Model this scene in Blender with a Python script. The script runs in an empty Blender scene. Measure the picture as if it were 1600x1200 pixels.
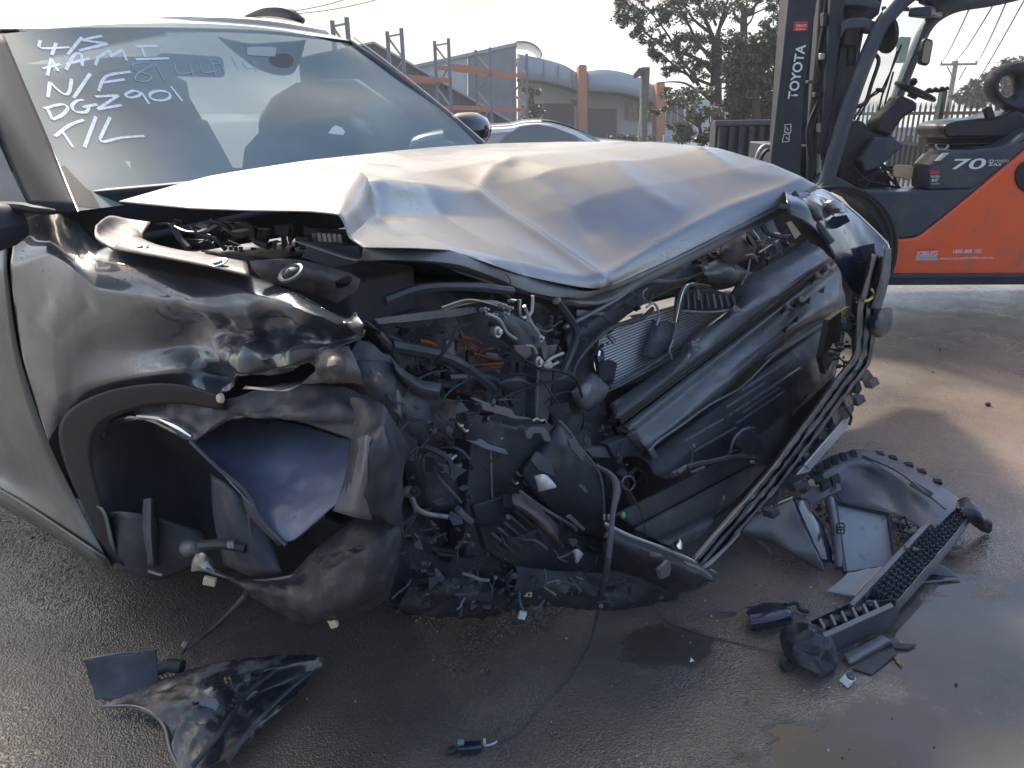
import bpy, bmesh, math, random
from mathutils import Vector, Matrix, noise
from mathutils.bvhtree import BVHTree
random.seed(7)
sc = bpy.context.scene
C = sc.collection
R_ = math.radians
# ------------------------------------------------------------------ camera
F = 1155.6; PITCH = R_(20); ROLL = R_(1.0); CH = 1.3
_c, _s = math.cos(PITCH), math.sin(PITCH)
FW = Vector((0, _c, -_s)); U0 = Vector((0, _s, _c)); R0 = Vector((1, 0, 0))
RT = R0*math.cos(ROLL) - U0*math.sin(ROLL)
UP = U0*math.cos(ROLL) + R0*math.sin(ROLL)
CAM = Vector((0, 0, CH))
cd = bpy.data.cameras.new('camera'); cam = bpy.data.objects.new('camera', cd); C.objects.link(cam)
cd.sensor_width = 36; cd.lens = 36*F/1600; cd.clip_start = 0.05; cd.clip_end = 2000
m = Matrix((RT, UP, -FW)).transposed().to_4x4(); m.translation = CAM
cam.matrix_world = m
sc.camera = cam
# ------------------------------------------------------------------ light
SUN_AZ, SUN_EL = -30.0, 42.0
sc.view_settings.view_transform = 'Standard'; sc.view_settings.look = 'None'
sc.view_settings.exposure = 1.35; sc.view_settings.gamma = 1
sc.view_settings.use_curve_mapping = False
sd = bpy.data.lights.new('sun', 'SUN'); sd.energy = 3.4; sd.angle = R_(7); sd.color = (1, .93, .82)
sun = bpy.data.objects.new('sun', sd); C.objects.link(sun)
sv = Vector((math.sin(R_(SUN_AZ))*math.cos(R_(SUN_EL)), math.cos(R_(SUN_AZ))*math.cos(R_(SUN_EL)), math.sin(R_(SUN_EL))))
sun.rotation_euler = sv.to_track_quat('Z', 'Y').to_euler()
W = bpy.data.worlds.new('World'); sc.world = W; W.use_nodes = True
nt = W.node_tree; nt.nodes.clear()
def wn(t): return nt.nodes.new(t)
out = wn('ShaderNodeOutputWorld'); bg = wn('ShaderNodeBackground'); sky = wn('ShaderNodeTexSky')
sky.sky_type = 'NISHITA'; sky.sun_disc = False; sky.sun_elevation = R_(SUN_EL); sky.sun_rotation = R_(SUN_AZ)
sky.air_density = 1.0; sky.dust_density = 1.2; sky.ozone_density = 1.0
tc = wn('ShaderNodeTexCoord'); mp = wn('ShaderNodeMapping'); mp.inputs['Scale'].default_value = (1, 1, 3.2)
mp.inputs['Rotation'].default_value = (0.15, 0.1, 0)
n1 = wn('ShaderNodeTexNoise'); n1.inputs['Scale'].default_value = 2.1; n1.inputs['Detail'].default_value = 7; n1.inputs['Roughness'].default_value = .55
cr = wn('ShaderNodeValToRGB'); cr.color_ramp.elements[0].position = .40; cr.color_ramp.elements[1].position = .60
# cloud deck is thick around the sun and thins out away from it
dp = wn('ShaderNodeVectorMath'); dp.operation = 'DOT_PRODUCT'; dp.inputs[1].default_value = sv
ad = wn('ShaderNodeMath'); ad.operation = 'MULTIPLY_ADD'; ad.inputs[1].default_value = .70; ad.inputs[2].default_value = -.49
ad2 = wn('ShaderNodeMath'); ad2.operation = 'ADD'
n2 = wn('ShaderNodeTexNoise'); n2.inputs['Scale'].default_value = 3.2; n2.inputs['Detail'].default_value = 6
cc = wn('ShaderNodeValToRGB')
cc.color_ramp.elements[0].color = (1.62, 1.40, 1.22, 1); cc.color_ramp.elements[0].position = .35
cc.color_ramp.elements[1].color = (2.45, 2.06, 1.58, 1); cc.color_ramp.elements[1].position = .62
mx = wn('ShaderNodeMixRGB'); mx.blend_type = 'MIX'
L = nt.links.new
L(tc.outputs['Generated'], mp.inputs['Vector']); L(mp.outputs[0], n1.inputs['Vector']); L(mp.outputs[0], n2.inputs['Vector'])
L(tc.outputs['Generated'], dp.inputs[0]); L(dp.outputs['Value'], ad.inputs[0]); L(n1.outputs['Fac'], ad2.inputs[0]); L(ad.outputs[0], ad2.inputs[1])
L(ad2.outputs[0], cr.inputs[0]); L(n2.outputs['Fac'], cc.inputs[0])
sx = wn('ShaderNodeSeparateXYZ'); L(tc.outputs['Generated'], sx.inputs[0]); ab = wn('ShaderNodeMath'); ab.operation = 'ABSOLUTE'; L(sx.outputs[2], ab.inputs[0])
om = wn('ShaderNodeMath'); om.operation = 'SUBTRACT'; om.inputs[0].default_value = 1; L(ab.outputs[0], om.inputs[1]); op_ = wn('ShaderNodeMath'); op_.operation = 'POWER'; op_.inputs[1].default_value = 4; L(om.outputs[0], op_.inputs[0])
hm = wn('ShaderNodeMath'); hm.operation = 'MULTIPLY_ADD'; hm.inputs[1].default_value = .62; hm.use_clamp = True; L(op_.outputs[0], hm.inputs[0]); L(cr.outputs[0], hm.inputs[2]); L(hm.outputs[0], mx.inputs['Fac']); L(sky.outputs[0], mx.inputs['Color1']); L(cc.outputs[0], mx.inputs['Color2'])
pw = wn('ShaderNodeMath'); pw.operation = 'POWER'; pw.inputs[1].default_value = 12; mxm = wn('ShaderNodeMath'); mxm.operation = 'MAXIMUM'; mxm.inputs[1].default_value = 0
L(dp.outputs['Value'], mxm.inputs[0]); L(mxm.outputs[0], pw.inputs[0]); g1 = wn('ShaderNodeMath'); g1.operation = 'MULTIPLY_ADD'; g1.inputs[1].default_value = 7; g1.inputs[2].default_value = 1; L(pw.outputs[0], g1.inputs[0])
gm = wn('ShaderNodeVectorMath'); gm.operation = 'SCALE'; L(cc.outputs[0], gm.inputs[0]); L(g1.outputs[0], gm.inputs['Scale']); L(gm.outputs[0], mx.inputs['Color2'])
L(mx.outputs[0], bg.inputs['Color']); bg.inputs['Strength'].default_value = 0.15
L(bg.outputs[0], out.inputs[0])

# ------------------------------------------------------------------ projection helpers: a pixel of the 1600x1200 photo onto a real plane
def ray(u, v): return FW + RT*((u-800)/F) + UP*((600-v)/F)
def Yp(u, v, y): d = ray(u, v); return CAM + d*(y/d.y)
def Zp(u, v, z=0.0): d = ray(u, v); return CAM + d*((z-CH)/d.z)
AZ = R_(35)
LX = Vector((math.sin(AZ), math.cos(AZ), 0)); FX = Vector((math.cos(AZ), -math.sin(AZ), 0)); ZX = Vector((0, 0, 1))
OC = Zp(160, 870, .25); OC.z = 0
def K(f, l, z): return OC + FX*f + LX*l + ZX*z                # car frame -> world
def S(u, v, l):                                                  # plane parallel to the car's side
    d = ray(u, v); return CAM + d*((l-(CAM-OC).dot(LX))/d.dot(LX))
def N(u, v, f):
    d = ray(u, v); return CAM + d*((f-(CAM-OC).dot(FX))/d.dot(FX))
def V(u, v, a, b):                                               # vertical plane through two plan points (f,l)
    A = K(a[0], a[1], 0); B = K(b[0], b[1], 0); n = (B-A).cross(ZX)
    d = ray(u, v); return CAM + d*((A-CAM).dot(n)/d.dot(n))
def P3(u, v, a, b, c):                                           # any plane through three world points
    n = (b-a).cross(c-a); d = ray(u, v); return CAM + d*((a-CAM).dot(n)/d.dot(n))

# ------------------------------------------------------------------ mesh builder
def cr1(p0, p1, p2, p3, t):
    t2 = t*t; t3 = t2*t
    return (p1*2 + (p2-p0)*t + (p0*2-p1*5+p2*4-p3)*t2 + (p1*3-p0-p2*3+p3)*t3)*.5
TENS = [0.0]
def crv(pts, n):
    o = []; T = TENS[0]
    q = [pts[0]*2-pts[1]] + list(pts) + [pts[-1]*2-pts[-2]]
    for i in range(len(pts)-1):
        for k in range(n):
            p = cr1(q[i], q[i+1], q[i+2], q[i+3], k/n)
            o.append(p.lerp(q[i+1].lerp(q[i+2], k/n), T) if T else p)
    o.append(pts[-1].copy()); return o
class MB:
    def __init__(s): s.v = []; s.f = []
    def add(s, vs, fs):
        b = len(s.v); s.v += [Vector(x) for x in vs]; s.f += [tuple(i+b for i in f) for f in fs]; return s
    def box(s, c, size, rot=None, top=None):
        hx, hy, hz = size[0]/2, size[1]/2, size[2]/2; t = top or 1
        vs = [Vector((x*hx*(t if z > 0 else 1), y*hy*(t if z > 0 else 1), z*hz)) for z in (-1, 1) for y in (-1, 1) for x in (-1, 1)]
        if rot is not None: vs = [rot @ a for a in vs]
        return s.add([a+Vector(c) for a in vs], [(0, 2, 3, 1), (4, 5, 7, 6), (0, 1, 5, 4), (2, 6, 7, 3), (0, 4, 6, 2), (1, 3, 7, 5)])
    def prism(s, pts, off):
        n = len(pts); off = Vector(off)
        return s.add(list(pts)+[p+off for p in pts], [tuple(range(n)), tuple(range(2*n-1, n-1, -1))]+[(i, i+n, (i+1) % n+n, (i+1) % n) for i in range(n)])
    def tube(s, pts, r, n=8, sm=0, caps=True):
        if sm: 
            rr = r if isinstance(r, (list, tuple)) else [r]*len(pts)
            rv = crv([Vector((a, 0, 0)) for a in rr], sm); pts = crv(pts, sm); r = [a.x for a in rv]
        if not isinstance(r, (list, tuple)): r = [r]*len(pts)
        k = len(pts); vs = []; up = None
        for i in range(k):
            t = (pts[min(i+1, k-1)]-pts[max(i-1, 0)])
            if t.length < 1e-9: t = Vector((0, 0, 1))
            t.normalize()
            if up is None: up = Vector((0, 0, 1)) if abs(t.z) < .9 else Vector((1, 0, 0))
            a = t.cross(up).normalized(); up = a.cross(t).normalized()
            for j in range(n):
                an = 2*math.pi*j/n; vs.append(pts[i]+(a*math.cos(an)+up*math.sin(an))*r[i])
        fs = [(i*n+j, i*n+(j+1) % n, (i+1)*n+(j+1) % n, (i+1)*n+j) for i in range(k-1) for j in range(n)]
        if caps: fs += [tuple(range(n-1, -1, -1)), tuple(range((k-1)*n, k*n))]
        return s.add(vs, fs)
    def bar(s, a, b, w, h, up=None):                            # rectangular bar
        t = (b-a).normalized(); up = up or (Vector((0, 0, 1)) if abs(t.z) < .95 else Vector((0, 1, 0)))
        x = t.cross(up).normalized()*w/2; y = x.cross(t).normalized()*h/2
        return s.add([a-x-y, a+x-y, a+x+y, a-x+y, b-x-y, b+x-y, b+x+y, b-x+y], [(3, 2, 1, 0), (4, 5, 6, 7), (0, 1, 5, 4), (1, 2, 6, 5), (2, 3, 7, 6), (3, 0, 4, 7)])
    def lathe(s, a, d, prof, n=20, caps=True):                              # prof: (along, radius)
        d = d.normalized(); return s.tube([a+d*t for t, r in prof], [max(r, 1e-4) for t, r in prof], n, caps=caps)
    def grid(s, rows):
        h, w = len(rows), len(rows[0])
        return s.add([p for r in rows for p in r], [(i*w+j, i*w+j+1, (i+1)*w+j+1, (i+1)*w+j) for i in range(h-1) for j in range(w-1)])
    def patch(s, rows, nu=6, nv=6, amp=0, freq=6, sharp=0, hold=True, rag=0):
        rs = [crv(r, nu) for r in rows]
        cols = [crv([r[j] for r in rs], nv) for j in range(len(rs[0]))]
        g = [[cols[j][i].copy() for j in range(len(cols))] for i in range(len(cols[0]))]
        if amp:
            H, Wd = len(g), len(g[0]); g2 = []
            for i in range(H):
                q = []
                for j in range(Wd):
                    a = g[min(i+1, H-1)][j]-g[max(i-1, 0)][j]; b = g[i][min(j+1, Wd-1)]-g[i][max(j-1, 0)]
                    nn = a.cross(b); nn = nn.normalized() if nn.length > 1e-12 else Vector((0, 0, 1))
                    p = g[i][j]
                    if sharp == 2:
                        vd = noise.voronoi(p*freq)[0]; dd = 1.2-2.2*min(vd[1]-vd[0], .6)+.4*noise.noise(p*freq*.5)
                    elif sharp:
                        dd = 0; am = 1; fr = freq
                        for o in range(3): dd += (1-2*abs(noise.noise(p*fr+Vector((3*o, 5, 1)))))*am; am *= .5; fr *= 2.1
                        dd -= .8
                    else: dd = noise.fractal(p*freq, 1.0, 2.0, 3)
                    e = 1
                    if hold: e = min(1, 4*min(i, H-1-i)/H+.15, 4*min(j, Wd-1-j)/Wd+.15)
                    q.append(p+nn*dd*amp*e)
                g2.append(q)
            g = g2
        if rag:                                                  # torn, uneven border
            H, Wd = len(g), len(g[0])
            def pull(i, j, i2, j2):
                p = g[i][j]; k_ = abs(noise.noise(p*55))*1.2+max(0, noise.noise(p*23+Vector((9, 0, 0))))*2.2
                d = g[i2][j2]-p
                if d.length > 1e-6: g[i][j] = p+d.normalized()*min(d.length*.85, k_*rag)
            for i in range(1, H-1): pull(i, 0, i, 1); pull(i, Wd-1, i, Wd-2)
            for j in range(1, Wd-1): pull(0, j, 1, j); pull(H-1, j, H-2, j)
        return s.grid(g)
    def build(s, name, mat, parent=None, smooth=True, solid=0, bevel=0, ang=38, label=None, sub=0, kind=None, off=0):
        me = bpy.data.meshes.new(name); base = ORG.get(parent.name, Vector()) if parent else Vector()
        me.from_pydata([tuple(p-base) for p in s.v], [], s.f); me.update()
        if smooth:
            me.polygons.foreach_set('use_smooth', [True]*len(me.polygons)); me.set_sharp_from_angle(angle=R_(ang))
        me.materials.append(mat)
        o = bpy.data.objects.new(name, me); C.objects.link(o)
        if parent: o.parent = parent; ORG[o.name] = base
        else: ORG[o.name] = Vector()
        if sub: mo = o.modifiers.new('s', 'SUBSURF'); mo.levels = sub; mo.render_levels = sub
        if solid: mo = o.modifiers.new('t', 'SOLIDIFY'); mo.thickness = solid; mo.offset = off
        if bevel: mo = o.modifiers.new('b', 'BEVEL'); mo.width = bevel; mo.segments = 2; mo.limit_method = 'ANGLE'; mo.angle_limit = R_(40)
        if label: o['label'] = label
        if kind: o['kind'] = kind
        return o
ORG = {}
def thing(name, label, cat, loc, group=None):
    o = bpy.data.objects.new(name, None); C.objects.link(o); o.location = loc; o.empty_display_size = .1
    ORG[o.name] = Vector(loc); o['label'] = label; o['category'] = cat
    if group: o['group'] = group
    return o
def tag(o, label, cat, group=None):
    o['label'] = label; o['category'] = cat
    if group: o['group'] = group
    return o
def struct(o): o['kind'] = 'structure'; return o
def inst(src, loc_off, parent):                                  # copy of a part, mesh shared, shifted
    c = src.copy(); C.objects.link(c); c.parent = parent; c.location = src.location+Vector(loc_off); return c
def copy_thing(root, loc, label, rotz=None):
    r = root.copy(); C.objects.link(r); r.location = loc; r['label'] = label
    if rotz is not None: r.rotation_euler = (0, 0, rotz)
    for ch in list(root.children):
        c = ch.copy(); C.objects.link(c); c.parent = r
        for g in ch.children:
            d = g.copy(); C.objects.link(d); d.parent = c
    return r
FONT = []
def text(s, p, h, mat, parent, right=Vector((1, 0, 0)), up=Vector((0, 0, 1)), name='lettering', width=None, bold=0.0, shear=0, thick=.0008):
    cu = bpy.data.curves.new(name, 'FONT'); cu.body = s; cu.size = 1; cu.offset = bold; cu.extrude = 0; cu.shear = shear
    o = bpy.data.objects.new(name, cu); C.objects.link(o); cu.materials.append(mat)
    bpy.context.view_layer.update()
    dg = bpy.context.evaluated_depsgraph_get(); me = bpy.data.meshes.new_from_object(o.evaluated_get(dg))
    bpy.data.objects.remove(o)
    xs = [a.co.x for a in me.vertices]; ys = [a.co.y for a in me.vertices]
    x0, y0 = min(xs), min(ys); k = h/(max(ys)-y0); kx = width/(max(xs)-x0) if width else k
    base = ORG[parent.name]; up = up.normalized(); right = right.normalized()
    for a in me.vertices: a.co = p+right*((a.co.x-x0)*kx)+up*((a.co.y-y0)*k)-base
    o = bpy.data.objects.new(name, me); C.objects.link(o); o.parent = parent; ORG[o.name] = base
    if not me.materials: me.materials.append(mat)
    return o

# ------------------------------------------------------------------ materials
def mat(name, col, rough=.5, metal=0, var=None, bump=None, spec=.5, coat=0, wet=0, alpha=1, trans=0, rvar=None, ior=1.45, emit=None):
    M = bpy.data.materials.new(name); M.use_nodes = True; t = M.node_tree; b = t.nodes['Principled BSDF']
    b.inputs['Base Color'].default_value = (*col, 1); b.inputs['Roughness'].default_value = rough; b.inputs['Metallic'].default_value = metal
    b.inputs['Specular IOR Level'].default_value = spec; b.inputs['Coat Weight'].default_value = coat; b.inputs['Coat Roughness'].default_value = .05
    b.inputs['IOR'].default_value = ior; b.inputs['Transmission Weight'].default_value = trans; b.inputs['Alpha'].default_value = alpha
    g = t.nodes.new('ShaderNodeNewGeometry'); nn = None
    def noi(sc_, det=5, ro=.6, vec=None):
        n = t.nodes.new('ShaderNodeTexNoise'); n.inputs['Scale'].default_value = sc_; n.inputs['Detail'].default_value = det; n.inputs['Roughness'].default_value = ro
        t.links.new(vec or g.outputs['Position'], n.inputs['Vector']); return n.outputs['Fac']
    def ramp(src, a, b_, c0, c1):
        r = t.nodes.new('ShaderNodeValToRGB'); r.color_ramp.elements[0].position = a; r.color_ramp.elements[1].position = b_
        r.color_ramp.elements[0].color = (*c0, 1) if len(c0) == 3 else c0; r.color_ramp.elements[1].color = (*c1, 1) if len(c1) == 3 else c1
        t.links.new(src, r.inputs[0]); return r.outputs[0]
    if var:      # (scale, second colour, lo, hi)
        t.links.new(ramp(noi(var[0]), var[2], var[3], col, var[1]), b.inputs['Base Color'])
    if rvar:     # (scale, rough a, rough b)
        t.links.new(ramp(noi(rvar[0]), .38, .62, (rvar[1],)*3, (rvar[2],)*3), b.inputs['Roughness'])
    last = None
    def bmp(h, st, dist):
        nonlocal last
        x = t.nodes.new('ShaderNodeBump'); x.inputs['Strength'].default_value = st; x.inputs['Distance'].default_value = dist
        t.links.new(h, x.inputs['Height'])
        if last: t.links.new(last, x.inputs['Normal'])
        last = x.outputs[0]
    if bump:     # (scale, strength, dist)
        bmp(noi(bump[0], 6), bump[1], bump[2])
    if wet:      # beads of water: sparse voronoi domes
        vo = t.nodes.new('ShaderNodeTexVoronoi'); vo.inputs['Scale'].default_value = wet; vo.inputs['Randomness'].default_value = 1
        t.links.new(g.outputs['Position'], vo.inputs['Vector'])
        vp = t.nodes.new('ShaderNodeTexVoronoi'); vp.inputs['Scale'].default_value = wet*1.9
        t.links.new(g.outputs['Position'], vp.inputs['Vector'])
        dm = ramp(vo.outputs['Distance'], .10, .22, (1, 1, 1), (0, 0, 0)); dm2 = ramp(vp.outputs['Distance'], .12, .26, (.6, .6, .6), (0, 0, 0))
        mk = ramp(noi(3.5, 3), .5, .6, (0, 0, 0), (1, 1, 1))
        a1 = t.nodes.new('ShaderNodeMixRGB'); a1.blend_type = 'LIGHTEN'; a1.inputs[0].default_value = 1; t.links.new(dm, a1.inputs[1]); t.links.new(dm2, a1.inputs[2])
        a2 = t.nodes.new('ShaderNodeMixRGB'); a2.blend_type = 'MULTIPLY'; a2.inputs[0].default_value = 1; t.links.new(a1.outputs[0], a2.inputs[1]); t.links.new(mk, a2.inputs[2])
        bmp(a2.outputs[0], .55, .0015)
    if last: t.links.new(last, b.inputs['Normal'])
    if coat and last: t.links.new(last, b.inputs['Coat Normal'])
    if emit: b.inputs['Emission Color'].default_value = (*emit[0], 1); b.inputs['Emission Strength'].default_value = emit[1]
    return M

# ground: wet coarse asphalt with puddles
def ground_mat():
    M = bpy.data.materials.new('wet_asphalt'); M.use_nodes = True; t = M.node_tree; b = t.nodes['Principled BSDF']; N_ = t.nodes.new; K_ = t.links.new
    g = N_('ShaderNodeNewGeometry')
    def noi(sc_, det=5, ro=.6):
        n = N_('ShaderNodeTexNoise'); n.inputs['Scale'].default_value = sc_; n.inputs['Detail'].default_value = det; n.inputs['Roughness'].default_value = ro
        K_(g.outputs['Position'], n.inputs['Vector']); return n.outputs['Fac']
    def rmp(src, *st):
        r = N_('ShaderNodeValToRGB'); e = r.color_ramp.elements
        while len(e) < len(st): e.new(.5)
        for i, (p, c) in enumerate(st): e[i].position = p; e[i].color = (*c, 1)
        K_(src, r.inputs[0]); return r.outputs[0]
    def mth(op, a, b_):
        x = N_('ShaderNodeMath'); x.operation = op
        for i, q in enumerate((a, b_)):
            if isinstance(q, (int, float)): x.inputs[i].default_value = q
            else: K_(q, x.inputs[i])
        return x.outputs[0]
    def mix(f, a, b_, bl='MIX'):
        x = N_('ShaderNodeMixRGB'); x.blend_type = bl
        for i, q in enumerate((f, a, b_)):
            if isinstance(q, (int, float)): x.inputs[i].default_value = q
            elif isinstance(q, tuple): x.inputs[i].default_value = (*q, 1)
            else: K_(q, x.inputs[i])
        return x.outputs[0]
    # distance to the puddle centres
    sep = N_('ShaderNodeSeparateXYZ'); K_(g.outputs['Position'], sep.inputs[0])
    def blob(cx, cy, rx, ry):
        dx = mth('DIVIDE', mth('SUBTRACT', sep.outputs[0], cx), rx); dy = mth('DIVIDE', mth('SUBTRACT', sep.outputs[1], cy), ry)
        return mth('SQRT', mth('ADD', mth('MULTIPLY', dx, dx), mth('MULTIPLY', dy, dy)), 0)
    pd = mth('MINIMUM', blob(*PUD[0]), blob(*PUD[1])); pd = mth('MINIMUM', pd, blob(*PUD[2]))
    big = noi(1.7, 6, .6); edge = mth('ADD', pd, mth('MULTIPLY', mth('SUBTRACT', noi(5.5, 8, .68), .5), 1.9))
    pud = rmp(edge, (.80, (1, 1, 1)), (1.10, (0, 0, 0)))
    vo = N_('ShaderNodeTexVoronoi'); vo.inputs['Scale'].default_value = 190; K_(g.outputs['Position'], vo.inputs['Vector'])
    vo2 = N_('ShaderNodeTexVoronoi'); vo2.inputs['Scale'].default_value = 95; K_(g.outputs['Position'], vo2.inputs['Vector'])
    stones = rmp(vo.outputs['Distance'], (.0, (1, 1, 1)), (.6, (0, 0, 0))); stones2 = rmp(vo2.outputs['Distance'], (.0, (1, 1, 1)), (.6, (0, 0, 0)))
    hgt = mix(.28, stones, stones2); hgt = mix(.22, hgt, noi(60, 4, .7))
    hgt = mix(pud, hgt, (.5, .5, .5))
    tone = rmp(big, (.3, (.075, .066, .057)), (.5, (.135, .114, .093)), (.72, (.20, .166, .132)))
    speck = mix(rmp(vo.outputs['Color'], (.80, (0, 0, 0)), (.86, (1, 1, 1))), tone, (.16, .15, .14)); speck = mix(.55, tone, speck)
    red = mth('MULTIPLY', rmp(blob(*RED), (.2, (1, 1, 1)), (1.1, (0, 0, 0))), rmp(noi(2.3, 6), (.35, (0, 0, 0)), (.7, (.55, .55, .55))))
    col = mix(red, speck, (.24, .10, .06))
    col = mix(pud, col, mix(.5, col, (.03, .026, .022)))
    K_(col, b.inputs['Base Color'])
    wetm = rmp(noi(2.3, 6, .62), (.38, (.42,)*3), (.62, (.22,)*3))
    K_(mix(pud, wetm, (.035, .035, .035)), b.inputs['Roughness'])
    bm = N_('ShaderNodeBump'); bm.inputs['Strength'].default_value = .9; bm.inputs['Distance'].default_value = .0028; K_(hgt, bm.inputs['Height'])
    b2 = N_('ShaderNodeBump'); b2.inputs['Strength'].default_value = .35; b2.inputs['Distance'].default_value = .03; K_(mix(pud, noi(4.5, 4), mix(.02, (.5, .5, .5), noi(14, 3))), b2.inputs['Height']); K_(bm.outputs[0], b2.inputs['Normal'])
    K_(b2.outputs[0], b.inputs['Normal'])
    b.inputs['Specular IOR Level'].default_value = .5; b.inputs['IOR'].default_value = 1.5
    K_(mix(pud, rmp(noi(3.1, 5, .6), (.38, (1,)*3), (.66, (.35,)*3)), (0, 0, 0)), b.inputs['Coat Weight']); b.inputs['Coat Roughness'].default_value = .09; K_(bm.outputs[0], b.inputs['Coat Normal'])
    return M
p_ = Zp(1560, 1080); q_ = Zp(1500, 1190); r_ = Zp(1040, 1010)
PUD = [(p_.x+.12, p_.y+.12, .42, .42), (q_.x, q_.y-.05, .5, .28), (r_.x, r_.y, .13, .09)]
w_ = Zp(1720, 690); RED = (w_.x, w_.y, .95, .75)
M_ground = ground_mat()

M_dgrey = mat('forklift_grey', (.040, .050, .070), .42, 0, var=(5, (.085, .085, .085), .50, .72), bump=(180, .12, .001), rvar=(6, .34, .55))
M_mast = mat('mast_steel', (.024, .028, .038), .5, .2, var=(9, (.06, .055, .055), .5, .85), bump=(120, .12, .001), rvar=(8, .4, .65))
M_orange = mat('orange_panel', (.80, .11, .03), .34, 0, var=(6, (.50, .12, .06), .52, .78), bump=(45, .04, .002), coat=.3, rvar=(5, .28, .45))
M_black = mat('black_rubber', (.015, .015, .016), .6, 0, bump=(90, .3, .001))
M_vinyl = mat('black_vinyl', (.022, .023, .028), .42, 0, bump=(300, .25, .0006), rvar=(8, .35, .6))
M_white = mat('white_print', (.72, .72, .70), .5)
M_redp = mat('red_print', (.55, .03, .03), .5)
M_tan = mat('tan_lens', (.50, .34, .18), .5, 0, var=(60, (.35, .22, .1), .55, .75))
M_glassg = mat('green_glass', (.72, .86, .78), .03, 0, trans=0, alpha=.22)
M_galv = mat('galvanised_steel', (.36, .38, .39), .45, .6, var=(14, (.25, .26, .27), .4, .7))
M_rack = mat('rack_grey_steel', (.16, .18, .21), .5, .2)
M_beam = mat('orange_beam', (.38, .13, .07), .6, 0, var=(6, (.30, .13, .08), .4, .8))
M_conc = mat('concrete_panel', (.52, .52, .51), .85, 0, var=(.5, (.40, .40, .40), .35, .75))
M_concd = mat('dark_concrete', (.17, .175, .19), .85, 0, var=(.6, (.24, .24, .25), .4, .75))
M_fascia = mat('fascia_metal', (.26, .30, .34), .5, .1)
M_darkm = mat('dark_corrugated', (.07, .075, .085), .6, .1)
M_pil = mat('orange_render', (.40, .17, .09), .8, 0, var=(2, (.34, .16, .10), .4, .8))
M_door = mat('roller_door', (.13, .135, .15), .5, .2)
M_win = mat('window_glass', (.04, .05, .06), .08, 0, spec=.8)
M_wood = mat('weathered_timber', (.22, .18, .14), .85, 0, var=(8, (.13, .11, .09), .4, .7), bump=(30, .5, .01))
M_bark = mat('bark', (.055, .048, .042), .9, 0, bump=(20, .6, .02))
M_leaf = mat('leaf_green', (.045, .065, .025), .5, 0, var=(2.2, (.085, .10, .04), .4, .7))
M_leafd = mat('leaf_dark', (.040, .058, .024), .5, 0, var=(2.2, (.09, .11, .05), .45, .7))
M_leafg = mat('leaf_greygreen', (.10, .11, .07), .5, 0, var=(2.2, (.15, .14, .09), .4, .7))
M_fence = mat('fence_black', (.02, .022, .024), .4, .3)
M_vanw = mat('van_white', (.62, .63, .62), .3, 0, coat=.5)
M_beige = mat('beige_panel', (.42, .38, .31), .6)
M_wire = mat('wire_black', (.02, .02, .02), .6)
# ================================================================== GROUND
mb = MB(); nx, ny = 60, 60
mb.grid([[Vector((-600+1200*i/nx, -60+700*j/ny, 0)) for i in range(nx+1)] for j in range(ny+1)])
struct(mb.build('ground', M_ground))
# distant low hill line
mb = MB(); rows = []
for k, (dd, hh) in enumerate(((560, -.5), (570, 1), (590, 0))):
    rows.append([Vector((x, dd, 0 if hh < 0 else hh*(5+3*noise.noise(Vector((x*.01, 1, 0)))) if hh else 0)) for x in range(-500, 600, 20)])
mb.grid(rows); struct(mb.build('hills', M_leafd))

# ================================================================== BACKGROUND BUILDINGS
def ppl(pts, y): return [Yp(u, v, y) for u, v in pts]
# dark corrugated shed
sh = thing('gable_shed', 'dark corrugated gable shed behind the pallet racking', 'shed', Yp(650, 200, 33).xy.to_3d())
Y0 = 33; x0 = Yp(470, 130, Y0).x; xa = Yp(585, 68, Y0).x; x1 = Yp(800, 192, Y0).x; za = Yp(585, 68, Y0).z
z0 = za-(xa-x0)*.18; z1 = Yp(800, 192, Y0).z
def ztop(x): return za-(xa-x)*.18 if x < xa else za+(z1-za)*(x-xa)/(x1-xa)
k = 0; x = x0; proto = None
while x < x1-.15:                        # wall sheets, each with its ribs
    w = min(.62, x1-x); b = MB(); n = 12
    rows = [[], []]
    for j in range(n+1):
        xx = x+w*j/n; dy = -.025 if (j % 4) in (1, 2) else 0
        rows[0].append(Vector((xx, Y0+dy, 0))); rows[1].append(Vector((xx, Y0+dy, max(.05, ztop(xx)))))
    b.grid(rows).build('wall_sheet', M_darkm, sh, solid=.003); x += w+.004; k += 1
b = MB(); b.prism([Vector((x0, Y0+.05, 0)), Vector((x1, Y0+.05, 0)), Vector((x1, Y0+.05, z1)), Vector((xa, Y0+.05, za-.02)), Vector((x0, Y0+.05, z0))], (0, 14, 0)); b.build('body', M_darkm, sh, smooth=False)
b = MB(); b.bar(Vector((xa, Y0-.05, za+.03)), Vector((x1, Y0-.05, z1+.03)), .25, .08).bar(Vector((xa, Y0-.05, za+.03)), Vector((x0, Y0-.05, z0+.03)), .25, .08)
b.build('roof_trim', M_fascia, sh, smooth=False)

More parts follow.
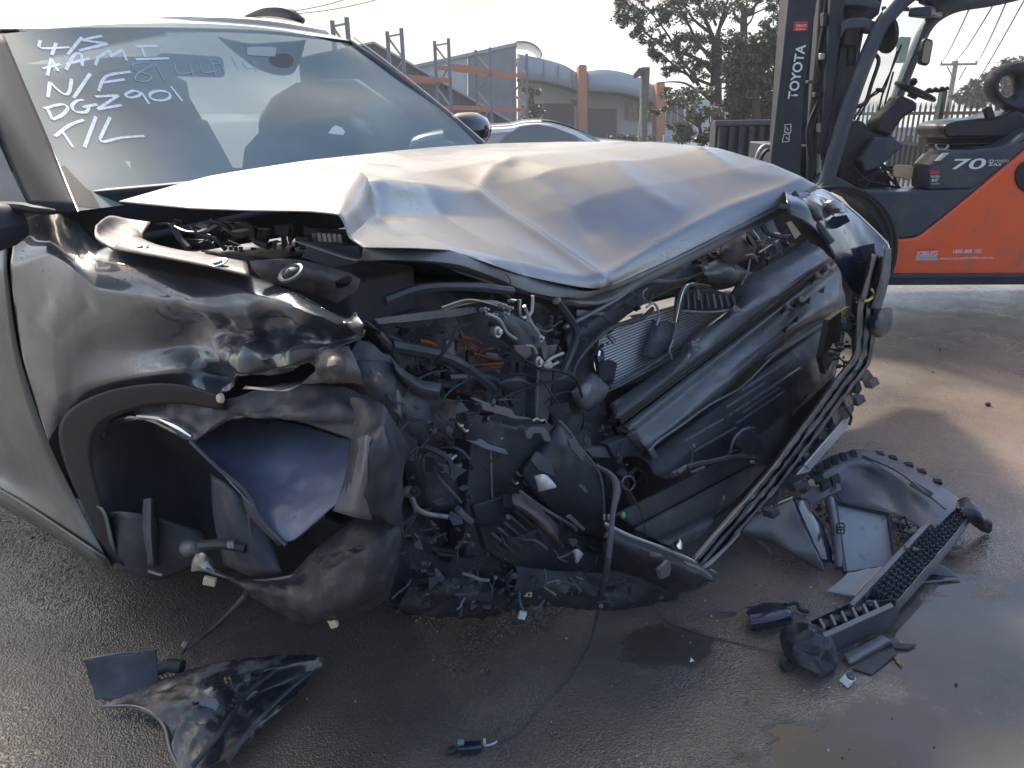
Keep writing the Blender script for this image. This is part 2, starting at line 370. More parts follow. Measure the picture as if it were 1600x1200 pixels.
bd = thing('workshop_building', 'grey workshop with curved metal fascia and orange pilasters', 'building', Yp(900, 210, 42).xy.to_3d())
Y1 = 42.0
def panel(name, pts, y, depth, m_, par=bd, **kw): b = MB(); b.prism(ppl(pts, y), (0, depth, 0)); return b.build(name, m_, par, smooth=False, **kw)
panel('side_wall', [(650, 104), (730, 87), (730, 222), (650, 222)], 39.0, .3, M_conc)
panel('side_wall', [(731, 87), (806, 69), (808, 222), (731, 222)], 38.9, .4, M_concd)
panel('roof_capping', [(648, 101), (807, 66), (808, 71), (650, 106)], 38.8, .9, M_fascia)
panel('wall', [(809, 110), (904, 125), (904, 225), (809, 225)], Y1, .3, M_conc)
panel('wall', [(917, 120), (1026, 140), (1026, 225), (917, 225)], Y1, .3, M_conc)
panel('wall', [(1038, 150), (1180, 160), (1180, 225), (1038, 225)], Y1, .3, M_conc)
b = MB()                                                          # curved fascias, deep
t1 = [(808, 86), (845, 93), (880, 103), (904, 117)]; u1 = [(808, 123), (845, 126), (880, 134), (908, 144)]
b.patch([[Yp(u, v, 40) for u, v in t1], [Yp(u, v, 39.8) for u, v in u1]], 6, 1); b.build('fascia', M_fascia, bd, solid=.15)
for s_ in (.15, .38, .62, .85):
    q = crv([Vector((u, v, 0)) for u, v in t1], 8); w = crv([Vector((u, v, 0)) for u, v in u1], 8); i = int(s_*(len(q)-1)); MB().bar(Yp(q[i].x, q[i].y+1, 39.85), Yp(w[i].x, w[i].y, 39.68), .05, .05).build('seam', M_concd, bd, smooth=False)
b = MB(); t2 = [(917, 113), (945, 110.5), (975, 115), (1003, 125), (1027, 139)]; u2 = [(917, 142), (945, 143), (975, 146), (1003, 153), (1030, 163)]
b.patch([[Yp(u, v, 40) for u, v in t2], [Yp(u, v, 39.8) for u, v in u2]], 6, 1); b.build('fascia', M_fascia, bd, solid=.15)
for tt in (u1, u2):
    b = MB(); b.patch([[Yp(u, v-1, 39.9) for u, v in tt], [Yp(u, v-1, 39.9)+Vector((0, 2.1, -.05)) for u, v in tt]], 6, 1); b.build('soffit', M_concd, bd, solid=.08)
for tt in (t1, t2):
    b = MB(); b.patch([[Yp(u, v, 40.1) for u, v in tt], [Yp(u, v, 40.1)+Vector((0, 9, .0)) for u, v in tt]], 6, 1); b.build('roof', M_fascia, bd, solid=.1)
b = MB()                                                          # glazed vault on the roof
rows = []
for yy in (40.2, 42.5, 45): rows.append([Yp(806, 87, 40.2)+Vector((a*1.32, yy-40.2, h*.66)) for a, h in ((0, 0), (0, .9), (.2, 1), (.5, .93), (.75, .7), (.93, .35), (1, 0))])
b.patch(rows, 4, 3); b.build('roof_light', mat('vault_sheet', (.45, .58, .60), .25, .2), bd, solid=.03)
panel('pilaster', [(904, 104), (906, 101), (915, 101), (917, 104), (917.5, 222), (904, 222)], 39.2, 1.2, M_pil)
panel('pilaster', [(1026, 131), (1029, 128), (1037, 128), (1039, 131), (1038.5, 222), (1026, 222)], 39.2, 1.2, M_pil)
def roller(x0_, x1_, y0_, y1_):
    o = panel('roller_door', [(x0_, y0_), (x1_, y0_+1.5), (x1_, y1_), (x0_, y1_)], Y1-.1, .05, M_door)
    n = 14; a0 = Yp(x0_, y0_+1.5, Y1-.12); a1 = Yp(x1_, y1_, Y1-.12); h = (a0.z-a1.z)/n
    b = MB(); b.bar(Vector((a0.x, Y1-.13, 0)), Vector((a1.x, Y1-.13, 0)), h*.55, .05, up=Vector((0, 1, 0)))
    sl = b.build('slat', M_door, o, smooth=False)
    sl.location.z = a1.z+h*.5
    for i in range(1, n): inst(sl, (0, 0, h*i), o)
roller(850, 897, 161, 215); roller(919, 963, 169, 222)
for (a, c, v0, v1) in ((977, 984, 161, 187), (986, 993, 162, 188), (995, 1002, 163, 189), (1012, 1019, 163, 190), (1041, 1048, 164, 193), (1051, 1058, 165, 194), (1061, 1068, 166, 195)):
    o = panel('window', [(a-1, v0-1), (c+1, v0-1), (c+1, v1+1), (a-1, v1+1)], Y1-.12, .1, M_conc); b = MB(); b.prism(ppl([(a, v0), (c, v0), (c, v1), (a, v1)], Y1-.15), (0, .02, 0)); b.build('pane', M_win, o, smooth=False)
panel('louvre_panel', [(893, 155), (901, 156), (901, 165), (893, 165)], Y1-.2, .1, M_door)
panel('boundary_wall', [(1037, 211), (1075, 212), (1075, 224), (1037, 224)], 36, .2, M_fascia)

# ================================================================== PALLET RACKING
rk = thing('pallet_racking', 'tall empty pallet racking with orange beams in the yard', 'racking', Vector((-2, 23, 0)))
fr = []
for (ua, va, ub, vb) in ((519, 32, 541.6, 27), (605, 49, 627, 44), (679, 64, 700.6, 60), (743, 78, 765.6, 74), (801, 88, 823, 84)):
    d = 2.2*1229/(181-vb); a = Yp(ua, va, d*1.03); c = Yp(ub, vb, d); fr.append((a, c))
    b = MB(); b.box((a.x, a.y, a.z/2), (.09, .09, a.z)).build('upright', M_rack, rk, smooth=False)
    b = MB(); b.box((c.x, c.y, c.z/2), (.09, .09, c.z)).build('upright', M_rack, rk, smooth=False)
    zz = a.z-.12; q = 0
    while zz > .4:
        lo = zz-.55; p1, p2 = (a, c) if q % 2 == 0 else (c, a)
        b = MB()
        if q == 0: b.bar(Vector((a.x, a.y, zz)), Vector((c.x, c.y, zz)), .04, .04)
        b.bar(Vector((p1.x, p1.y, zz)), Vector((p2.x, p2.y, lo)), .04, .04); b.build('brace', M_rack, rk, smooth=False)
        zz = lo; q += 1
def beam(i, j, z, side):
    p = Vector(fr[i][side]); q = Vector(fr[j][side]); p.z = q.z = z
    b = MB(); b.bar(p, q, .05, .12); b.build('beam', M_beam, rk, smooth=False)
for side in (0, 1):
    beam(0, 1, 2.25, side); beam(1, 2, 2.22, side); beam(2, 3, 2.62, side); beam(3, 4, 2.55, side)
    beam(0, 1, 1.5, side); beam(1, 2, 1.5, side); beam(2, 3, 1.52, side); beam(3, 4, 1.46, side)

# ================================================================== TIMBER POST, CONTAINER
ps = thing('timber_post', 'weathered timber post with a floodlight beside the tree', 'post', Vector((Yp(1008, 200, 25).x, 25, 0)))
a = Yp(1009, 105, 25); MB().tube([Vector((a.x, 25, 0)), Vector((a.x, 25, 1.4)), a], [.15, .14, .135], 12).build('post', M_wood, ps)
b = MB(); c = Yp(1001, 112, 24.8); b.bar(c+Vector((.1, .1, .05)), c+Vector((-.02, 0, -.02)), .1, .1); b.prism([c+Vector(q) for q in ((-.05, 0, .12), (.12, 0, .1), (.02, 0, -.12), (-.2, 0, -.2), (-.22, 0, -.08))], (0, .18, 0)); b.build('floodlight', M_door, ps, smooth=False)
MB().tube([Yp(1002, 118, 24.82), Yp(1001, 150, 24.82), Yp(1002, 215, 24.82)], .03, 6).build('conduit', M_galv, ps)

sk = thing('skip_bin', 'dark ribbed steel bin between the tree and the forklift', 'skip bin', Vector((Yp(1160, 240, 11).x, 11, 0)))
a = Yp(1119, 190, 11); c = Yp(1300, 197, 11); zt = a.z
MB().box(((a.x+c.x)/2, 11.15, zt/2), (c.x-a.x, .3, zt)).build('body', M_mast, sk, smooth=False)
MB().box(((a.x+c.x)/2, 11.0-.06, zt-.02), (c.x-a.x+.1, .14, .07)).build('rim', M_dgrey, sk, smooth=False, bevel=.01)
n = 12
rib = MB().prism([Vector((a.x+.03, 10.99, .05)), Vector((a.x+.03, 10.90, .05)), Vector((a.x+.10, 10.90, .05)), Vector((a.x+.10, 10.99, .05))], (0, 0, zt-.12)).build('rib', M_mast, sk, smooth=False)
for i in range(1, n): inst(rib, ((c.x-a.x-.1)*i/(n-1), 0, 0), sk)

# ================================================================== TREES
def leaves(b, c, rad, n, ls, lw, droop=.4):
    for _ in range(n):
        while 1:
            d = Vector((random.uniform(-1, 1), random.uniform(-1, 1), random.uniform(-1, 1)))
            if d.length < 1: break
        p = c+Vector((d.x*rad[0], d.y*rad[1], d.z*rad[2]))
        a = Vector((random.gauss(0, 1), random.gauss(0, 1), random.gauss(0, .7)-droop)).normalized()
        w = a.cross(Vector((random.gauss(0, 1), random.gauss(0, 1), random.gauss(0, 1)))).normalized()
        l = ls*random.uniform(.6, 1.3); w *= lw*random.uniform(.6, 1.2)
        b.add([p, p+a*l*.45+w, p+a*l, p+a*l*.45-w], [(0, 1, 2, 3)])
def tree(label, Y, trunk, limbs, clumps, lm, ls=.13, lw=.025, group=None, cat='tree', name='gum_tree', twigs=1, dens=1.0):
    base = Yp(trunk[-1][0], trunk[-1][1], Y); base.z = 0
    t = thing(name, label, cat, base, group)
    pts = [Yp(u, v, Y) for u, v, r in trunk]; pts.append(Vector((pts[-1].x, Y, -.05)))
    MB().tube(pts, [r for u, v, r in trunk]+[trunk[-1][2]*1.25], 10, sm=3).build('trunk', M_bark, t)
    for lb in limbs:
        dy = random.uniform(-1, 1); q = [Yp(u, v, Y)+Vector((0, dy*i*.25, 0)) for i, (u, v) in enumerate(lb[1:])]
        MB().tube(q, [lb[0]*(1-.75*i/(len(q)-1)) for i in range(len(q))], 6, sm=3).build('limb', M_bark, t)
    px = Y/1229.0
    fo = MB(); tw = MB()
    for (u, v, ru, rv, n) in clumps:
        cen = Yp(u, v, Y)+Vector((0, random.uniform(-1, 1)*ru*px, 0))
        m_ = max(4, int(n/32)); n = int(n*1.9)
        for k in range(m_):
            d = Vector((random.uniform(-1, 1)*ru, random.uniform(-1, 1)*ru, random.uniform(-1, 1)*rv))*px*.8
            cc_ = cen+d; rr = random.uniform(.22, .5)*min(ru, rv)*px
            leaves(fo, cc_, (rr*1.3, rr*1.3, rr*.9), int(n/m_*dens), ls, lw)
            if twigs: tw.tube([cen-d*.3, cen+d*.5+Vector((0, 0, .02)), cc_], [.012*px*60, .008*px*60, .004*px*60], 4)
    if twigs: tw.build('twigs', M_bark, t, kind='stuff')
    fo.build('foliage', lm, t, smooth=False, kind='stuff')
    return t
tree('large open gum tree with dark forked trunk, centre of the background', 22,
     [(1118, 60, .11), (1120, 100, .15), (1118, 150, .17), (1122, 190, .19), (1124, 222, .21)],
     [(.07, (1119, 75), (1105, 40), (1090, 10), (1085, -40)), (.07, (1119, 70), (1125, 30), (1140, -20)), (.05, (1108, 50), (1085, 30), (1070, 5), (1060, -20)),
      (.06, (1119, 95), (1090, 72), (1070, 40), (1055, 15)), (.07, (1119, 120), (1095, 95), (1060, 80), (1020, 60), (995, 35)), (.05, (1118, 135), (1090, 125), (1060, 110), (1030, 85), (1008, 80)),
      (.07, (1118, 160), (1095, 145), (1075, 115), (1050, 90), (1035, 60)), (.04, (1095, 145), (1070, 130), (1045, 128), (1025, 130)), (.04, (1119, 40), (1100, 0), (1105, -30)),
      (.04, (1085, 130), (1060, 100), (1040, 95)), (.03, (1060, 80), (1030, 40), (1000, 10), (980, 0)), (.05, (1121, 50), (1132, 20), (1128, -30))],
     [(985, 12, 30, 18, 420), (975, 30, 14, 14, 160), (1040, 25, 28, 20, 440), (1005, 40, 22, 16, 260), (1060, 5, 36, 16, 380), (1085, 60, 30, 20, 440), (1040, 72, 26, 14, 330), (1105, 20, 30, 22, 300),
      (1068, 90, 24, 14, 260), (1030, 85, 20, 10, 190), (1095, 110, 20, 14, 190), (1060, 112, 28, 10, 190), (1130, 70, 22, 26, 260), (1010, 62, 16, 10, 130), (1150, 15, 26, 20, 220), (1110, 85, 16, 16, 180), (1020, -15, 60, 14, 500), (1110, -15, 60, 14, 400)],
     M_leafd, ls=.13, lw=.024)
tree('tall thin tree rising behind the dark bushy tree', 24,
     [(1163, 10, .09), (1162, 50, .11), (1164, 120, .13), (1165, 222, .15)],
     [(.06, (1162, 40), (1150, 20), (1146, -20)), (.06, (1163, 30), (1178, 10), (1200, -8), (1230, -10)), (.04, (1163, 45), (1176, 25), (1180, -20)), (.03, (1170, 25), (1200, 12), (1225, 8))],
     [(1195, 5, 36, 12, 380), (1225, 30, 20, 16, 330), (1200, 40, 16, 10, 120), (1215, 62, 18, 12, 240), (1150, 5, 14, 14, 120), (1175, -8, 60, 10, 300)], M_leafd, ls=.13, lw=.026)
tree('dense dark bushy tree directly left of the forklift mast', 20,
     [(1180, 140, .10), (1182, 222, .12)], [(.05, (1180, 160), (1160, 120), (1155, 90)), (.05, (1181, 150), (1200, 110), (1205, 80))],
     [(1175, 75, 36, 20, 900), (1205, 90, 34, 26, 1000), (1165, 110, 30, 22, 900), (1195, 130, 40, 24, 1200), (1165, 150, 26, 20, 800), (1195, 170, 44, 22, 1200), (1150, 175, 16, 18, 350), (1225, 140, 20, 40, 900), (1210, 60, 26, 14, 500)], M_leafd, ls=.13, lw=.04, name='bushy_tree')
tree('slender shrub with crooked stems below the gum tree', 19, [(1092, 190, .03), (1096, 222, .05)],
     [(.03, (1094, 200), (1075, 185), (1060, 175)), (.03, (1094, 195), (1095, 175), (1080, 155)), (.025, (1120, 215), (1112, 190), (1118, 175))],
     [(1060, 165, 30, 18, 330), (1085, 150, 26, 16, 330), (1100, 175, 22, 18, 300), (1045, 145, 18, 10, 140), (1112, 200, 14, 16, 220), (1040, 172, 20, 6, 90), (1070, 195, 26, 8, 120)], M_leafg, ls=.10, lw=.03, cat='shrub', name='shrub')
tree('pale leafed small bush at the low wall', 18, [(1065, 215, .02), (1066, 224, .03)], [(.015, (1066, 222), (1060, 205), (1058, 195))],
     [(1068, 203, 16, 10, 330), (1060, 213, 8, 8, 100), (1078, 212, 8, 10, 120)], M_leafg, ls=.10, lw=.03, cat='shrub', name='shrub')
tree('bright green shrub at the foot of the gum tree', 16, [(1112, 215, .02), (1113, 226, .03)], [(.015, (1113, 222), (1108, 205), (1106, 195))],
     [(1110, 210, 16, 14, 420), (1098, 218, 12, 8, 150)], M_leaf, ls=.09, lw=.03, cat='shrub', name='shrub')
tree('slim young tree in front of the roller door', 30, [(833, 150, .03), (836, 222, .05)], [(.03, (834, 180), (828, 160), (828, 140)), (.03, (835, 200), (848, 185), (852, 178))],
     [(830, 150, 10, 20, 170), (835, 178, 16, 14, 230), (848, 190, 14, 10, 200), (825, 195, 12, 8, 90), (860, 196, 12, 5, 100)], M_leafg, ls=.15, lw=.045, cat='shrub', name='shrub')
tree('low scrubby hedge in front of the second roller door', 34, [(978, 218, .02), (978, 222, .03)], [(.02, (978, 220), (970, 214), (960, 212))],
     [(968, 213, 12, 4, 150), (990, 215, 14, 4, 170), (950, 215, 10, 3, 100), (1020, 214, 8, 3, 80)], M_leafg, ls=.14, lw=.04, cat='hedge', name='hedge')
tree('pale gum tree behind the fence at the far right', 40, [(1560, 150, .12), (1558, 190, .16), (1560, 210, .18)],
     [(.08, (1559, 160), (1545, 140), (1530, 130)), (.08, (1559, 155), (1570, 130), (1580, 110))],
     [(1535, 135, 18, 10, 380), (1560, 118, 24, 12, 500), (1585, 105, 22, 12, 480), (1548, 158, 24, 12, 420), (1515, 150, 14, 10, 180), (1575, 145, 18, 14, 300), (1600, 120, 20, 25, 500), (1625, 110, 30, 30, 500)], M_leafg, ls=.26, lw=.07)

# ================================================================== UTILITY POLES, LINES, FENCE, VANS
def upole(label, u, vt, Y, arms):
    p = Yp(u, vt, Y); t = thing('utility_pole', label, 'utility pole', Vector((p.x, Y, 0)), 'utility poles behind the fence')
    MB().tube([Vector((p.x, Y, 0)), p], [.0036*Y, .0028*Y], 10).build('pole', M_wood, t)
    for (v, ul, ur) in arms:
        MB().bar(Yp(ul, v, Y-.2), Yp(ur, v-1, Y-.2), .003*Y, .0025*Y).build('crossarm', M_wood, t, smooth=False)
        for k in (0.03, .33, .97):
            q = Yp(ul+(ur-ul)*k, v, Y-.2); MB().lathe(q, ZX, [(0, .02), (.0015*Y, .0012*Y), (.003*Y, .0006*Y), (.0045*Y, .001*Y)], 6).build('insulator', M_door, t)
    return t
upole('tall timber utility pole with one crossarm behind the fence', 1494, 95, 60, [(101, 1469, 1526)])
upole('short distant utility pole left of the tall one', 1470.5, 166, 110, [(169, 1459, 1481)])
MB_ = MB(); q = Yp(1494, 101, 59.8)
MB_.tube([Yp(1480, 104, 59.7), Yp(1491, 125, 59.7)], .04, 5).tube([Yp(1510, 104, 59.7), Yp(1498, 125, 59.7)], .04, 5)
tag(MB_.build('pole_stays', M_wire), 'thin diagonal stays under the utility pole crossarm', 'stay')
def wire(label, a, b_, ya, yb, sag, r):
    A = Yp(*a, ya); B = Yp(*b_, yb); pts = [A.lerp(B, k/12)-Vector((0, 0, sag*4*(k/12)*(1-k/12))) for k in range(13)]
    tag(MB().tube(pts, r, 5).build('power_line', M_wire), label, 'power line', 'power lines over the yard')
wire('power line from the left tip of the crossarm', (1470, 98), (1525, -10), 60, 22, .3, .025)
wire('power line from the middle of the crossarm', (1489, 98), (1562, -10), 60, 22, .3, .025)
wire('power line from the right tip of the crossarm', (1526, 97), (1578, -10), 60, 22, .3, .025)
wire('power line climbing steeply from behind the fence to the right', (1500, 165), (1606, -10), 60, 20, .3, .02)
wire('power line leaving the crossarm towards the right edge', (1526, 98), (1640, 74), 60, 70, .4, .02)
wire('low power line running right behind the seat', (1480, 140), (1640, 130), 60, 60, .2, .02)
wire('upper of the two wires over the car roof', (430, 20), (560, -8), 30, 30, .1, .014)
wire('lower of the two wires over the car roof', (450, 22), (600, -4), 30, 30, .1, .014)

fe = thing('palisade_fence', 'black palisade fence with pointed pickets behind the forklift', 'fence', Vector((6, 11, 0)))
Yf = 12.0; fa = Yp(1392, 196, Yf+.4); fb = Yp(1640, 176, Yf-2.4)
dirv = Vector((fb.x-fa.x, fb.y-fa.y, 0)); ln = dirv.length; dirv.normalize(); hh = 1.38; Z180 = Matrix.Rotation(math.atan2(dirv.y, dirv.x), 3, 'Z')
def fpt(s_, z): return Vector((fa.x, fa.y, 0))+dirv*s_+Vector((0, 0, z))
n = int((ln+3.5)/.11)
def picket_mesh():
    b = MB(); w = .018; d = .012
    for (z0_, z1_, ww) in ((.04, hh-.07, w),): b.box((0, 0, (z0_+z1_)/2), (2*ww, d, z1_-z0_), None)
    b.add([(-w, -d/2, hh-.07), (w, -d/2, hh-.07), (w, d/2, hh-.07), (-w, d/2, hh-.07), (0, 0, hh)], [(0, 1, 4), (1, 2, 4), (2, 3, 4), (3, 0, 4)])
    b.v = [Z180 @ q for q in b.v]; return b
b = picket_mesh(); b.v = [q+fpt(-1.6, 0) for q in b.v]; pk = b.build('picket', M_fence, fe, smooth=False)
for i in range(1, n): inst(pk, dirv*.11*i, fe)
for z in (hh-.16, .78, .3): MB().bar(fpt(-1.7, z)+Vector((0, .02, 0)), fpt(ln+2, z)+Vector((0, .02, 0)), .02, .045).build('rail', M_fence, fe, smooth=False)
for s_ in (1.05, ln+.3): MB().box(fpt(s_, .76)+Vector((0, .05, 0)), (.08, .08, 1.52), Z180).build('fence_post', mat('post_green', (.03, .05, .05), .5), fe, smooth=False)

def van(label, u0, u1, vt, Y, m_, kind):
    a = Yp(u0, vt, Y); c = Yp(u1, vt, Y); t = thing('parked_van', label, 'van', Vector(((a.x+c.x)/2, Y, 0)), 'vans behind the fence')
    zt = a.z; w = c.x-a.x
    b = MB(); prof = [(0, .35), (w, .35), (w, zt-.25), (w-.08, zt-.04), (w-.3, zt), (.9, zt), (.55, zt-.1), (.15, zt*.55), (0, zt*.48)] if kind else [(0, .35), (w, .35), (w, zt), (0, zt)]
    b.prism([Vector((a.x+x, Y, z)) for x, z in prof], (0, 2.0, 0)); b.build('body', m_, t, bevel=.04)
    b = MB(); b.prism([Vector((a.x+x, Y-.01, z)) for x, z in ((.75, zt*.55), (1.6, zt*.55), (1.6, zt*.86), (.98, zt*.86))], (0, .03, 0)); b.build('window', M_win, t, smooth=False)
    for x in (.8, w-.8): MB().lathe(Vector((a.x+x, Y-.05, .34)), Vector((0, 1, 0)), [(0, .2), (.001, .33), (.2, .34), (.25, .2)], 20).build('wheel', M_black, t)
    MB().box((a.x+w/2, Y-.015, .62), (w*.94, .02, .05)).build('side_strip', M_door, t, smooth=False)
van('white van standing behind the left part of the fence', 1385, 1470, 243, 16, M_vanw, 1)
van('second white van beyond the fence, partly behind the seat', 1475, 1600, 238, 18, M_vanw, 1)
sb = thing('site_office', 'beige transportable building behind the vans', 'building', Vector((Yp(1440, 200, 27).x, 27, 0)))
a = Yp(1395, 203, 27); c = Yp(1500, 200, 27)
MB().box(((a.x+c.x)/2, 28.5, a.z/2), (c.x-a.x, 3, a.z)).build('wall', M_beige, sb, smooth=False)
MB().box(((a.x+c.x)/2, 28.5, a.z+.04), (c.x-a.x+.2, 3.2, .08)).build('roof', M_fascia, sb, smooth=False)
for u in (1420, 1462):
    q = Yp(u, 217, 26.95); MB().box(q, (.26, .04, .22)).build('window', M_win, sb, smooth=False)
for k in range(6):
    q = Yp(1400+k*17, 215, 26.97); MB().box((q.x, 26.97, a.z/2), (.04, .03, a.z)).build('batten', M_conc, sb, smooth=False)
# thin haze box, added to pale the distance and lift darks like lens glare
HZ_D = 0.0016
if HZ_D:
    MH = bpy.data.materials.new('haze_veil'); MH.use_nodes = True; t = MH.node_tree; t.nodes.clear(); o_ = t.nodes.new('ShaderNodeOutputMaterial'); pv = t.nodes.new('ShaderNodeVolumePrincipled')
    pv.inputs['Color'].default_value = (.9, .93, 1, 1); pv.inputs['Density'].default_value = HZ_D; pv.inputs['Anisotropy'].default_value = .3; t.links.new(pv.outputs[0], o_.inputs['Volume'])
    hz = MB().box((0, 295, 13.5), (1260, 730, 29)).build('haze', MH, smooth=False); hz['kind'] = 'stuff'

# low silver car parked behind the wreck's bonnet
pc = thing('parked_car', 'low silver car parked behind the bonnet of the wreck', 'car', Vector((Yp(850, 220, 9.5).x, 9.5, 0)))
M_sil = mat('parked_silver', (.62, .63, .65), .25, .6, coat=1); Yc = 8.9
pf = [(640, 232), (645, 214), (690, 203), (752, 197.5), (790, 195), (800, 194), (818, 189.5), (845, 188.3), (872, 192), (905, 203.5), (938, 219), (1000, 226), (1060, 234), (1075, 250)]
rows = []
for dy, dz, sx in ((0, -.10, .0), (.05, -.02, 0), (.35, .0, 0), (.85, .012, 0), (1.35, 0, 0), (1.65, -.02, 0), (1.7, -.10, 0)):
    rows.append([Yp(u, v, Yc)+Vector((0, dy, dz)) for u, v in pf])
pb = MB().patch(rows, 4, 3).build('body', M_sil, pc, solid=.01)
MB().prism([Yp(u, v, Yc)+Vector((0, .0, -.09)) for u, v in pf]+[Vector((Yp(1075, 250, Yc).x, Yc, .2)), Vector((Yp(640, 250, Yc).x, Yc, .2))], (0, 1.7, 0)).build('side', M_sil, pc, smooth=False)
MB().patch([[Yp(u, v, Yc)+Vector((0, dy, .008)) for u, v in ((846, 188.6), (872, 192.2), (905, 203.6), (936, 218.6))] for dy in (.06, .35, .85, 1.35, 1.62)], 4, 3).build('windscreen', mat('parked_glass', (.34, .40, .39), .08, 0, spec=1), pc, solid=.004)  # pale base colour stands in for sky reflected in the glass
MB().prism([Yp(u, v, Yc)-Vector((0, .01, 0)) for u, v in ((790, 212), (812, 198), (838, 194), (866, 199), (900, 212), (905, 222), (780, 222))], (0, .01, 0)).build('side_window', mat('parked_side_glass', (.22, .26, .26), .1, 0, spec=1), pc, smooth=False)
MB().tube([Yp(u, v, Yc)-Vector((0, .012, -.0)) for u, v in ((752, 199.5), (790, 197), (800, 196), (820, 192), (846, 191), (868, 194.5), (905, 206), (938, 221))], .008, 6, sm=3).build('window_trim', M_sil, pc)
for u in (720, 1000): MB().lathe(Vector((Yp(u, 240, Yc).x, Yc-.02, .3)), Vector((0, 1, 0)), [(0, .18), (.001, .3), (.2, .3), (.22, .2)], 20).build('wheel', M_black, pc)
# ================================================================== FORKLIFT (side-on, mast to the left)
YF = 4.6
fk = thing('forklift', 'orange and dark grey forklift parked side-on behind the wreck', 'forklift', Vector((Yp(1480, 440, YF).x, YF, 0)))
def fp(name, pts, y, depth, m_, bevel=.008, par=None, label=None): b = MB(); b.prism([Yp(u, v, y) for u, v in pts], (0, depth, 0)); return b.build(name, m_, par or fk, bevel=bevel, ang=25, label=label)
def arc(cx, cy, rx, ry, a0, a1, n=12): return [(cx+rx*math.cos(R_(a0+(a1-a0)*i/n)), cy-ry*math.sin(R_(a0+(a1-a0)*i/n))) for i in range(n+1)]
# rear counterweight / side cover
fp('side_panel', [(1384, 375), (1418, 373.5), (1432, 371.5), (1442, 366), (1480, 336), (1540, 287), (1601, 237), (1690, 168), (1790, 150), (1790, 430), (1384, 432)], YF, .22, M_orange, bevel=.012)
fp('handhold_recess', arc(1612, 276, 25, 26, 0, 360, 24)[:-1], YF-.012, .03, M_black, bevel=.004)
fp('chassis_rail', [(1384, 433), (1790, 432), (1790, 444), (1384, 446)], YF-.02, 1.1, M_mast)
fp('step_edge', [(1384, 428), (1790, 427), (1790, 433.5), (1384, 434.5)], YF-.03, .05, M_dgrey, bevel=.003)
fp('floor_panel', [(1297, 272), (1310, 277), (1340, 293), (1358, 298.5), (1400, 299.5), (1516, 296), (1540, 284), (1480, 333), (1440, 364), (1428, 370), (1384, 372.5), (1370, 345), (1345, 315), (1310, 298), (1280, 294)], YF+.01, .28, M_dgrey)
fp('hood', [(1451, 297), (1452, 268), (1456, 258), (1470, 243), (1482, 238), (1530, 234), (1565, 230), (1585, 222), (1610, 205), (1700, 180), (1700, 170), (1598, 238), (1530, 292), (1516, 296.5)], YF+.025, .22, M_dgrey, bevel=.02)
fp('hood_lamp', [(1463, 252), (1476, 239), (1484, 239), (1470, 251)], YF+.005, .03, mat('lamp_lens', (.55, .55, .42), .2), bevel=.003)
fp('warning_label', [(1452.5, 266), (1469, 267), (1470, 288), (1452, 289)], YF+.018, .004, M_dgrey, bevel=0)
fp('warning_label', [(1453.5, 266.5), (1468, 267), (1469, 272), (1453, 272)], YF+.013, .003, M_redp, bevel=0)
yq = YF+.010; pxm = lambda n_: n_*YF/1155.0
def ft(s, u, v, hpx, wpx, m_, y=YF-.004, **kw): return text(s, Yp(u, v, y), pxm(hpx), m_, fk, width=pxm(wpx), **kw)
ft('Seat Belts', 1454, 277.5, 4, 14, M_white, y=yq); ft('MUST', 1455.5, 284, 4.5, 10, M_white, y=yq, bold=.02); ft('be worn', 1455, 288.2, 2.6, 12, M_white, y=yq)
ft('70', 1487, 265, 15.5, 50, M_white, y=YF+.018, bold=.012, shear=.12, name='model_number')
ft('TOYOTA', 1554, 254, 4, 22, M_white, y=YF+.018); ft('SAS', 1544, 259.5, 4, 20, M_white, y=YF+.018, bold=.01, shear=.2)
b = MB(); c = Yp(1549, 252, YF+.018)
b.tube([c+Vector((math.cos(t/16*6.283)*.016, 0, math.sin(t/16*6.283)*.009)) for t in range(17)], .0014, 5, caps=False)
b.tube([c+Vector((math.cos(t/16*6.283)*.007, 0, math.sin(t/16*6.283)*.008)) for t in range(17)], .0012, 5, caps=False); b.build('emblem', M_white, fk)
ft('1800 800 102', 1489, 396, 6, 44, M_white, bold=.01); ft('www.justusedforklifts.com.au', 1468, 407, 5.5, 84, M_white)
fp('dealer_decal', [(1431, 398), (1463, 398), (1467, 407), (1430, 407)], YF-.004, .003, mat('decal_grey', (.45, .35, .33), .6), bevel=0)
ft('FORKLIFTS', 1433, 399, 6.4, 32, M_white, y=YF-.008, bold=.015); ft('JUST USED', 1434, 392.5, 4, 28, M_redp, y=YF-.008, bold=.01)
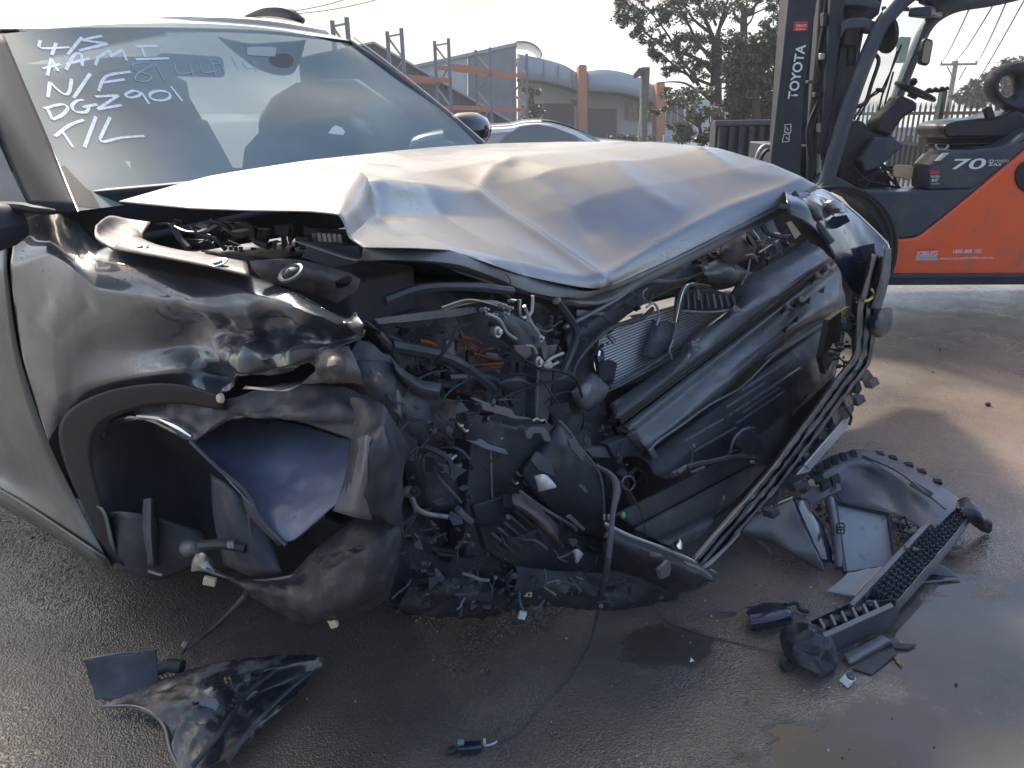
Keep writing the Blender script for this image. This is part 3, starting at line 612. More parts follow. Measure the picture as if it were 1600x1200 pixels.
# front fender (round guard over the drive wheel), seen above the wreck's bonnet
b = MB(); cx, cy = 1290, 400
rows = []
for yy in (YF-.05, YF+.02, YF+.35):
    rr = 1 if yy > YF-.04 else .985
    rows.append([Yp(cx, cy, YF)+Vector((math.cos(R_(a_))*.40*rr, yy-YF, math.sin(R_(a_))*.42*rr)) for a_ in range(-20, 175, 13)])
b.patch(rows, 2, 2); b.build('mudguard', M_dgrey, fk, solid=.02)
b = MB(); c = Yp(cx, cy, YF); c.y = YF-.06
b.tube([c+Vector((math.cos(R_(a_))*.405, 0, math.sin(R_(a_))*.425)) for a_ in range(-20, 175, 8)], .012, 6); b.build('mudguard_lip', M_black, fk)
def wheel(u, v, rz, y0, name='wheel', par=None):
    c = Yp(u, v, YF); c.z = rz+.0; c.y = y0
    t_ = MB().lathe(c, Vector((0, 1, 0)), [(0, rz*.55), (.0, rz*.9), (.03, rz), (.22, rz), (.25, rz*.9), (.25, rz*.5)], 36).build(name, M_black, par or fk)
    MB().lathe(c+Vector((0, -.005, 0)), Vector((0, 1, 0)), [(.05, .01), (.05, rz*.2), (.03, rz*.25), (.06, rz*.3), (.05, rz*.5), (0, rz*.56), (.02, rz*.58)], 28).build('rim', M_dgrey, t_)
wheel(1300, 420, .34, YF+.03); wheel(1300, 420, .34, YF+.85); wheel(1725, 430, .27, YF+.03)
# front pillar: thick tube bending into the roof
def tubep(name, pts, r, y, m_=M_dgrey, sm=4, n=14, par=None):
    b = MB(); b.tube([Yp(u, v, y) for u, v in pts], r, n, sm=sm); return b.build(name, m_, par or fk)
tubep('front_pillar', [(1287, 298), (1300, 255), (1325, 170), (1350, 100), (1372, 50), (1392, 20), (1420, -8), (1470, -38), (1560, -50)], [.046, .046, .046, .045, .045, .046, .048, .048, .048], YF+.05)
tubep('front_pillar', [(1378, 235), (1388, 190), (1410, 130), (1432, 75), (1448, 42), (1468, 22), (1500, 8), (1560, -2), (1640, -22)], .042, YF+.95)
MB().bar(Yp(1438, 18, YF+.05), Yp(1458, 22, YF+.95), .12, .05).build('roof_crossbar', M_dgrey, fk, bevel=.01)
fp('roof_frame', [(1392, -20), (1452, 6), (1470, 18), (1500, 12), (1560, -3), (1620, -20)], YF+.3, .05, M_dgrey)
for k in range(7):
    MB().bar(Yp(1440+k*14, 2-k*3.0, YF+.08), Yp(1452+k*14, 8-k*3.4, YF+.95), .03, .02).build('roof_bar', M_mast, fk, smooth=False)
MB().bar(Yp(1380, 13, YF+.05), Yp(1452, 16, YF+.5), .02, .02).build('screen_header', M_dgrey, fk)
# screen between the two pillars
fp('windscreen', [(1318, 208), (1345, 130), (1365, 80), (1385, 42), (1402, 8), (1452, 16), (1435, 62), (1412, 118), (1392, 172), (1380, 215)], YF+.5, .006, M_glassg, bevel=0)
fp('screen_frame', [(1306, 213), (1316, 180), (1322, 158), (1325, 160), (1318, 185), (1312, 214)], YF+.48, .03, M_vinyl)
b = MB(); b.tube([Yp(u, v, YF+.1) for u, v in ((1335, 168), (1352, 160), (1362, 130), (1373, 96), (1366, 84), (1354, 74))], .012, 8, sm=4); b.build('grab_handle', M_vinyl, fk)
for pp in (((1338, 190), (1360, 152), (1378, 140), (1400, 92), (1408, 70)), ((1334, 186), (1354, 156), (1372, 140)), ((1366, 205), (1378, 150), (1384, 135), (1402, 80)), ((1372, 205), (1382, 165), (1396, 112))):
    tubep('wiper_arm', pp, .006, YF+.42, M_black, sm=2, n=6)
fp('wiper_blade', [(1371, 137), (1382, 138), (1384, 145), (1370, 143)], YF+.4, .03, M_black)
b = MB(); b.lathe(Yp(1386, 55, YF+.08), Vector((1, .15, .12)), [(-.008, .01), (-.01, .095), (.006, .1), (.012, .02), (.05, .012)], 20); b.build('mirror', M_black, fk)
mm = fp('mirror', [(1443, 64), (1447, 59), (1458, 62), (1459, 68), (1453, 99), (1449, 103), (1438, 100), (1437, 95)], YF+.55, .04, M_black, bevel=.008)
fp('mirror_glass', [(1445, 67), (1448, 62), (1456, 65), (1457, 69), (1451, 96), (1448, 99), (1440, 97), (1440, 94)], YF+.545, .004, mat('mirror_face', (.5, .5, .5), .04, 1), bevel=0, par=mm)
tubep('mirror_stem', [(1442, 80), (1430, 84), (1425, 92)], .008, YF+.6, M_black, sm=0, n=6)
fp('work_lamp', [(1403, 62), (1408, 57), (1425, 58), (1422, 70), (1415, 98), (1405, 97), (1408, 72), (1403, 70)], YF+.62, .07, M_dgrey)
# cowl / dashboard, steering column and wheel
fp('cowl', [(1306, 292), (1312, 240), (1318, 208), (1325, 192), (1340, 188), (1352, 190), (1358, 202), (1372, 206), (1384, 208), (1404, 216), (1400, 226), (1388, 250), (1376, 262), (1390, 280), (1394, 297), (1345, 297), (1330, 290)], YF+.3, .5, M_vinyl, bevel=.02)
fp('knee_panel', [(1372, 214), (1398, 216), (1414, 226), (1410, 232), (1398, 240), (1386, 252), (1374, 262), (1352, 270), (1345, 250)], YF+.2, .12, M_dgrey, bevel=.012)
fp('steering_column', [(1368, 206), (1372, 188), (1402, 160), (1408, 148), (1428, 156), (1436, 163), (1432, 172), (1420, 180), (1414, 182), (1396, 208), (1392, 214)], YF+.28, .16, M_vinyl, bevel=.02)
b = MB(); c = Yp(1430, 143, YF+.36); ax = Vector((.40, -.12, .9)).normalized(); e1 = ax.cross(Vector((0, 1, 0))).normalized(); e2 = ax.cross(e1)
b.tube([c+(e1*math.cos(t/28*6.2832)+e2*math.sin(t/28*6.2832))*.125 for t in range(29)], .0125, 8, caps=False); sw = b.build('steering_wheel', M_vinyl, fk)
b = MB(); b.lathe(c-ax*.04, ax, [(0, .03), (.03, .035), (.045, .02)], 14)
for a_ in (30, 150, 270): b.bar(c-ax*.02, c+(e1*math.cos(R_(a_))+e2*math.sin(R_(a_)))*.12, .02, .012)
b.build('hub', M_vinyl, sw)
b = MB(); kc = c-e1*.10+ax*.015; kc = Yp(1425, 131, YF+.33); b.lathe(kc, ax, [(-.025, .01), (-.01, .012), (0, .022), (.02, .025), (.035, .012)], 12); b.build('spinner_knob', M_black, sw)
tubep('lever', [(1446, 144), (1452, 141), (1456, 143), (1461, 140), (1466, 142), (1471, 139), (1476, 140), (1481, 137)], [.012, .016, .011, .016, .011, .016, .012, .014], YF+.3, M_black, sm=3, n=8)
tubep('lever_stalk', [(1432, 148), (1446, 144)], .006, YF+.3, M_black, sm=0, n=6)
fp('pedal_plate', [(1397, 260), (1400, 257), (1425, 258), (1428.5, 262), (1426, 279), (1422, 282), (1414, 281), (1410, 278), (1399, 278), (1395.5, 274)], YF+.15, .02, M_tan)
for pp in (((1340, 284), (1360, 275), (1385, 262), (1400, 262)), ((1350, 296), (1372, 270), (1392, 280), (1408, 296)), ((1360, 240), (1380, 262), (1390, 292)), ((1335, 262), (1352, 280), (1388, 290), (1412, 297)), ((1376, 255), (1396, 272), (1402, 296))):
    tubep('hose', pp, .009, YF+.22, M_black, sm=4, n=7)
# seat
b = MB()
fp('seat_cushion', [(1477, 211), (1476, 200), (1480, 194), (1495, 189), (1530, 185), (1556, 184), (1575, 178), (1592, 172), (1602, 180), (1608, 215), (1560, 215), (1500, 214), (1482, 216)], YF+.18, .34, M_vinyl, bevel=.03)
for k in range(4):
    fp('bellows', [(1483+k*1.0, 214+k*5.0), (1600, 212+k*4.2), (1600, 216+k*4.2), (1484+k*1.0, 218+k*5.0)], YF+.19+.012*(k % 2), .3, M_black, bevel=.008)
fp('bellows_core', [(1486, 214), (1600, 212), (1600, 232), (1487, 235)], YF+.22, .4, M_black)
b = MB()
outer = [(1556, 150), (1553, 135), (1556, 122), (1565, 110), (1580, 99), (1600, 92), (1640, 92), (1660, 120), (1655, 170), (1620, 186), (1590, 176), (1568, 166)]
inner = [(1567, 142), (1566, 132), (1569, 124), (1574, 120), (1582, 118), (1590, 121), (1592, 130), (1591, 142), (1586, 149), (1579, 150), (1572, 148), (1569, 145)]
for y_, dlt in ((YF+.18, 0), (YF+.30, 0)): pass
vs = [Yp(u, v, YF+.18) for u, v in outer]+[Yp(u, v, YF+.20) for u, v in inner]+[Yp(u, v, YF+.18)+Vector((0, .16, 0)) for u, v in outer]+[Yp(u, v, YF+.20)+Vector((0, .12, 0)) for u, v in inner]
n = 12; fs = []
for i in range(n):
    j = (i+1) % n; fs += [(i, j, n+j, n+i), (2*n+i, 3*n+i, 3*n+j, 2*n+j), (i, 2*n+i, 2*n+j, j), (n+i, n+j, 3*n+j, 3*n+i)]
b.add(vs, fs); b.build('seat_back', M_vinyl, fk, sub=2)
fp('seat_buckle', [(1538, 170), (1541, 167), (1551, 166), (1556, 182), (1553, 186), (1543, 187)], YF+.14, .03, M_black)
tubep('seat_belt', [(1548, 186), (1560, 183), (1572, 178), (1578, 172)], .008, YF+.15, M_black)
tubep('hood_hinge', [(1462, 226), (1465, 233), (1478, 233), (1482, 226)], .006, YF+.1, M_galv, sm=3, n=6)
# mast
ma = fp('mast_outer_rail', [(1236, -40), (1283, -40), (1268, 60), (1256, 150), (1250, 300), (1200, 300), (1206, 240), (1222, 100)], YF+.10, .05, M_mast, bevel=.006)
fp('mast_inner_rail', [(1283, -40), (1330, -40), (1312, 100), (1290, 300), (1262, 300), (1270, 120)], YF+.25, .06, M_mast, bevel=.004)
fp('mast_rail', [(1300, -40), (1326, -40), (1308, 100), (1290, 240), (1282, 240), (1292, 100)], YF+.10, .05, M_mast, bevel=.004)
fp('mast_outer_rail', [(1232, -40), (1260, -40), (1236, 300), (1206, 300)], YF+.95, .14, M_mast, bevel=.006)
fp('mast_inner_frame', [(1272, -40), (1388, -40), (1374, 22), (1352, 40), (1342, 95), (1322, 168), (1300, 300), (1240, 300)], YF+.55, .08, M_mast, bevel=.006)
fp('mast_crosspiece', [(1240, 228), (1300, 228), (1300, 300), (1232, 300)], YF+.26, .9, M_mast, bevel=.01)
fp('mast_top_plate', [(1290, -25), (1345, -22), (1378, 6), (1370, 16), (1345, 10), (1300, 8)], YF+.15, .5, M_dgrey, bevel=.01)
for (u, w_, m_) in ((1276, .03, M_mast), (1287, .022, M_galv), (1296, .016, M_black)):
    b = MB(); b.tube([Yp(u+13, -30, YF+.2), Yp(u+5, 80, YF+.2), Yp(u-6, 180, YF+.2), Yp(u-10, 290, YF+.2)], w_, 12); b.build('lift_cylinder', m_, fk)
for k, (u0, u1) in enumerate(((1280, 1262), (1288, 1270), (1296, 1282))):
    tubep('hydraulic_hose', [(u0+12, -20), (u0+6, 40), (u0-2, 95), (u0+4, 140), (u1, 200), (u1+3, 250)], .009, YF+.16-.015*k, M_black, n=7)
for (u, v, w, h) in ((1286, 88, 8, 10), (1284, 200, 9, 14), (1290, 30, 7, 20), (1278, 148, 9, 7), (1295, 70, 5, 12), (1271, 128, 16, 5)):
    fp('bracket', [(u-w/2, v-h/2), (u+w/2, v-h/2), (u+w/2-1, v+h/2), (u-w/2, v+h/2)], YF+.12, .05, M_galv if v in (88, 200) else M_mast, bevel=.003)
lb = fp('tilt_bracket', [(1315, 34), (1330, 28), (1350, 27), (1372, 34), (1372, 52), (1358, 50), (1350, 44), (1322, 46), (1315, 60)], YF+.07, .1, M_dgrey, bevel=.01)
fp('mast_lamp', [(1320, 44), (1347, 40), (1347, 60), (1338, 74), (1318, 72)], YF+.09, .08, M_black, bevel=.012)
tubep('lamp_tube', [(1332, 74), (1330, 104)], [.035, .025], YF+.14, M_mast, sm=0)
fp('sticker', [(1241, 34), (1263, 33), (1261, 48), (1239, 49)], YF+.097, .004, M_redp, bevel=0)
ft('FORKLIFTS', 1243.5, 42.5, 3.6, 15, M_white, y=YF+.09); ft('1800 800 102', 1243, 47.2, 2.4, 14, M_white, y=YF+.09)
mu = (Yp(1249, 82, YF+.09)-Yp(1237, 155, YF+.09)).normalized()
text('TOYOTA', Yp(1245.5, 155, YF+.088), pxm(14.5), M_white, fk, right=mu, up=Vector((-mu.z, 0, mu.x)), width=pxm(74), bold=.02)
b = MB()
for (p, q) in (((1225, 195), (1236, 194)), ((1236, 194), (1235, 208)), ((1225, 206), (1235, 208)), ((1227, 196), (1226, 206)), ((1224, 210), (1233, 209)), ((1233, 209), (1233, 221)), ((1222, 222), (1233, 221)), ((1225, 211), (1222, 222)), ((1229, 199), (1232, 204)), ((1228, 214), (1231, 218))):
    b.bar(Yp(*p, YF+.094), Yp(*q, YF+.094), .0035, .0035)
b.build('pictogram', M_white, fk, smooth=False)
tubep('hose_loop', [(1180, 262), (1184, 240), (1194, 228), (1206, 232), (1210, 246)], .012, YF+.3, M_galv, n=8)
tubep('hose_loop', [(1188, 262), (1190, 245), (1200, 234), (1210, 238)], .012, YF+.35, M_black, n=8)
# ================================================================== WRECKED CAR
M_paint = mat('silver_paint_shaded', (.070, .084, .102), .32, .45, coat=1.0, wet=95, rvar=(9, .30, .40))  # car silver darkened for the near side, its shade put into the colour
M_bon = mat('silver_paint_bonnet', (.28, .28, .285), .38, .80, coat=.25, wet=95, rvar=(6, .30, .38))  # lighter copy of the car silver for the sunlit bonnet
M_paintd = mat('silver_paint_shaded_door', (.10, .112, .105), .36, .5, coat=.6, wet=70, rvar=(7, .32, .48), bump=(60, .06, .001))  # car silver darkened for the door, shade included in the colour
M_under = mat('bonnet_underside', (.20, .205, .21), .5, .4, var=(10, (.14, .15, .16), .4, .7))
M_plas = mat('black_plastic', (.030, .036, .046), .42, 0, var=(14, (.05, .052, .055), .5, .8), bump=(160, .2, .001), rvar=(18, .32, .6))  # bluish lift in the colour stands in for veil glare and sky fill
M_plasd = mat('dusty_lifted_plastic', (.055, .062, .076), .5, 0, var=(11, (.12, .13, .145), .5, .8), bump=(120, .3, .001), rvar=(15, .38, .65))  # colour also lifted towards blue to imitate lens veil
M_plasg = mat('wet_grey_plastic', (.125, .13, .145), .36, 0, var=(9, (.15, .155, .165), .45, .75), wet=120, rvar=(12, .24, .45), spec=.7)
M_liner = mat('felt_liner', (.026, .031, .040), .75, 0, var=(8, (.055, .055, .06), .4, .8), bump=(40, .5, .004))
M_torn = mat('wet_liner_panel', (.115, .135, .20), .36, 0, wet=110, spec=.9, var=(9, (.14, .16, .22), .45, .75), rvar=(10, .3, .42))  # base tinted with the blue of reflected sky
M_scuff = mat('scuffed_rubber', (.020, .024, .031), .5, 0, var=(17, (.11, .11, .115), .58, .80), bump=(35, .5, .006), rvar=(14, .35, .7))
M_primer = mat('brown_grey_metal', (.14, .125, .12), .55, .1, var=(22, (.055, .05, .05), .48, .66), bump=(50, .25, .002), rvar=(10, .5, .65))
M_alu = mat('bare_aluminium', (.45, .46, .47), .38, .9, var=(20, (.28, .29, .3), .4, .7), bump=(60, .2, .002))
M_fin = mat('radiator_fins', (.12, .125, .13), .5, .2)
M_tube = mat('radiator_tube_alu', (.62, .63, .64), .4, .2)
M_orng = mat('cable_orange', (.30, .06, .02), .5, 0, var=(30, (.10, .04, .03), .4, .6))
M_chrome = mat('bright_metal', (.7, .7, .7), .18, 1)
M_clip = mat('cream_clip', (.60, .52, .36), .5)
M_paper = mat('white_paper', (.70, .72, .74), .7, 0, var=(90, (.5, .52, .55), .4, .7), bump=(70, .6, .003))
M_green = mat('green_plastic', (.10, .42, .14), .4)
M_yel = mat('yellow_plastic', (.55, .55, .10), .4)
M_blk = mat('deep_black', (.010, .012, .017), .6, 0, bump=(60, .3, .002))
M_gloss = mat('gloss_black', (.012, .014, .020), .10, 0, coat=.8)
M_bluepl = mat('dark_blue_black', (.012, .020, .045), .16, 0, coat=.7, rvar=(8, .12, .3))
M_dash = mat('dashboard', (.05, .055, .06), .6)
M_seat = mat('seat_fabric', (.12, .125, .13), .8)
M_bag = mat('airbag_cloth', (.62, .63, .62), .85, 0, bump=(14, .5, .02))

def glass(name, film, tint):
    M = bpy.data.materials.new(name); M.use_nodes = True; t = M.node_tree; t.nodes.clear(); A = t.nodes.new; k = t.links.new
    o = A('ShaderNodeOutputMaterial'); tr = A('ShaderNodeBsdfTransparent'); tr.inputs[0].default_value = (*tint, 1)
    df = A('ShaderNodeBsdfDiffuse'); df.inputs[0].default_value = (.30, .355, .355, 1); tl = A('ShaderNodeBsdfTranslucent'); tl.inputs[0].default_value = (.50, .48, .42, 1)
    gl = A('ShaderNodeBsdfGlossy'); gl.inputs['Roughness'].default_value = .12
    g = A('ShaderNodeNewGeometry'); mp_ = A('ShaderNodeMapping'); mp_.inputs['Scale'].default_value = (1.2, 1.2, 3); mp_.inputs['Rotation'].default_value = (.3, .5, .8)
    n = A('ShaderNodeTexNoise'); n.inputs['Scale'].default_value = 1.6; n.inputs['Detail'].default_value = 4; k(g.outputs['Position'], mp_.inputs[0]); k(mp_.outputs[0], n.inputs[0])
    r = A('ShaderNodeValToRGB'); r.color_ramp.elements[0].position = .3; r.color_ramp.elements[1].position = .7
    r.color_ramp.elements[0].color = (film[0],)*3+(1,); r.color_ramp.elements[1].color = (film[1],)*3+(1,); k(n.outputs['Fac'], r.inputs[0])
    m0 = A('ShaderNodeMixShader'); m0.inputs[0].default_value = .04; k(df.outputs[0], m0.inputs[1]); k(tl.outputs[0], m0.inputs[2])
    m1 = A('ShaderNodeMixShader'); k(r.outputs[0], m1.inputs[0]); k(tr.outputs[0], m1.inputs[1]); k(m0.outputs[0], m1.inputs[2])
    fr_ = A('ShaderNodeFresnel'); fr_.inputs['IOR'].default_value = 1.5; m2 = A('ShaderNodeMixShader'); k(fr_.outputs[0], m2.inputs[0]); k(m1.outputs[0], m2.inputs[1]); k(gl.outputs[0], m2.inputs[2]); k(m2.outputs[0], o.inputs[0])
    return M
M_wind = glass('dirty_windscreen', (.55, .80), (.50, .60, .62))
M_side = mat('tinted_side_glass', (.02, .021, .024), .12, 0, spec=.4, wet=80)

car = thing('wrecked_car', 'silver SUV with crushed front end, buckled bonnet and writing on the windscreen', 'car', K(-.3, .95, 0))
def creased(rows, nu, nv, cre, amp=0, freq=6, sharp=0):
    b = MB(); b.patch(rows, nu, nv, amp, freq, sharp)
    w = len(crv(rows[0], nu)); h = len(b.v)//w
    nr = []
    for i in range(h):
        for j in range(w):
            a = b.v[min(i+1, h-1)*w+j]-b.v[max(i-1, 0)*w+j]; c = b.v[i*w+min(j+1, w-1)]-b.v[i*w+max(j-1, 0)]
            q = c.cross(a); q = q.normalized() if q.length > 1e-12 else Vector((0, 0, 1))
            nr.append(q)
    if nr[len(nr)//2].dot(CAM-b.v[len(nr)//2]) < 0: nr = [-q for q in nr]
    v2 = []
    for p, q in zip(b.v, nr):
        d = 0
        for pl, wd, am in cre:
            m_ = 9
            for a, c in zip(pl, pl[1:]):
                ac = c-a; t = max(0, min(1, (p-a).dot(ac)/ac.length_squared)); dd = (a+ac*t-p).length; m_ = min(m_, dd)
            if m_ < wd*5: d += am*math.exp(-(m_/wd)**.95)
        v2.append(p+q*d)
    b.v = v2; return b
def Sr(row): return [S(*p) for p in row]

# ---- bonnet
BL = [.12, .4, .7, .95, 1.2, 1.5, 1.8]
BG = [[(186, 316), (330, 276), (480, 252), (600, 239), (660, 233), (710, 229), (750, 226)],
      [(300, 327), (430, 290), (540, 266), (650, 252), (730, 243), (810, 232), (880, 222.5)],
      [(420, 331), (490, 300), (600, 277), (700, 264), (800, 246), (910, 237), (1020, 223)],
      [(528, 337), (562, 284), (655, 290), (748, 298), (870, 262), (1000, 252), (1120, 233)],
      [(545, 372), (590, 335), (690, 338), (815, 345), (940, 305), (1065, 283), (1205, 257)],
      [(562, 384), (680, 378), (805, 408), (930, 436), (1025, 388), (1140, 330), (1258, 283)],
      [(568, 388), (700, 392), (820, 432), (936, 453), (1033, 412), (1152, 353), (1275, 290)]]
brow = [[S(u, v, l) for (u, v), l in zip(r, BL)] for r in BG]
LN = [.42, .5, .6, .7, .75, .95]
def bl(u, v, l): return S(u, v, l)
cre = [([bl(748, 300, .9), bl(830, 360, .93), bl(935, 440, .95)], .028, .022),
       ([bl(562, 286, .40), bl(545, 320, .30), bl(532, 345, .2)], .030, .022), ([bl(590, 292, .45), bl(600, 330, .42), bl(585, 372, .33)], .03, -.016),
       ([bl(600, 288, .5), bl(680, 290, .75), bl(748, 300, .9)], .03, .010),
       ([bl(748, 300, .93), bl(772, 262, 1.08), bl(800, 245, 1.18)], .035, .012),
       ([bl(800, 262, 1.13), bl(870, 290, 1.12), bl(920, 360, 1.08)], .07, -.016),
       ([bl(940, 438, .96), bl(1025, 385, 1.21), bl(1135, 325, 1.5), bl(1250, 282, 1.78)], .020, .008),
       ([bl(960, 250, 1.38), bl(1000, 290, 1.33), bl(1050, 330, 1.36)], .05, .010),
       ([bl(350, 292, .36), bl(480, 270, .55), bl(600, 268, .80)], .022, .004),
       ([bl(1090, 235, 1.74), bl(1150, 262, 1.66), bl(1240, 272, 1.76)], .03, .012)]
TENS[0] = .68
bon = creased(brow, 18, 18, cre, .0018, 5)
TENS[0] = 0
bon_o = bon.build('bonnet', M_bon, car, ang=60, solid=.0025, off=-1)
# folded lip and underside seen below the front edge
lip0 = [(568, 388, .12), (620, 387, .28), (700, 392, .4), (770, 410, .58), (820, 432, .7), (880, 447, .84), (936, 453, .95), (1033, 412, 1.2), (1152, 353, 1.5), (1275, 290, 1.8)]
lip1 = [(563, 408, .13), (640, 408, .28), (720, 417, .42), (780, 440, .6), (830, 460, .71), (885, 467, .84), (930, 462, .95), (1033, 420, 1.2), (1152, 360, 1.5), (1275, 296, 1.8)]
MB().patch([Sr(lip0), [S(u, v, l)-FX*.012 for u, v, l in lip1], [S(u, v, l)-FX*.16+ZX*.02 for u, v, l in lip1]], 6, 4, .003, 14).build('bonnet_lip', M_under, bon_o, solid=.002)
under = [[p-ZX*.055-FX*.03+LX*.07*(1-j/6) for j, p in enumerate(r)][1:] for r in brow[1:]]
MB().patch(under, 4, 4, .004, 9, 1).build('bonnet_liner', M_under, bon_o, solid=.002)

# ---- windscreen, roof, pillars
wr = [[(2, 53, .29), (150, 49, .57), (300, 49, .93), (430, 54, 1.28), (546, 68, 1.62)],
      [(42, 146, .215), (200, 142, .55), (350, 132, .95), (480, 125, 1.34), (615, 118, 1.66)],
      [(82, 240, .145), (260, 235, .55), (410, 215, .96), (560, 190, 1.38), (690, 172, 1.70)],
      [(120, 330, .07), (300, 315, .52), (450, 290, .96), (610, 262, 1.4), (752, 231, 1.74)]]
wrow = [Sr(r) for r in wr]
for i, r in enumerate(wrow):
    for j, p in enumerate(r): p += (FX*.6+ZX*.8)*(.03*math.sin(math.pi*j/4))
wb = MB().patch(wrow, 10, 10)
q_ = wb.f[50]
if (wb.v[q_[1]]-wb.v[q_[0]]).cross(wb.v[q_[3]]-wb.v[q_[0]]).dot(CAM-wb.v[q_[0]]) < 0: wb.f = [f[::-1] for f in wb.f]
wind = wb.build('windscreen', M_wind, car)
wbvh = BVHTree.FromPolygons(wb.v, wb.f)
def onwind(u, v, off=.002):
    d = ray(u, v).normalized(); h = wbvh.ray_cast(CAM, d)
    return (h[0]-d*off, h[1]) if h[0] is not None else None
def ribbon(b, pts, w, off=.003):
    q = [onwind(u, v, off) for u, v in crv([Vector((u, v, 0)) for u, v in pts], 3) and [(p.x, p.y) for p in crv([Vector((u, v, 0)) for u, v in pts], 3)]]
    q = [x for x in q if x]
    vs = []
    for i, (p, n) in enumerate(q):
        t = (q[min(i+1, len(q)-1)][0]-q[max(i-1, 0)][0]); s_ = t.cross(n); s_ = s_.normalized() if s_.length else LX
        ww = w*(1+.25*noise.noise(p*40)); vs += [p+s_*ww, p-s_*ww]
    b.add(vs, [(2*i, 2*i+1, 2*i+3, 2*i+2) for i in range(len(q)-1)])
M_chalk = mat('paint_marker_white', (.82, .86, .90), .7, var=(120, (.5, .56, .62), .45, .7)); M_chalkb = mat('paint_marker_blue', (.30, .44, .52), .7)
M_chalk.node_tree.nodes['Principled BSDF'].inputs['Alpha'].default_value = .95
def z5(l): return [(x/5, y/5+20) for x, y in l]
WORDS = {'4': [[(315, 215), (322, 275), (545, 268)], [(438, 235), (405, 330)]], '/': [[(640, 190), (530, 325)]], 'S': [[(800, 180), (720, 195), (640, 215)], [(640, 215), (840, 240)], [(840, 240), (620, 295)]],
 'A': [[(370, 490), (400, 355)], [(400, 355), (455, 455)], [(335, 435), (470, 400)]], 'A2': [[(515, 445), (580, 330), (635, 325), (642, 415)], [(520, 400), (700, 355)]],
 'M': [[(745, 410), (768, 345)], [(748, 345), (770, 345), (860, 292)], [(860, 292), (858, 340)], [(858, 340), (960, 290)], [(960, 290), (990, 375)]], 'I': [[(1060, 262), (1240, 258)], [(1105, 268), (1135, 345)], [(1060, 363), (1320, 355)]],
 'N': [[(375, 660), (390, 540)], [(390, 540), (440, 590), (500, 635), (540, 620), (560, 515)]], '/2': [[(705, 475), (575, 665)]], 'F': [[(770, 610), (830, 495), (1020, 460)], [(805, 545), (975, 520)]],
 'D': [[(370, 745), (410, 835)], [(410, 835), (490, 795), (530, 742), (480, 714), (345, 748)]], 'G': [[(655, 680), (600, 687), (562, 730), (590, 772), (670, 775), (692, 737), (645, 737)], [(645, 737), (760, 715)]],
 'Z': [[(745, 655), (925, 645)], [(925, 645), (760, 755)], [(760, 755), (950, 720)]], '9': [[(1100, 625), (1040, 608), (980, 640), (1010, 662), (1080, 650), (1105, 620)], [(1105, 620), (1165, 710)]],
 '0': [[(1250+82*math.cos(a/12*6.2832), 647+38*math.sin(a/12*6.2832)) for a in range(13)]], '1': [[(1335, 575), (1425, 690)]],
 'T': [[(430, 965), (540, 880), (655, 835)], [(490, 930), (570, 1050)]], '/3': [[(750, 810), (660, 1050)]], 'L': [[(860, 815), (780, 985)], [(780, 985), (810, 1008), (950, 975), (1130, 962)]]}
for wk in WORDS.values():
    b = MB()
    for st in wk: ribbon(b, z5(st), .0042)
    b.build('handwritten_character', M_chalk, wind, smooth=False)
for wk in ([[(232, 97), (208, 100), (212, 110), (236, 118), (230, 127), (212, 125), (215, 115), (235, 103), (232, 97)]], [[(243, 100), (256, 124)]], [[(272, 95), (278, 115), (302, 112)], [(295, 97), (303, 122)]],
           [[(312, 97), (318, 113), (340, 110)], [(330, 95), (338, 120)]], [[(345, 98), (330, 92), (328, 98), (345, 100), (350, 112)]], [[(362, 90), (372, 108)]], [[(378, 95), (385, 106), (402, 106)], [(396, 95), (400, 112)]]):
    b = MB()
    for st in wk: ribbon(b, st, .0020)
    b.build('handwritten_character', M_chalkb, wind, smooth=False)
# black border printed round the glass
def band(o_, i_, m_, name, off=.002, par=None):
    a = crv([Vector((u, v, 0)) for u, v in o_], 5); c = crv([Vector((u, v, 0)) for u, v in i_], 5)
    rows = [[], []]
    for p, q in zip(a, c):
        x, y = onwind(p.x, p.y, off), onwind(q.x, q.y, off)
        if x and y: rows[0].append(x[0]); rows[1].append(y[0])
    mid = [p.lerp(q, .5) for p, q in zip(*rows)]
    return MB().grid([rows[0], mid, rows[1]]).build(name, m_, par or wind)
M_frit = mat('frit_black', (.05, .05, .055), .35)
band([(5, 62), (44, 152), (84, 245), (118, 322)], [(40, 75), (47, 152), (92, 245), (140, 300)], M_frit, 'frit_border')
band([(118, 322), (140, 324), (170, 325), (200, 322)], [(108, 270), (128, 290), (155, 303), (200, 309)], M_frit, 'frit_border')
band([(338, 56), (360, 62), (392, 68), (430, 66), (462, 64), (478, 62)], [(350, 68), (372, 86), (396, 104), (425, 116), (455, 116), (470, 95)], mat('sensor_patch', (.13, .105, .10), .6), 'sensor_cover', off=-.01)
band([(386, 74), (400, 73), (420, 73), (432, 74)], [(386, 86), (400, 87), (420, 88), (430, 88)], mat('sensor_lens', (.42, .44, .42), .4), 'sensor_window', off=.003)
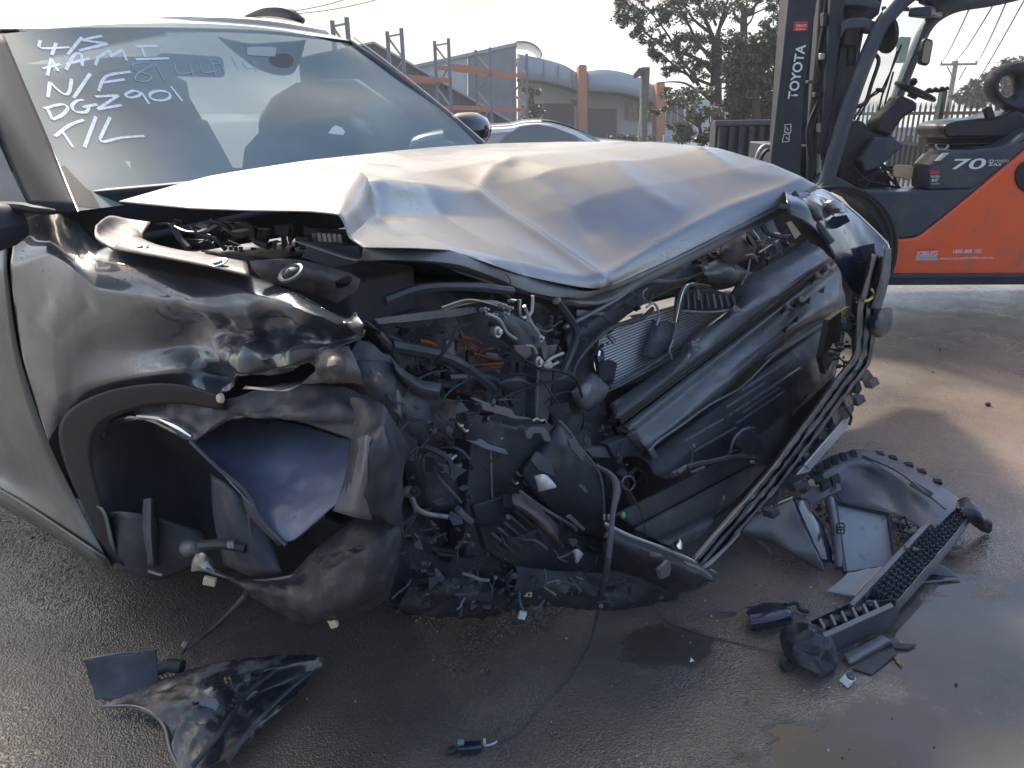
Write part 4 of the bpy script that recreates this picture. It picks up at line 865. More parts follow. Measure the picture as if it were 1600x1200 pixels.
# roof
rr = [[(-140, 49, .24), (0, 47, .31), (150, 44.5, .57), (300, 45, .93), (430, 50, 1.28), (548, 64, 1.62)],
      [(-160, 35, .27), (-15, 32, .34), (130, 31, .57), (275, 32, .93), (410, 38, 1.28), (520, 55, 1.60)],
      [(-200, 18, .33), (-60, 17, .42), (90, 17, .62), (245, 20, .95), (380, 27, 1.28), (470, 42, 1.55)]]
rrow = [Sr(r) for r in rr]
rrow.append([K(-1.8, l, z) for l, z in ((.3, 1.69), (.42, 1.72), (.7, 1.735), (.98, 1.74), (1.3, 1.735), (1.6, 1.70))]); rrow.append([K(-3.6, l, 1.64) for l in (.3, .42, .7, .98, 1.3, 1.6)])
MB().patch(rrow, 8, 6).build('roof', mat('silver_roof_glare', (.60, .59, .56), .38, .5, coat=.6), car, solid=.01, off=-1)  # car silver lightened and warmed, the sun's glare put into the colour
tp = [S(u, v, l) for u, v, l in ((0, 48.5, .30), (150, 46.5, .57), (300, 47, .93), (430, 52, 1.28), (548, 66, 1.62))]
MB().tube(tp, .006, 6, sm=6).build('windscreen_trim', M_blk, car)
MB().tube([S(474, 33, 1.62), S(450, 22, 1.60), S(418, 19.5, 1.58), S(384, 27, 1.56)], [.012, .026, .022, .008], 8, sm=5).build('roof_rail', M_gloss, car)
# far windscreen pillar
MB().tube([S(u, v, l) for u, v, l in ((545, 66, 1.63), (600, 104, 1.66), (690, 176, 1.71), (752, 229, 1.76))], [.014, .016, .018, .02], 8, sm=5).build('pillar', M_gloss, car)
MB().tube([S(u+5, v-3, l+.02) for u, v, l in ((548, 62, 1.63), (600, 100, 1.66), (690, 172, 1.71), (752, 225, 1.76))], .0025, 6, sm=5).build('pillar_trim', M_chrome, car)
# near windscreen pillar
pr = [[(4, 54, .285), (44, 148, .21), (84, 242, .14), (121, 331, .065)], [(-22, 62, .22), (12, 150, .15), (50, 242, .09), (84, 331, .04)], [(-60, 80, .15), (-20, 155, .10), (12, 245, .05), (50, 329, .01)]]
MB().patch([Sr(r) for r in pr], 6, 5).build('pillar', mat('pillar_dark', (.026, .028, .034), .75, 0, wet=100, spec=.2), car, solid=.01)
MB().tube([S(u, v, l)-FX*-.003 for u, v, l in pr[0]], .0022, 6, sm=6).build('pillar_trim', M_chrome, car)
MB().patch([[S(u, v, l) for u, v, l in r] for r in ([(-300, 80, .20), (-60, 82, .16)], [(-320, 200, .08), (5, 240, .06)], [(-320, 325, .0), (46, 326, .01)])], 4, 4).build('side_window', M_side, car)
MB().tube([S(-200, 322, -.01), S(0, 323, -.01), S(55, 328, .0), S(86, 331, .03)], [.012, .012, .010, .006], 8, sm=4).build('belt_trim', M_blk, car)
# cabin
MB().patch([[K(.02, .15, 1.02), K(.02, .95, 1.06), K(0, 1.7, 1.05)], [K(-.25, .15, 1.06), K(-.25, .95, 1.10), K(-.25, 1.7, 1.06)], [K(-.6, .15, 1.0), K(-.6, .95, 1.04), K(-.6, 1.7, 1.0)], [K(-.65, .15, .6), K(-.65, .95, .6), K(-.65, 1.7, .6)]], 4, 4).build('dashboard', M_dash, car, solid=.02)
def seat(l):
    b = MB(); b.patch([[K(-1.35, l-.25, .6), K(-1.30, l, .6), K(-1.35, l+.25, .6)], [K(-1.5, l-.24, 1.0), K(-1.45, l, 1.0), K(-1.5, l+.24, 1.0)], [K(-1.6, l-.18, 1.28), K(-1.56, l, 1.30), K(-1.6, l+.18, 1.28)]], 4, 4)
    s_ = b.build('seat', M_seat, car, solid=.1)
    MB().box(K(-1.6, l, 1.40), (.1, .26, .17), Matrix.Rotation(-AZ, 3, 'Z')).build('headrest', M_seat, s_, bevel=.03)
seat(.5); seat(1.35)
MB().box(K(-2.6, .9, .95), (.12, 1.3, .9), Matrix.Rotation(-AZ, 3, 'Z')).build('rear_seat', M_seat, car, bevel=.05)
MB().tube([K(-.75, .48, 1.0)+(LX*math.cos(a/24*6.2832)+(ZX*.9-FX*.4)*math.sin(a/24*6.2832))*.18 for a in range(25)], .014, 8, caps=False).build('steering_wheel', M_blk, car)
def bag(c, r, name='airbag'):
    b = MB(); rows = []
    for i in range(9):
        th = math.pi*i/8; rows.append([c+FX*(math.cos(th)*r[0])+(LX*math.cos(a/14*6.2832)*r[1]+ZX*math.sin(a/14*6.2832)*r[2])*math.sin(th) for a in range(15)])
    b.grid(rows); b.v = [p+Vector((1, 1, 1))*.03*noise.noise(p*7) for p in b.v]; return b.build(name, M_bag, car)
bag(K(-.75, .5, 1.10), (.10, .20, .16)); bag(K(-.50, 1.30, 1.12), (.22, .34, .20)); bag(K(-.9, 1.72, 1.25), (.5, .05, .22), 'curtain_airbag')
MB().box(K(-.72, .95, 1.48), (.05, .24, .07), Matrix.Rotation(-AZ, 3, 'Z')).build('interior_mirror', M_blk, car, bevel=.015)
kbox_ = lambda nm, f, l, z, s_, m_: MB().box(K(f, l, z), s_, Matrix.Rotation(-AZ, 3, 'Z')).build(nm, m_, car, bevel=.01)
kbox_('rear_hatch', -3.55, .95, 1.1, (.06, 1.75, 1.1), M_dash)
MB().patch([[K(-3.6, .06, 1.05), K(-2.4, .04, 1.07), K(-.9, .04, 1.08)], [K(-3.6, .12, 1.35), K(-2.4, .10, 1.38), K(-1.1, .10, 1.36)], [K(-3.5, .28, 1.58), K(-2.4, .28, 1.64), K(-1.25, .28, 1.60)]], 4, 4).build('rear_side_window', M_side, car, solid=.005)
MB().patch([[K(-3.6, 1.84, 1.05), K(-2.8, 1.86, 1.07), K(-1.9, 1.86, 1.08)], [K(-3.5, 1.72, 1.58), K(-2.8, 1.72, 1.64), K(-2.1, 1.72, 1.62)]], 4, 4).build('rear_side_window', M_side, car, solid=.005)
# far side body with mirror
MB().patch([[K(-3.6, 1.82, 1.0), K(-2, 1.88, 1.05), K(-.3, 1.88, 1.05), K(.5, 1.86, 1.02), K(1.0, 1.8, .98)], [K(-3.6, 1.88, .6), K(-2, 1.93, .6), K(-.3, 1.93, .65), K(.5, 1.92, .7), K(1.0, 1.88, .75)], [K(-3.6, 1.85, .28), K(-2, 1.88, .25), K(-.3, 1.88, .25), K(.0, 1.88, .3), K(.05, 1.88, .4)]], 6, 6).build('far_side_body', M_paint, car, solid=.01)
c = S(731, 203, 1.97); mo = MB(); rows = []
for i in range(9):
    th = math.pi*i/8; rows.append([c+LX*(-math.cos(th)*.13)+(FX*math.cos(a/14*6.2832)*.075+ZX*math.sin(a/14*6.2832)*.075)*math.sin(th)**.6 for a in range(15)])
mo.grid(rows).build('wing_mirror', M_gloss, car)
c = K(.02, -.13, 1.115); c = S(-48, 358, -.10); mo = MB(); rows = []
for i in range(9):
    th = math.pi*i/8; rows.append([c+LX*(-math.cos(th)*.11)+(FX*math.cos(a/14*6.2832)*.05+ZX*math.sin(a/14*6.2832)*.055)*math.sin(th)**.6 for a in range(15)])
mo.grid(rows).build('wing_mirror', M_plas, car)

# ---- near side: door, sill, fender
door = [[(-260, 345, .06), (-120, 343, .06), (-40, 343, .055), (12, 345, .05)], [(-260, 390, .0), (-120, 392, .0), (-40, 395, .0), (10, 400, .0)], [(-260, 470, -.03), (-120, 460, -.03), (-40, 450, -.025), (12, 440, -.015)],
        [(-260, 560, -.03), (-120, 565, -.03), (-40, 570, -.025), (31, 560, -.01)], [(-260, 640, -.01), (-120, 660, -.01), (-30, 680, -.005), (73, 686, .0)], [(-260, 655, .01), (-120, 690, .01), (-10, 732, .01), (113, 772, .008)],
        [(-260, 640, -.01), (-120, 708, -.01), (0, 762, -.01), (163, 868, -.005)]]
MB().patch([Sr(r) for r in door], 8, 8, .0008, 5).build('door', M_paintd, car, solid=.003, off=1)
sill = [[(-260, 642, -.012), (-120, 710, -.012), (0, 764, -.012), (165, 870, -.008)], [(-260, 655, .0), (-120, 722, .0), (0, 778, .0), (168, 884, .0)], [(-260, 665, .05), (-120, 732, .05), (0, 790, .05), (172, 892, .05)]]
MB().patch([Sr(r) for r in sill], 8, 3).build('sill', M_paintd, car, solid=.003)
MB().patch([[K(-3.6, .03, 1.02), K(-2, .0, 1.06), K(-1.2, 0, 1.08)], [K(-3.6, .0, .6), K(-2, -.03, .6), K(-1.2, -.03, .6)], [K(-3.6, .03, .25), K(-2, .0, .25), K(-1.2, .0, .25)]], 5, 5).build('rear_side_body', M_paint, car, solid=.01)
cols = [[(14, 350, .055), (20, 385, .01), (16, 420, -.01), (24, 490, -.012), (36, 560, -.01), (58, 635, -.003), (77, 690, .0)],
        [(76, 331, .085), (79, 352, .055), (77, 395, .005), (80, 480, -.012), (84, 560, -.005), (90, 620, .0), (97, 655, .02)],
        [(118, 345, .10), (119, 372, .06), (116, 415, .0), (112, 490, -.01), (115, 550, .005), (115, 605, .01), (118, 635, .025)],
        [(152, 377, .12), (152, 405, .04), (152, 450, -.005), (152, 500, .0), (150, 545, .02), (145, 595, .015), (142, 619, .03)],
        [(235, 398, .105), (232, 422, .03), (228, 465, .0), (232, 500, .02), (228, 545, .04), (215, 585, .02), (205, 603, .03)],
        [(325, 417, .09), (315, 437, .035), (285, 470, .0), (300, 505, .045), (300, 540, .065), (285, 575, .02), (278, 600, .03)],
        [(395, 432, .08), (385, 455, .01), (375, 490, .0), (380, 520, .07), (360, 552, .03), (348, 590, .07), (345, 620, .02)],
        [(470, 460, .065), (462, 480, .0), (445, 505, .035), (450, 530, .07), (425, 560, .02), (400, 580, .06), (375, 598, .03)],
        [(532, 497, .05), (530, 505, .02), (510, 520, .05), (515, 535, .07), (490, 548, .02), (450, 570, .05), (420, 585, .04)],
        [(552, 487, .05), (568, 508, .0), (562, 518, .03), (550, 530, .05), (520, 548, .02), (480, 565, .04), (450, 580, .05)]]
frow = [[S(*c_[i]) for c_ in cols] for i in range(7)]
fc = [([S(255, 490, .0), S(300, 483, -.01), S(350, 492, -.01), S(385, 512, .02)], .018, .012), ([S(345, 470+25, .03), S(352, 545, .03), S(348, 615, .03)], .022, .020), ([S(390, 520, .04), S(400, 560, .03), S(370, 592, .03)], .02, .018),
      ([S(375, 590, .02), S(460, 555, .02), S(562, 512, .02)], .018, .016), ([S(300, 515, .04), S(330, 560, .04), S(343, 600, .04)], .03, -.02), ([S(420, 500, .03), S(470, 520, .03), S(540, 512, .03)], .02, -.014),
      ([S(80, 470, 0), S(60, 500, 0), S(90, 530, 0), S(140, 480, 0)], .03, -.006), ([S(120, 420, 0), S(200, 440, 0), S(270, 445, 0)], .05, .006), ([S(118, 690-60, 0), S(100, 640, 0), S(85, 680, 0)], .02, .012), ([S(450, 470, .02), S(480, 500, .02), S(470, 530, .02)], .018, .014)]
TENS[0] = .45
fen = creased(frow, 16, 14, fc, .0008, 9); TENS[0] = 0
# crumpling grows towards the front of the fender
for i, p in enumerate(fen.v):
    f_ = (p-OC).dot(FX); z_ = p.z
    if f_ > .45:
        k_ = min(1, (f_-.45)/.35)*min(1, max(0, (1.03-z_)/.10))
        d = .55-1.7*abs(noise.noise(p*7.5))-.7*abs(noise.noise(p*15+Vector((3, 1, 7))))-.25*abs(noise.noise(p*37))
        fen.v[i] = p-LX*d*.045*k_
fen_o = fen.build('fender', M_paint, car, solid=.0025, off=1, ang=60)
# fender lip channel under the bonnet gap
MB().patch([[Zp(u, v, z) for u, v, z in r] for r in ([(150, 352, 1.10), (170, 338, 1.10), (200, 343, 1.085), (235, 348, 1.08)], [(150, 372, 1.085), (180, 362, 1.075), (210, 362, 1.07), (222, 372, 1.06)], [(176, 389, 1.083), (200, 390, 1.08), (222, 388, 1.078), (240, 400, 1.07)])], 6, 6).build('cowl_end', M_primer, car, solid=.004)
ch0 = [(176, 389, 1.085), (240, 400, 1.08), (320, 415, 1.07), (390, 431, 1.06)]; ch1 = [(205, 366, 1.08), (250, 385, 1.075), (320, 398, 1.065), (385, 409, 1.055)]; ch2 = [(206, 372, 1.02), (250, 392, 1.02), (320, 405, 1.02), (385, 416, 1.01)]
MB().patch([[Zp(u, v, z) for u, v, z in r] for r in (ch0, ch1, [(u, v+3, z-.05) for u, v, z in ch1])], 8, 3, .001, 20).build('fender_channel', M_primer, car, solid=.003)
for (u, v, z) in ((341, 411, 1.072), (218, 388, 1.082)):
    c = Zp(u, v, z); MB().lathe(c, ZX+LX*-.3, [(0, .017), (.002, .016), (.002, .009), (.006, .009), (.007, .003)], 14).build('bolt', M_alu, car)
brk = [[(392, 408, 1.08), (450, 405, 1.07), (500, 413, 1.055), (545, 426, 1.04), (563, 436, 1.03)], [(396, 422, 1.065), (450, 425, 1.05), (500, 433, 1.035), (540, 446, 1.02), (555, 455, 1.01)], [(408, 436, 1.045), (445, 447, 1.02), (480, 458, 1.0), (510, 468, .99), (525, 474, .985)]]
bo = MB().patch([[Zp(u, v, z) for u, v, z in r] for r in brk], 6, 6, .002, 18).build('headlight_bracket', M_primer, car, solid=.004)
c = Zp(455, 427, 1.058); gx = (ZX-LX*.6).normalized(); g1 = gx.cross(FX).normalized(); g2 = gx.cross(g1)
MB().tube([c+(g1*math.cos(a/16*6.2832)+g2*math.sin(a/16*6.2832))*.020 for a in range(17)], .004, 6, caps=False).build('grommet_ring', M_plasd, bo)
MB().lathe(c-gx*.004, gx, [(0, .016), (.006, .014), (.010, .009), (.012, .002)], 14, False).build('grommet', M_blk, bo)
c = Zp(537, 441, 1.032); MB().lathe(c, ZX-LX*.6, [(0, .002), (.002, .015), (0, .016)], 14).build('hole_plug', M_blk, bo)
# ================================================================== WRECK: wheel arch, engine bay, centre of the crushed front
def Wp(u, v, o=0): return V(u, v, (.93+o, 0), (1.03+o, .9))
def bulge(rows, pl):            # rows of (u,v,offset)
    return [[pl(u, v, o) for u, v, o in r] for r in rows]
def sheet(name, rows, pl, m_, par=None, nu=5, nv=5, amp=.004, fr=12, sharp=1, th=.003, ang=50, label=None, rag=.008):
    return MB().patch(bulge(rows, pl), nu, nv, amp, fr, sharp, rag=rag).build(name, m_, par or car, solid=th, ang=ang, label=label)
def pan(name, pts, pl, m_, th=.006, tilt=(0, 0), o=0, par=None, bevel=.0012, jit=0, dr=None, label=None):
    u0 = sum(p[0] for p in pts)/len(pts); v0 = sum(p[1] for p in pts)/len(pts)
    q = [pl(u, v, o+tilt[0]*(u-u0)/100+tilt[1]*(v-v0)/100+(random.uniform(-jit, jit) if jit else 0)) for u, v in pts]
    b = MB(); b.prism(q, (dr if dr is not None else -FX)*th); return b.build(name, m_, par or car, bevel=bevel, ang=25, label=label)
def tb(name, pts, pl, r, m_, o=0, n=7, sm=4, par=None):
    b = MB(); b.tube([pl(p[0], p[1], o+(p[2] if len(p) > 2 else 0)) for p in pts], r, n, sm=sm); return b.build(name, m_, par or car)
def bolt(u, v, pl, r, m_=M_alu, o=.01, ax=None):
    c = pl(u, v, o); ax = ax or (FX+ZX*.2)
    t_ = MB().lathe(c, ax, [(-.01, r*.9), (0, r), (.004, r*.95), (.004, r*.55), (.012, r*.5), (.013, r*.2)], 12).build('bolt', m_, car); return t_
def SP(u, v, l=0): return S(u, v, l)

# wheel arch
ao = [(165, 870), (137, 805), (106, 735), (93, 682), (101, 650), (140, 621), (205, 603), (275, 600), (347, 618)]
ai = [(194, 884), (170, 822), (152, 760), (143, 712), (150, 672), (176, 650), (225, 634), (282, 630), (352, 640)]
am_ = [((a[0]+c[0])/2, (a[1]+c[1])/2) for a, c in zip(ao, ai)]
MB().patch([[S(u, v, .004) for u, v in ao], [S(u, v, .007) for u, v in am_], [S(u, v, .012) for u, v in ai]], 6, 4).build('arch_trim', M_blk, car, solid=.004)
in1 = [S(u, v, .012) for u, v in ai]
MB().patch([in1, [p+LX*.16-FX*.0 for p in in1], [p+LX*.5 for p in in1]], 5, 5, .006, 8).build('arch_liner', M_liner, car, solid=.004)
MB().patch([[S(u, v, .50) for u, v in r] for r in ([(120, 560), (380, 560), (700, 560)], [(120, 750), (380, 750), (700, 750)], [(120, 960), (380, 960), (700, 960)])], 6, 6, .03, 5).build('inner_wing', M_blk, car, solid=.01)
MB().patch([[S(200, 640, .16), S(300, 640, .16), S(420, 640, .16)], [S(185, 760, .20), S(300, 760, .24), S(420, 780, .25)], [S(195, 880, .16), S(300, 880, .18), S(430, 900, .2)]], 6, 6, .012, 8).build('back_liner', M_liner, car, solid=.004)
# lower black skirt hanging behind the arch
MB().patch([Sr([(158, 800, .02), (200, 800, .02), (250, 810, .06), (320, 830, .12)]), Sr([(162, 850, .015), (205, 860, .01), (255, 860, .05), (330, 860, .1)]), Sr([(176, 888, .02), (215, 898, .02), (252, 905, .05), (310, 880, .1)])], 6, 6, .004, 14).build('splash_skirt', M_plas, car, solid=.003)
MB().patch([Sr([(225, 780, .05), (236, 778, .04), (243, 785, .06)]), Sr([(222, 830, .03), (236, 830, .02), (248, 835, .05)]), Sr([(230, 882, .03), (240, 885, .02), (248, 885, .05)])], 4, 5).build('mud_flap', M_plasd, car, solid=.003)
MB().bar(S(232, 892, .01), S(252, 898, .01), .004, .006).build('clip', M_alu, car, smooth=False)
MB().patch([Sr([(150, 790, .0), (165, 800, -.005), (178, 850, .0)]), Sr([(160, 800, .01), (172, 830, .0), (182, 868, .01)]), Sr([(166, 830, .02), (172, 855, .01), (186, 880, .02)])], 4, 4).build('trim_end', mat('green_grey', (.10, .13, .13), .3), car, solid=.002)
# rim of torn liner: glossy curled edge
tb('liner_edge', [(163, 680, 0), (168, 662, 0), (195, 652, -.01), (235, 656, -.01), (270, 672, -.015), (302, 688, -.02)], lambda u, v, o: S(u, v, .04+o), .006, M_gloss, sm=6)
MB().patch([Sr([(205, 606, .03), (280, 603, .03), (350, 622, .02), (430, 600, .05), (520, 600, .06), (590, 628, .06)]), Sr([(185, 640, .05), (250, 640, .03), (330, 645, .02), (420, 640, .03), (520, 650, .02), (600, 655, .04)]), Sr([(170, 664, .05), (240, 658, .02), (300, 690, .0), (345, 656, .01), (440, 652, .03), (555, 690, .01)])], 9, 8, .010, 10, 1, rag=.006).build('upper_liner', M_plas, car, solid=.003)
for (a, c, d, l0) in (((215, 650), (255, 655), (275, 668), -.005), ((250, 655), (280, 668), (300, 682), -.01)):
    tb('liner_glint', [a, c, d], lambda u, v, o: S(u, v, l0), [.003, .007, .003], M_chrome if l0 == -.01 else M_alu)  # bright metal slivers shaped as the highlight on the liner's curled edge
# big torn liner panel facing the sky, its reflected blue put into the colour
tp = [[(345, 655, .17), (400, 652, .19), (460, 662, .19), (515, 678, .17), (556, 690, .13)],
      [(320, 672, .10), (390, 690, .12), (455, 700, .12), (510, 715, .11), (550, 735, .07)],
      [(297, 690, .02), (365, 735, .05), (430, 755, .06), (490, 770, .05), (540, 775, .03)],
      [(335, 728, .0), (385, 772, .0), (430, 800, .01), (480, 810, .01), (515, 800, .01)],
      [(375, 772, -.02), (410, 810, -.02), (440, 845, -.02), (458, 846, -.01), (500, 812, .0)]]
MB().patch([Sr(r) for r in tp], 9, 9, .006, 7, 1, rag=.006).build('torn_liner_panel', M_torn, car, solid=.003, off=-1)
tb('panel_edge', [(298, 690), (345, 735), (385, 768), (410, 812), (447, 852)], lambda u, v, o: S(u, v, -.022), .004, M_plasd)
MB().patch([Sr([(385, 768, .0), (400, 800, .0), (445, 850, .0)]), Sr([(378, 775, .01), (392, 808, .01), (436, 852, .01)])], 5, 3).build('panel_return', M_plasd, car, solid=.003)
tp0 = [[(u, v, l-.004) for u, v, l in r] for r in tp]
# grey panel and shock parts inside the arch
MB().patch([Sr([(330, 740, .12), (360, 760, .10), (400, 800, .12)]), Sr([(335, 810, .10), (372, 820, .08), (425, 850, .12)]), Sr([(350, 880, .10), (395, 900, .08), (440, 895, .1)])], 6, 6, .004, 10).build('inner_panel', M_plasd, car, solid=.004)
tb('panel_seam', [(385, 770), (392, 830), (405, 895)], lambda u, v, o: S(u, v, .09), .003, M_plasg)
c = S(302, 855, .03); MB().lathe(S(292, 856, .06), (S(330, 853, .03)-S(292, 856, .06)), [(0, .015), (.01, .021), (.03, .020), (.07, .014), (.075, .006)], 14).build('bush', M_plasg, car)
MB().tube([S(315, 852, .05), S(350, 850, .06), S(385, 856, .08)], .012, 8, sm=3).build('arm', M_plas, car)
MB().box(S(361, 850, .03), (.014, .01, .014)).build('clip', M_galv, car, smooth=False)
MB().patch([Sr([(305, 866, .0), (318, 864, -.01), (332, 876, .01)]), Sr([(300, 880, .0), (315, 882, -.015), (335, 890, .0)]), Sr([(299, 893, .0), (318, 893, -.01), (338, 900, .0)])], 5, 5, .006, 30, 1).build('foil_scrap', M_alu, car, solid=.001)
MB().box(S(328, 908, -.01), (.026, .012, .018), Matrix.Rotation(.25, 3, 'Y')).build('clip', M_clip, car, bevel=.002)
MB().box(S(520, 971, -.03), (.014, .012, .022), Matrix.Rotation(-.3, 3, 'Y')).build('clip', M_clip, car, bevel=.002)
MB().lathe(S(346, 622, -.01), LX*-1+ZX*.2, [(-.004, .004), (0, .010), (.006, .008), (.008, .003)], 8).build('clip', M_clip, car)
# drooping scuffed lower liner, shaped like a torn pouch
pouch = [[(330, 885, .03), (390, 905, .02), (450, 900, .03), (500, 850, .03), (545, 815, .04), (585, 800, .05)],
         [(350, 900, .0), (400, 918, -.03), (470, 915, -.04), (530, 880, -.04), (585, 845, -.03), (622, 820, .02)],
         [(370, 912, .0), (425, 935, -.04), (485, 945, -.06), (545, 925, -.06), (595, 890, -.04), (627, 850, .02)],
         [(385, 925, .02), (435, 950, -.02), (490, 967, -.04), (548, 955, -.04), (598, 920, -.02), (618, 890, .04)],
         [(392, 932, .08), (440, 955, .06), (498, 977, .05), (550, 967, .05), (600, 938, .06), (612, 915, .08)]]
MB().patch([Sr(r) for r in pouch], 9, 8, .010, 12, 1, rag=.008).build('lower_liner', M_scuff, car, solid=.003)
tb('liner_hem', [(325, 890), (350, 900), (395, 908), (450, 902), (505, 885), (540, 862)], lambda u, v, o: S(u, v, .01), .0035, M_plasg)
side = [[(545, 612, .04), (590, 625, .03), (612, 650, .03), (640, 700, .10)], [(548, 680, .03), (575, 680, -.03), (605, 690, -.02), (628, 740, .06)], [(540, 745, .03), (568, 740, -.05), (600, 750, -.03), (630, 780, .05)], [(520, 800, .04), (560, 800, -.03), (595, 810, -.02), (630, 840, .04)]]
MB().patch([Sr(r) for r in side], 9, 9, .009, 8, 1, rag=.008).build('side_liner', M_plas, car, solid=.003)
MB().patch([Sr([(555, 690, .02), (572, 680, -.045), (588, 690, -.03)]), Sr([(548, 740, .02), (565, 735, -.06), (582, 745, -.04)]), Sr([(520, 798, .02), (548, 806, -.05), (580, 812, -.03)])], 6, 6, .004, 15).build('side_liner_fold', M_plasg, car, solid=.003)
for p in (((478, 872), (508, 866), (497, 881)), ((512, 867), (535, 860), (522, 871)), ((540, 861), (560, 852), (550, 862)), ((590, 860), (611, 833), (598, 858))):
    MB().prism([S(u, v, -.055+.006*k_) for k_, (u, v) in enumerate(p)], LX*.003).build('torn_tab', M_plasd, car, smooth=False)
MB().tube([S(388, 925, .0), S(375, 940, 0), Zp(340, 975, .08), Zp(310, 1000, .04), Zp(286, 1018, .02)], [.008, .006, .004, .004, .003], 7, sm=4).build('hanging_strap', M_plasd, car)

# ---- engine bay seen under the raised bonnet
Rz = Matrix.Rotation(-AZ, 3, 'Z')
def kbox(name, f, l, z, sx, sy, sz, m_, bevel=.01, rot=None, par=None):
    rr_ = Rz if rot is None else Rz @ rot
    return MB().box(K(f, l, z), (sx, sy, sz), rr_).build(name, m_, par or car, bevel=bevel)
kbox('engine_block', .35, 1.05, .68, .60, .75, .45, M_blk)
kbox('gearbox', .45, .62, .55, .5, .35, .35, M_blk)
kbox('subframe', .5, .95, .33, .7, 1.3, .10, M_blk)
kbox('firewall', -.02, .95, .75, .05, 1.7, .80, M_blk)
kbox('underbody', -1.6, .95, .3, 3.2, 1.7, .06, M_blk)
MB().patch([[K(.02, .12, 1.03), K(.3, .13, 1.0), K(.6, .14, .98), K(.85, .18, .95)], [K(.02, .3, .90), K(.3, .33, .88), K(.6, .33, .85), K(.8, .33, .82)], [K(.02, .35, .5), K(.3, .38, .5), K(.6, .38, .5), K(.8, .38, .5)]], 6, 6, .012, 10).build('inner_wing', M_plas, car, solid=.004)
kbox('battery_box', .33, .42, .93, .26, .26, .16, M_plas); kbox('fuse_box', .62, .36, .945, .2, .2, .10, M_plasd)
kbox('engine_cover', .40, .95, .96, .5, .55, .08, M_plas, bevel=.02)
c = K(.16, .3, .98); MB().lathe(c, ZX, [(-.1, .09), (0, .09), (.015, .07), (.02, .02)], 22).build('strut_tower', M_plasd, car)
def HZ(u, v, o=0): return Zp(u, v, 1.02+o)
for k in range(6):
    p = S(490+8*k, 363+.6*k, .34); MB().bar(p, p+ZX*-.028+FX*.004, .008, .006).build('vent_slot', M_alu, car, smooth=False)
pan('vent_panel', [(474, 358), (540, 360), (546, 384), (520, 384), (478, 380)], lambda u, v, o: S(u, v, .36+o), M_plas, .02, dr=LX)
for k in range(4):
    p = S(352+8*k, 384+.5*k, .33); MB().bar(p, p+ZX*-.035, .008, .006).build('vent_slot', M_plasg, car, smooth=False)
for pts, r, m_ in ((((245, 352), (262, 350), (290, 362), (318, 362), (340, 350)), .0035, M_alu), (((268, 350), (280, 372), (295, 388)), .008, M_plasg), (((330, 345), (352, 352), (370, 368), (400, 360)), .006, M_plas), (((220, 358), (245, 372), (240, 392)), .007, M_plas),
                   (((380, 350), (395, 356), (398, 375), (420, 385)), .008, M_plasd), (((350, 355), (362, 362), (392, 358)), .004, M_galv), (((300, 350), (310, 365), (335, 372), (352, 390)), .005, M_plasd)):
    tb('bay_hose', pts, lambda u, v, o: S(u, v, .30), r, m_)
for (u, v, w, h) in ((350, 352, 24, 12), (372, 356, 14, 18), (300, 378, 30, 10), (408, 368, 18, 22), (440, 360, 24, 16)):
    pan('bay_bracket', [(u-w/2, v-h/2), (u+w/2, v-h/2+2), (u+w/2-2, v+h/2), (u-w/2+3, v+h/2)], lambda a, b_, o: S(a, b_, .33+o), M_plasd if w > 20 else M_plasg, .01, dr=LX)
pan('splash_guard', [(480, 384), (560, 384), (563, 398), (556, 412), (520, 418), (470, 402)], lambda u, v, o: S(u, v, .20+o), M_plasd, .004, dr=LX)

# dark crumpled backing of the crushed centre
sheet('front_panel', [[(560, 470, -.28), (680, 440, -.3), (800, 470, -.3), (930, 470, -.28)], [(560, 580, -.22), (680, 570, -.26), (800, 580, -.22), (930, 560, -.2)], [(560, 720, -.16), (680, 700, -.2), (800, 700, -.14), (960, 680, -.12)], [(580, 850, -.12), (700, 840, -.14), (820, 830, -.08), (1000, 800, -.05)], [(600, 950, -.10), (700, 960, -.1), (850, 950, -.05), (1060, 930, .02)]], Wp, M_plas, nu=9, nv=9, amp=.035, fr=7)
def WB(u, v, o=0): return Wp(u, v, -.12+o)
# large folded pieces
sheet('crash_box', [[(600, 560, .0), (650, 600, .02), (700, 640, .0)], [(590, 600, .02), (640, 650, .05), (690, 700, .0)], [(575, 590, .0), (625, 680, .0), (660, 740, -.04)]], WB, M_plasd, amp=.01, fr=14)
sheet('crumpled_rail', [[(560, 530, .0), (600, 545, .03), (640, 600, .02), (660, 680, .02)], [(540, 560, .02), (585, 590, .06), (620, 640, .05), (640, 720, .03)], [(520, 590, .0), (560, 605, .04), (600, 650, .02), (620, 700, .0)]], WB, M_plasd, amp=.016, fr=16)
sheet('crumpled_metal', [[(480, 560, .0), (510, 545, .03), (545, 540, .0)], [(490, 580, .02), (520, 570, .07), (560, 575, .02)], [(470, 600, .0), (530, 598, .03), (570, 600, .0)]], lambda u, v, o: S(u, v, .05-o), M_primer, amp=.012, fr=22, nu=8, nv=8)
sheet('torn_edge', [[(385, 603, .0), (430, 606, .01), (465, 602, .0)], [(380, 608, .0), (440, 612, .02), (470, 600, .0)]], lambda u, v, o: S(u, v, .02-o), M_alu, amp=.003, fr=30)
sheet('torn_edge', [[(580, 575, .0), (592, 582, .03), (608, 596, .0)], [(574, 588, .0), (588, 600, .03), (604, 602, .0)]], lambda u, v, o: S(u, v, .06-o), M_plasg, amp=.003, fr=30)
sheet('fold', [[(610, 610, .03), (622, 606, .05), (635, 640, .03)], [(602, 640, .02), (620, 650, .05), (638, 680, .02)]], WB, M_plasg, amp=.006, fr=18)
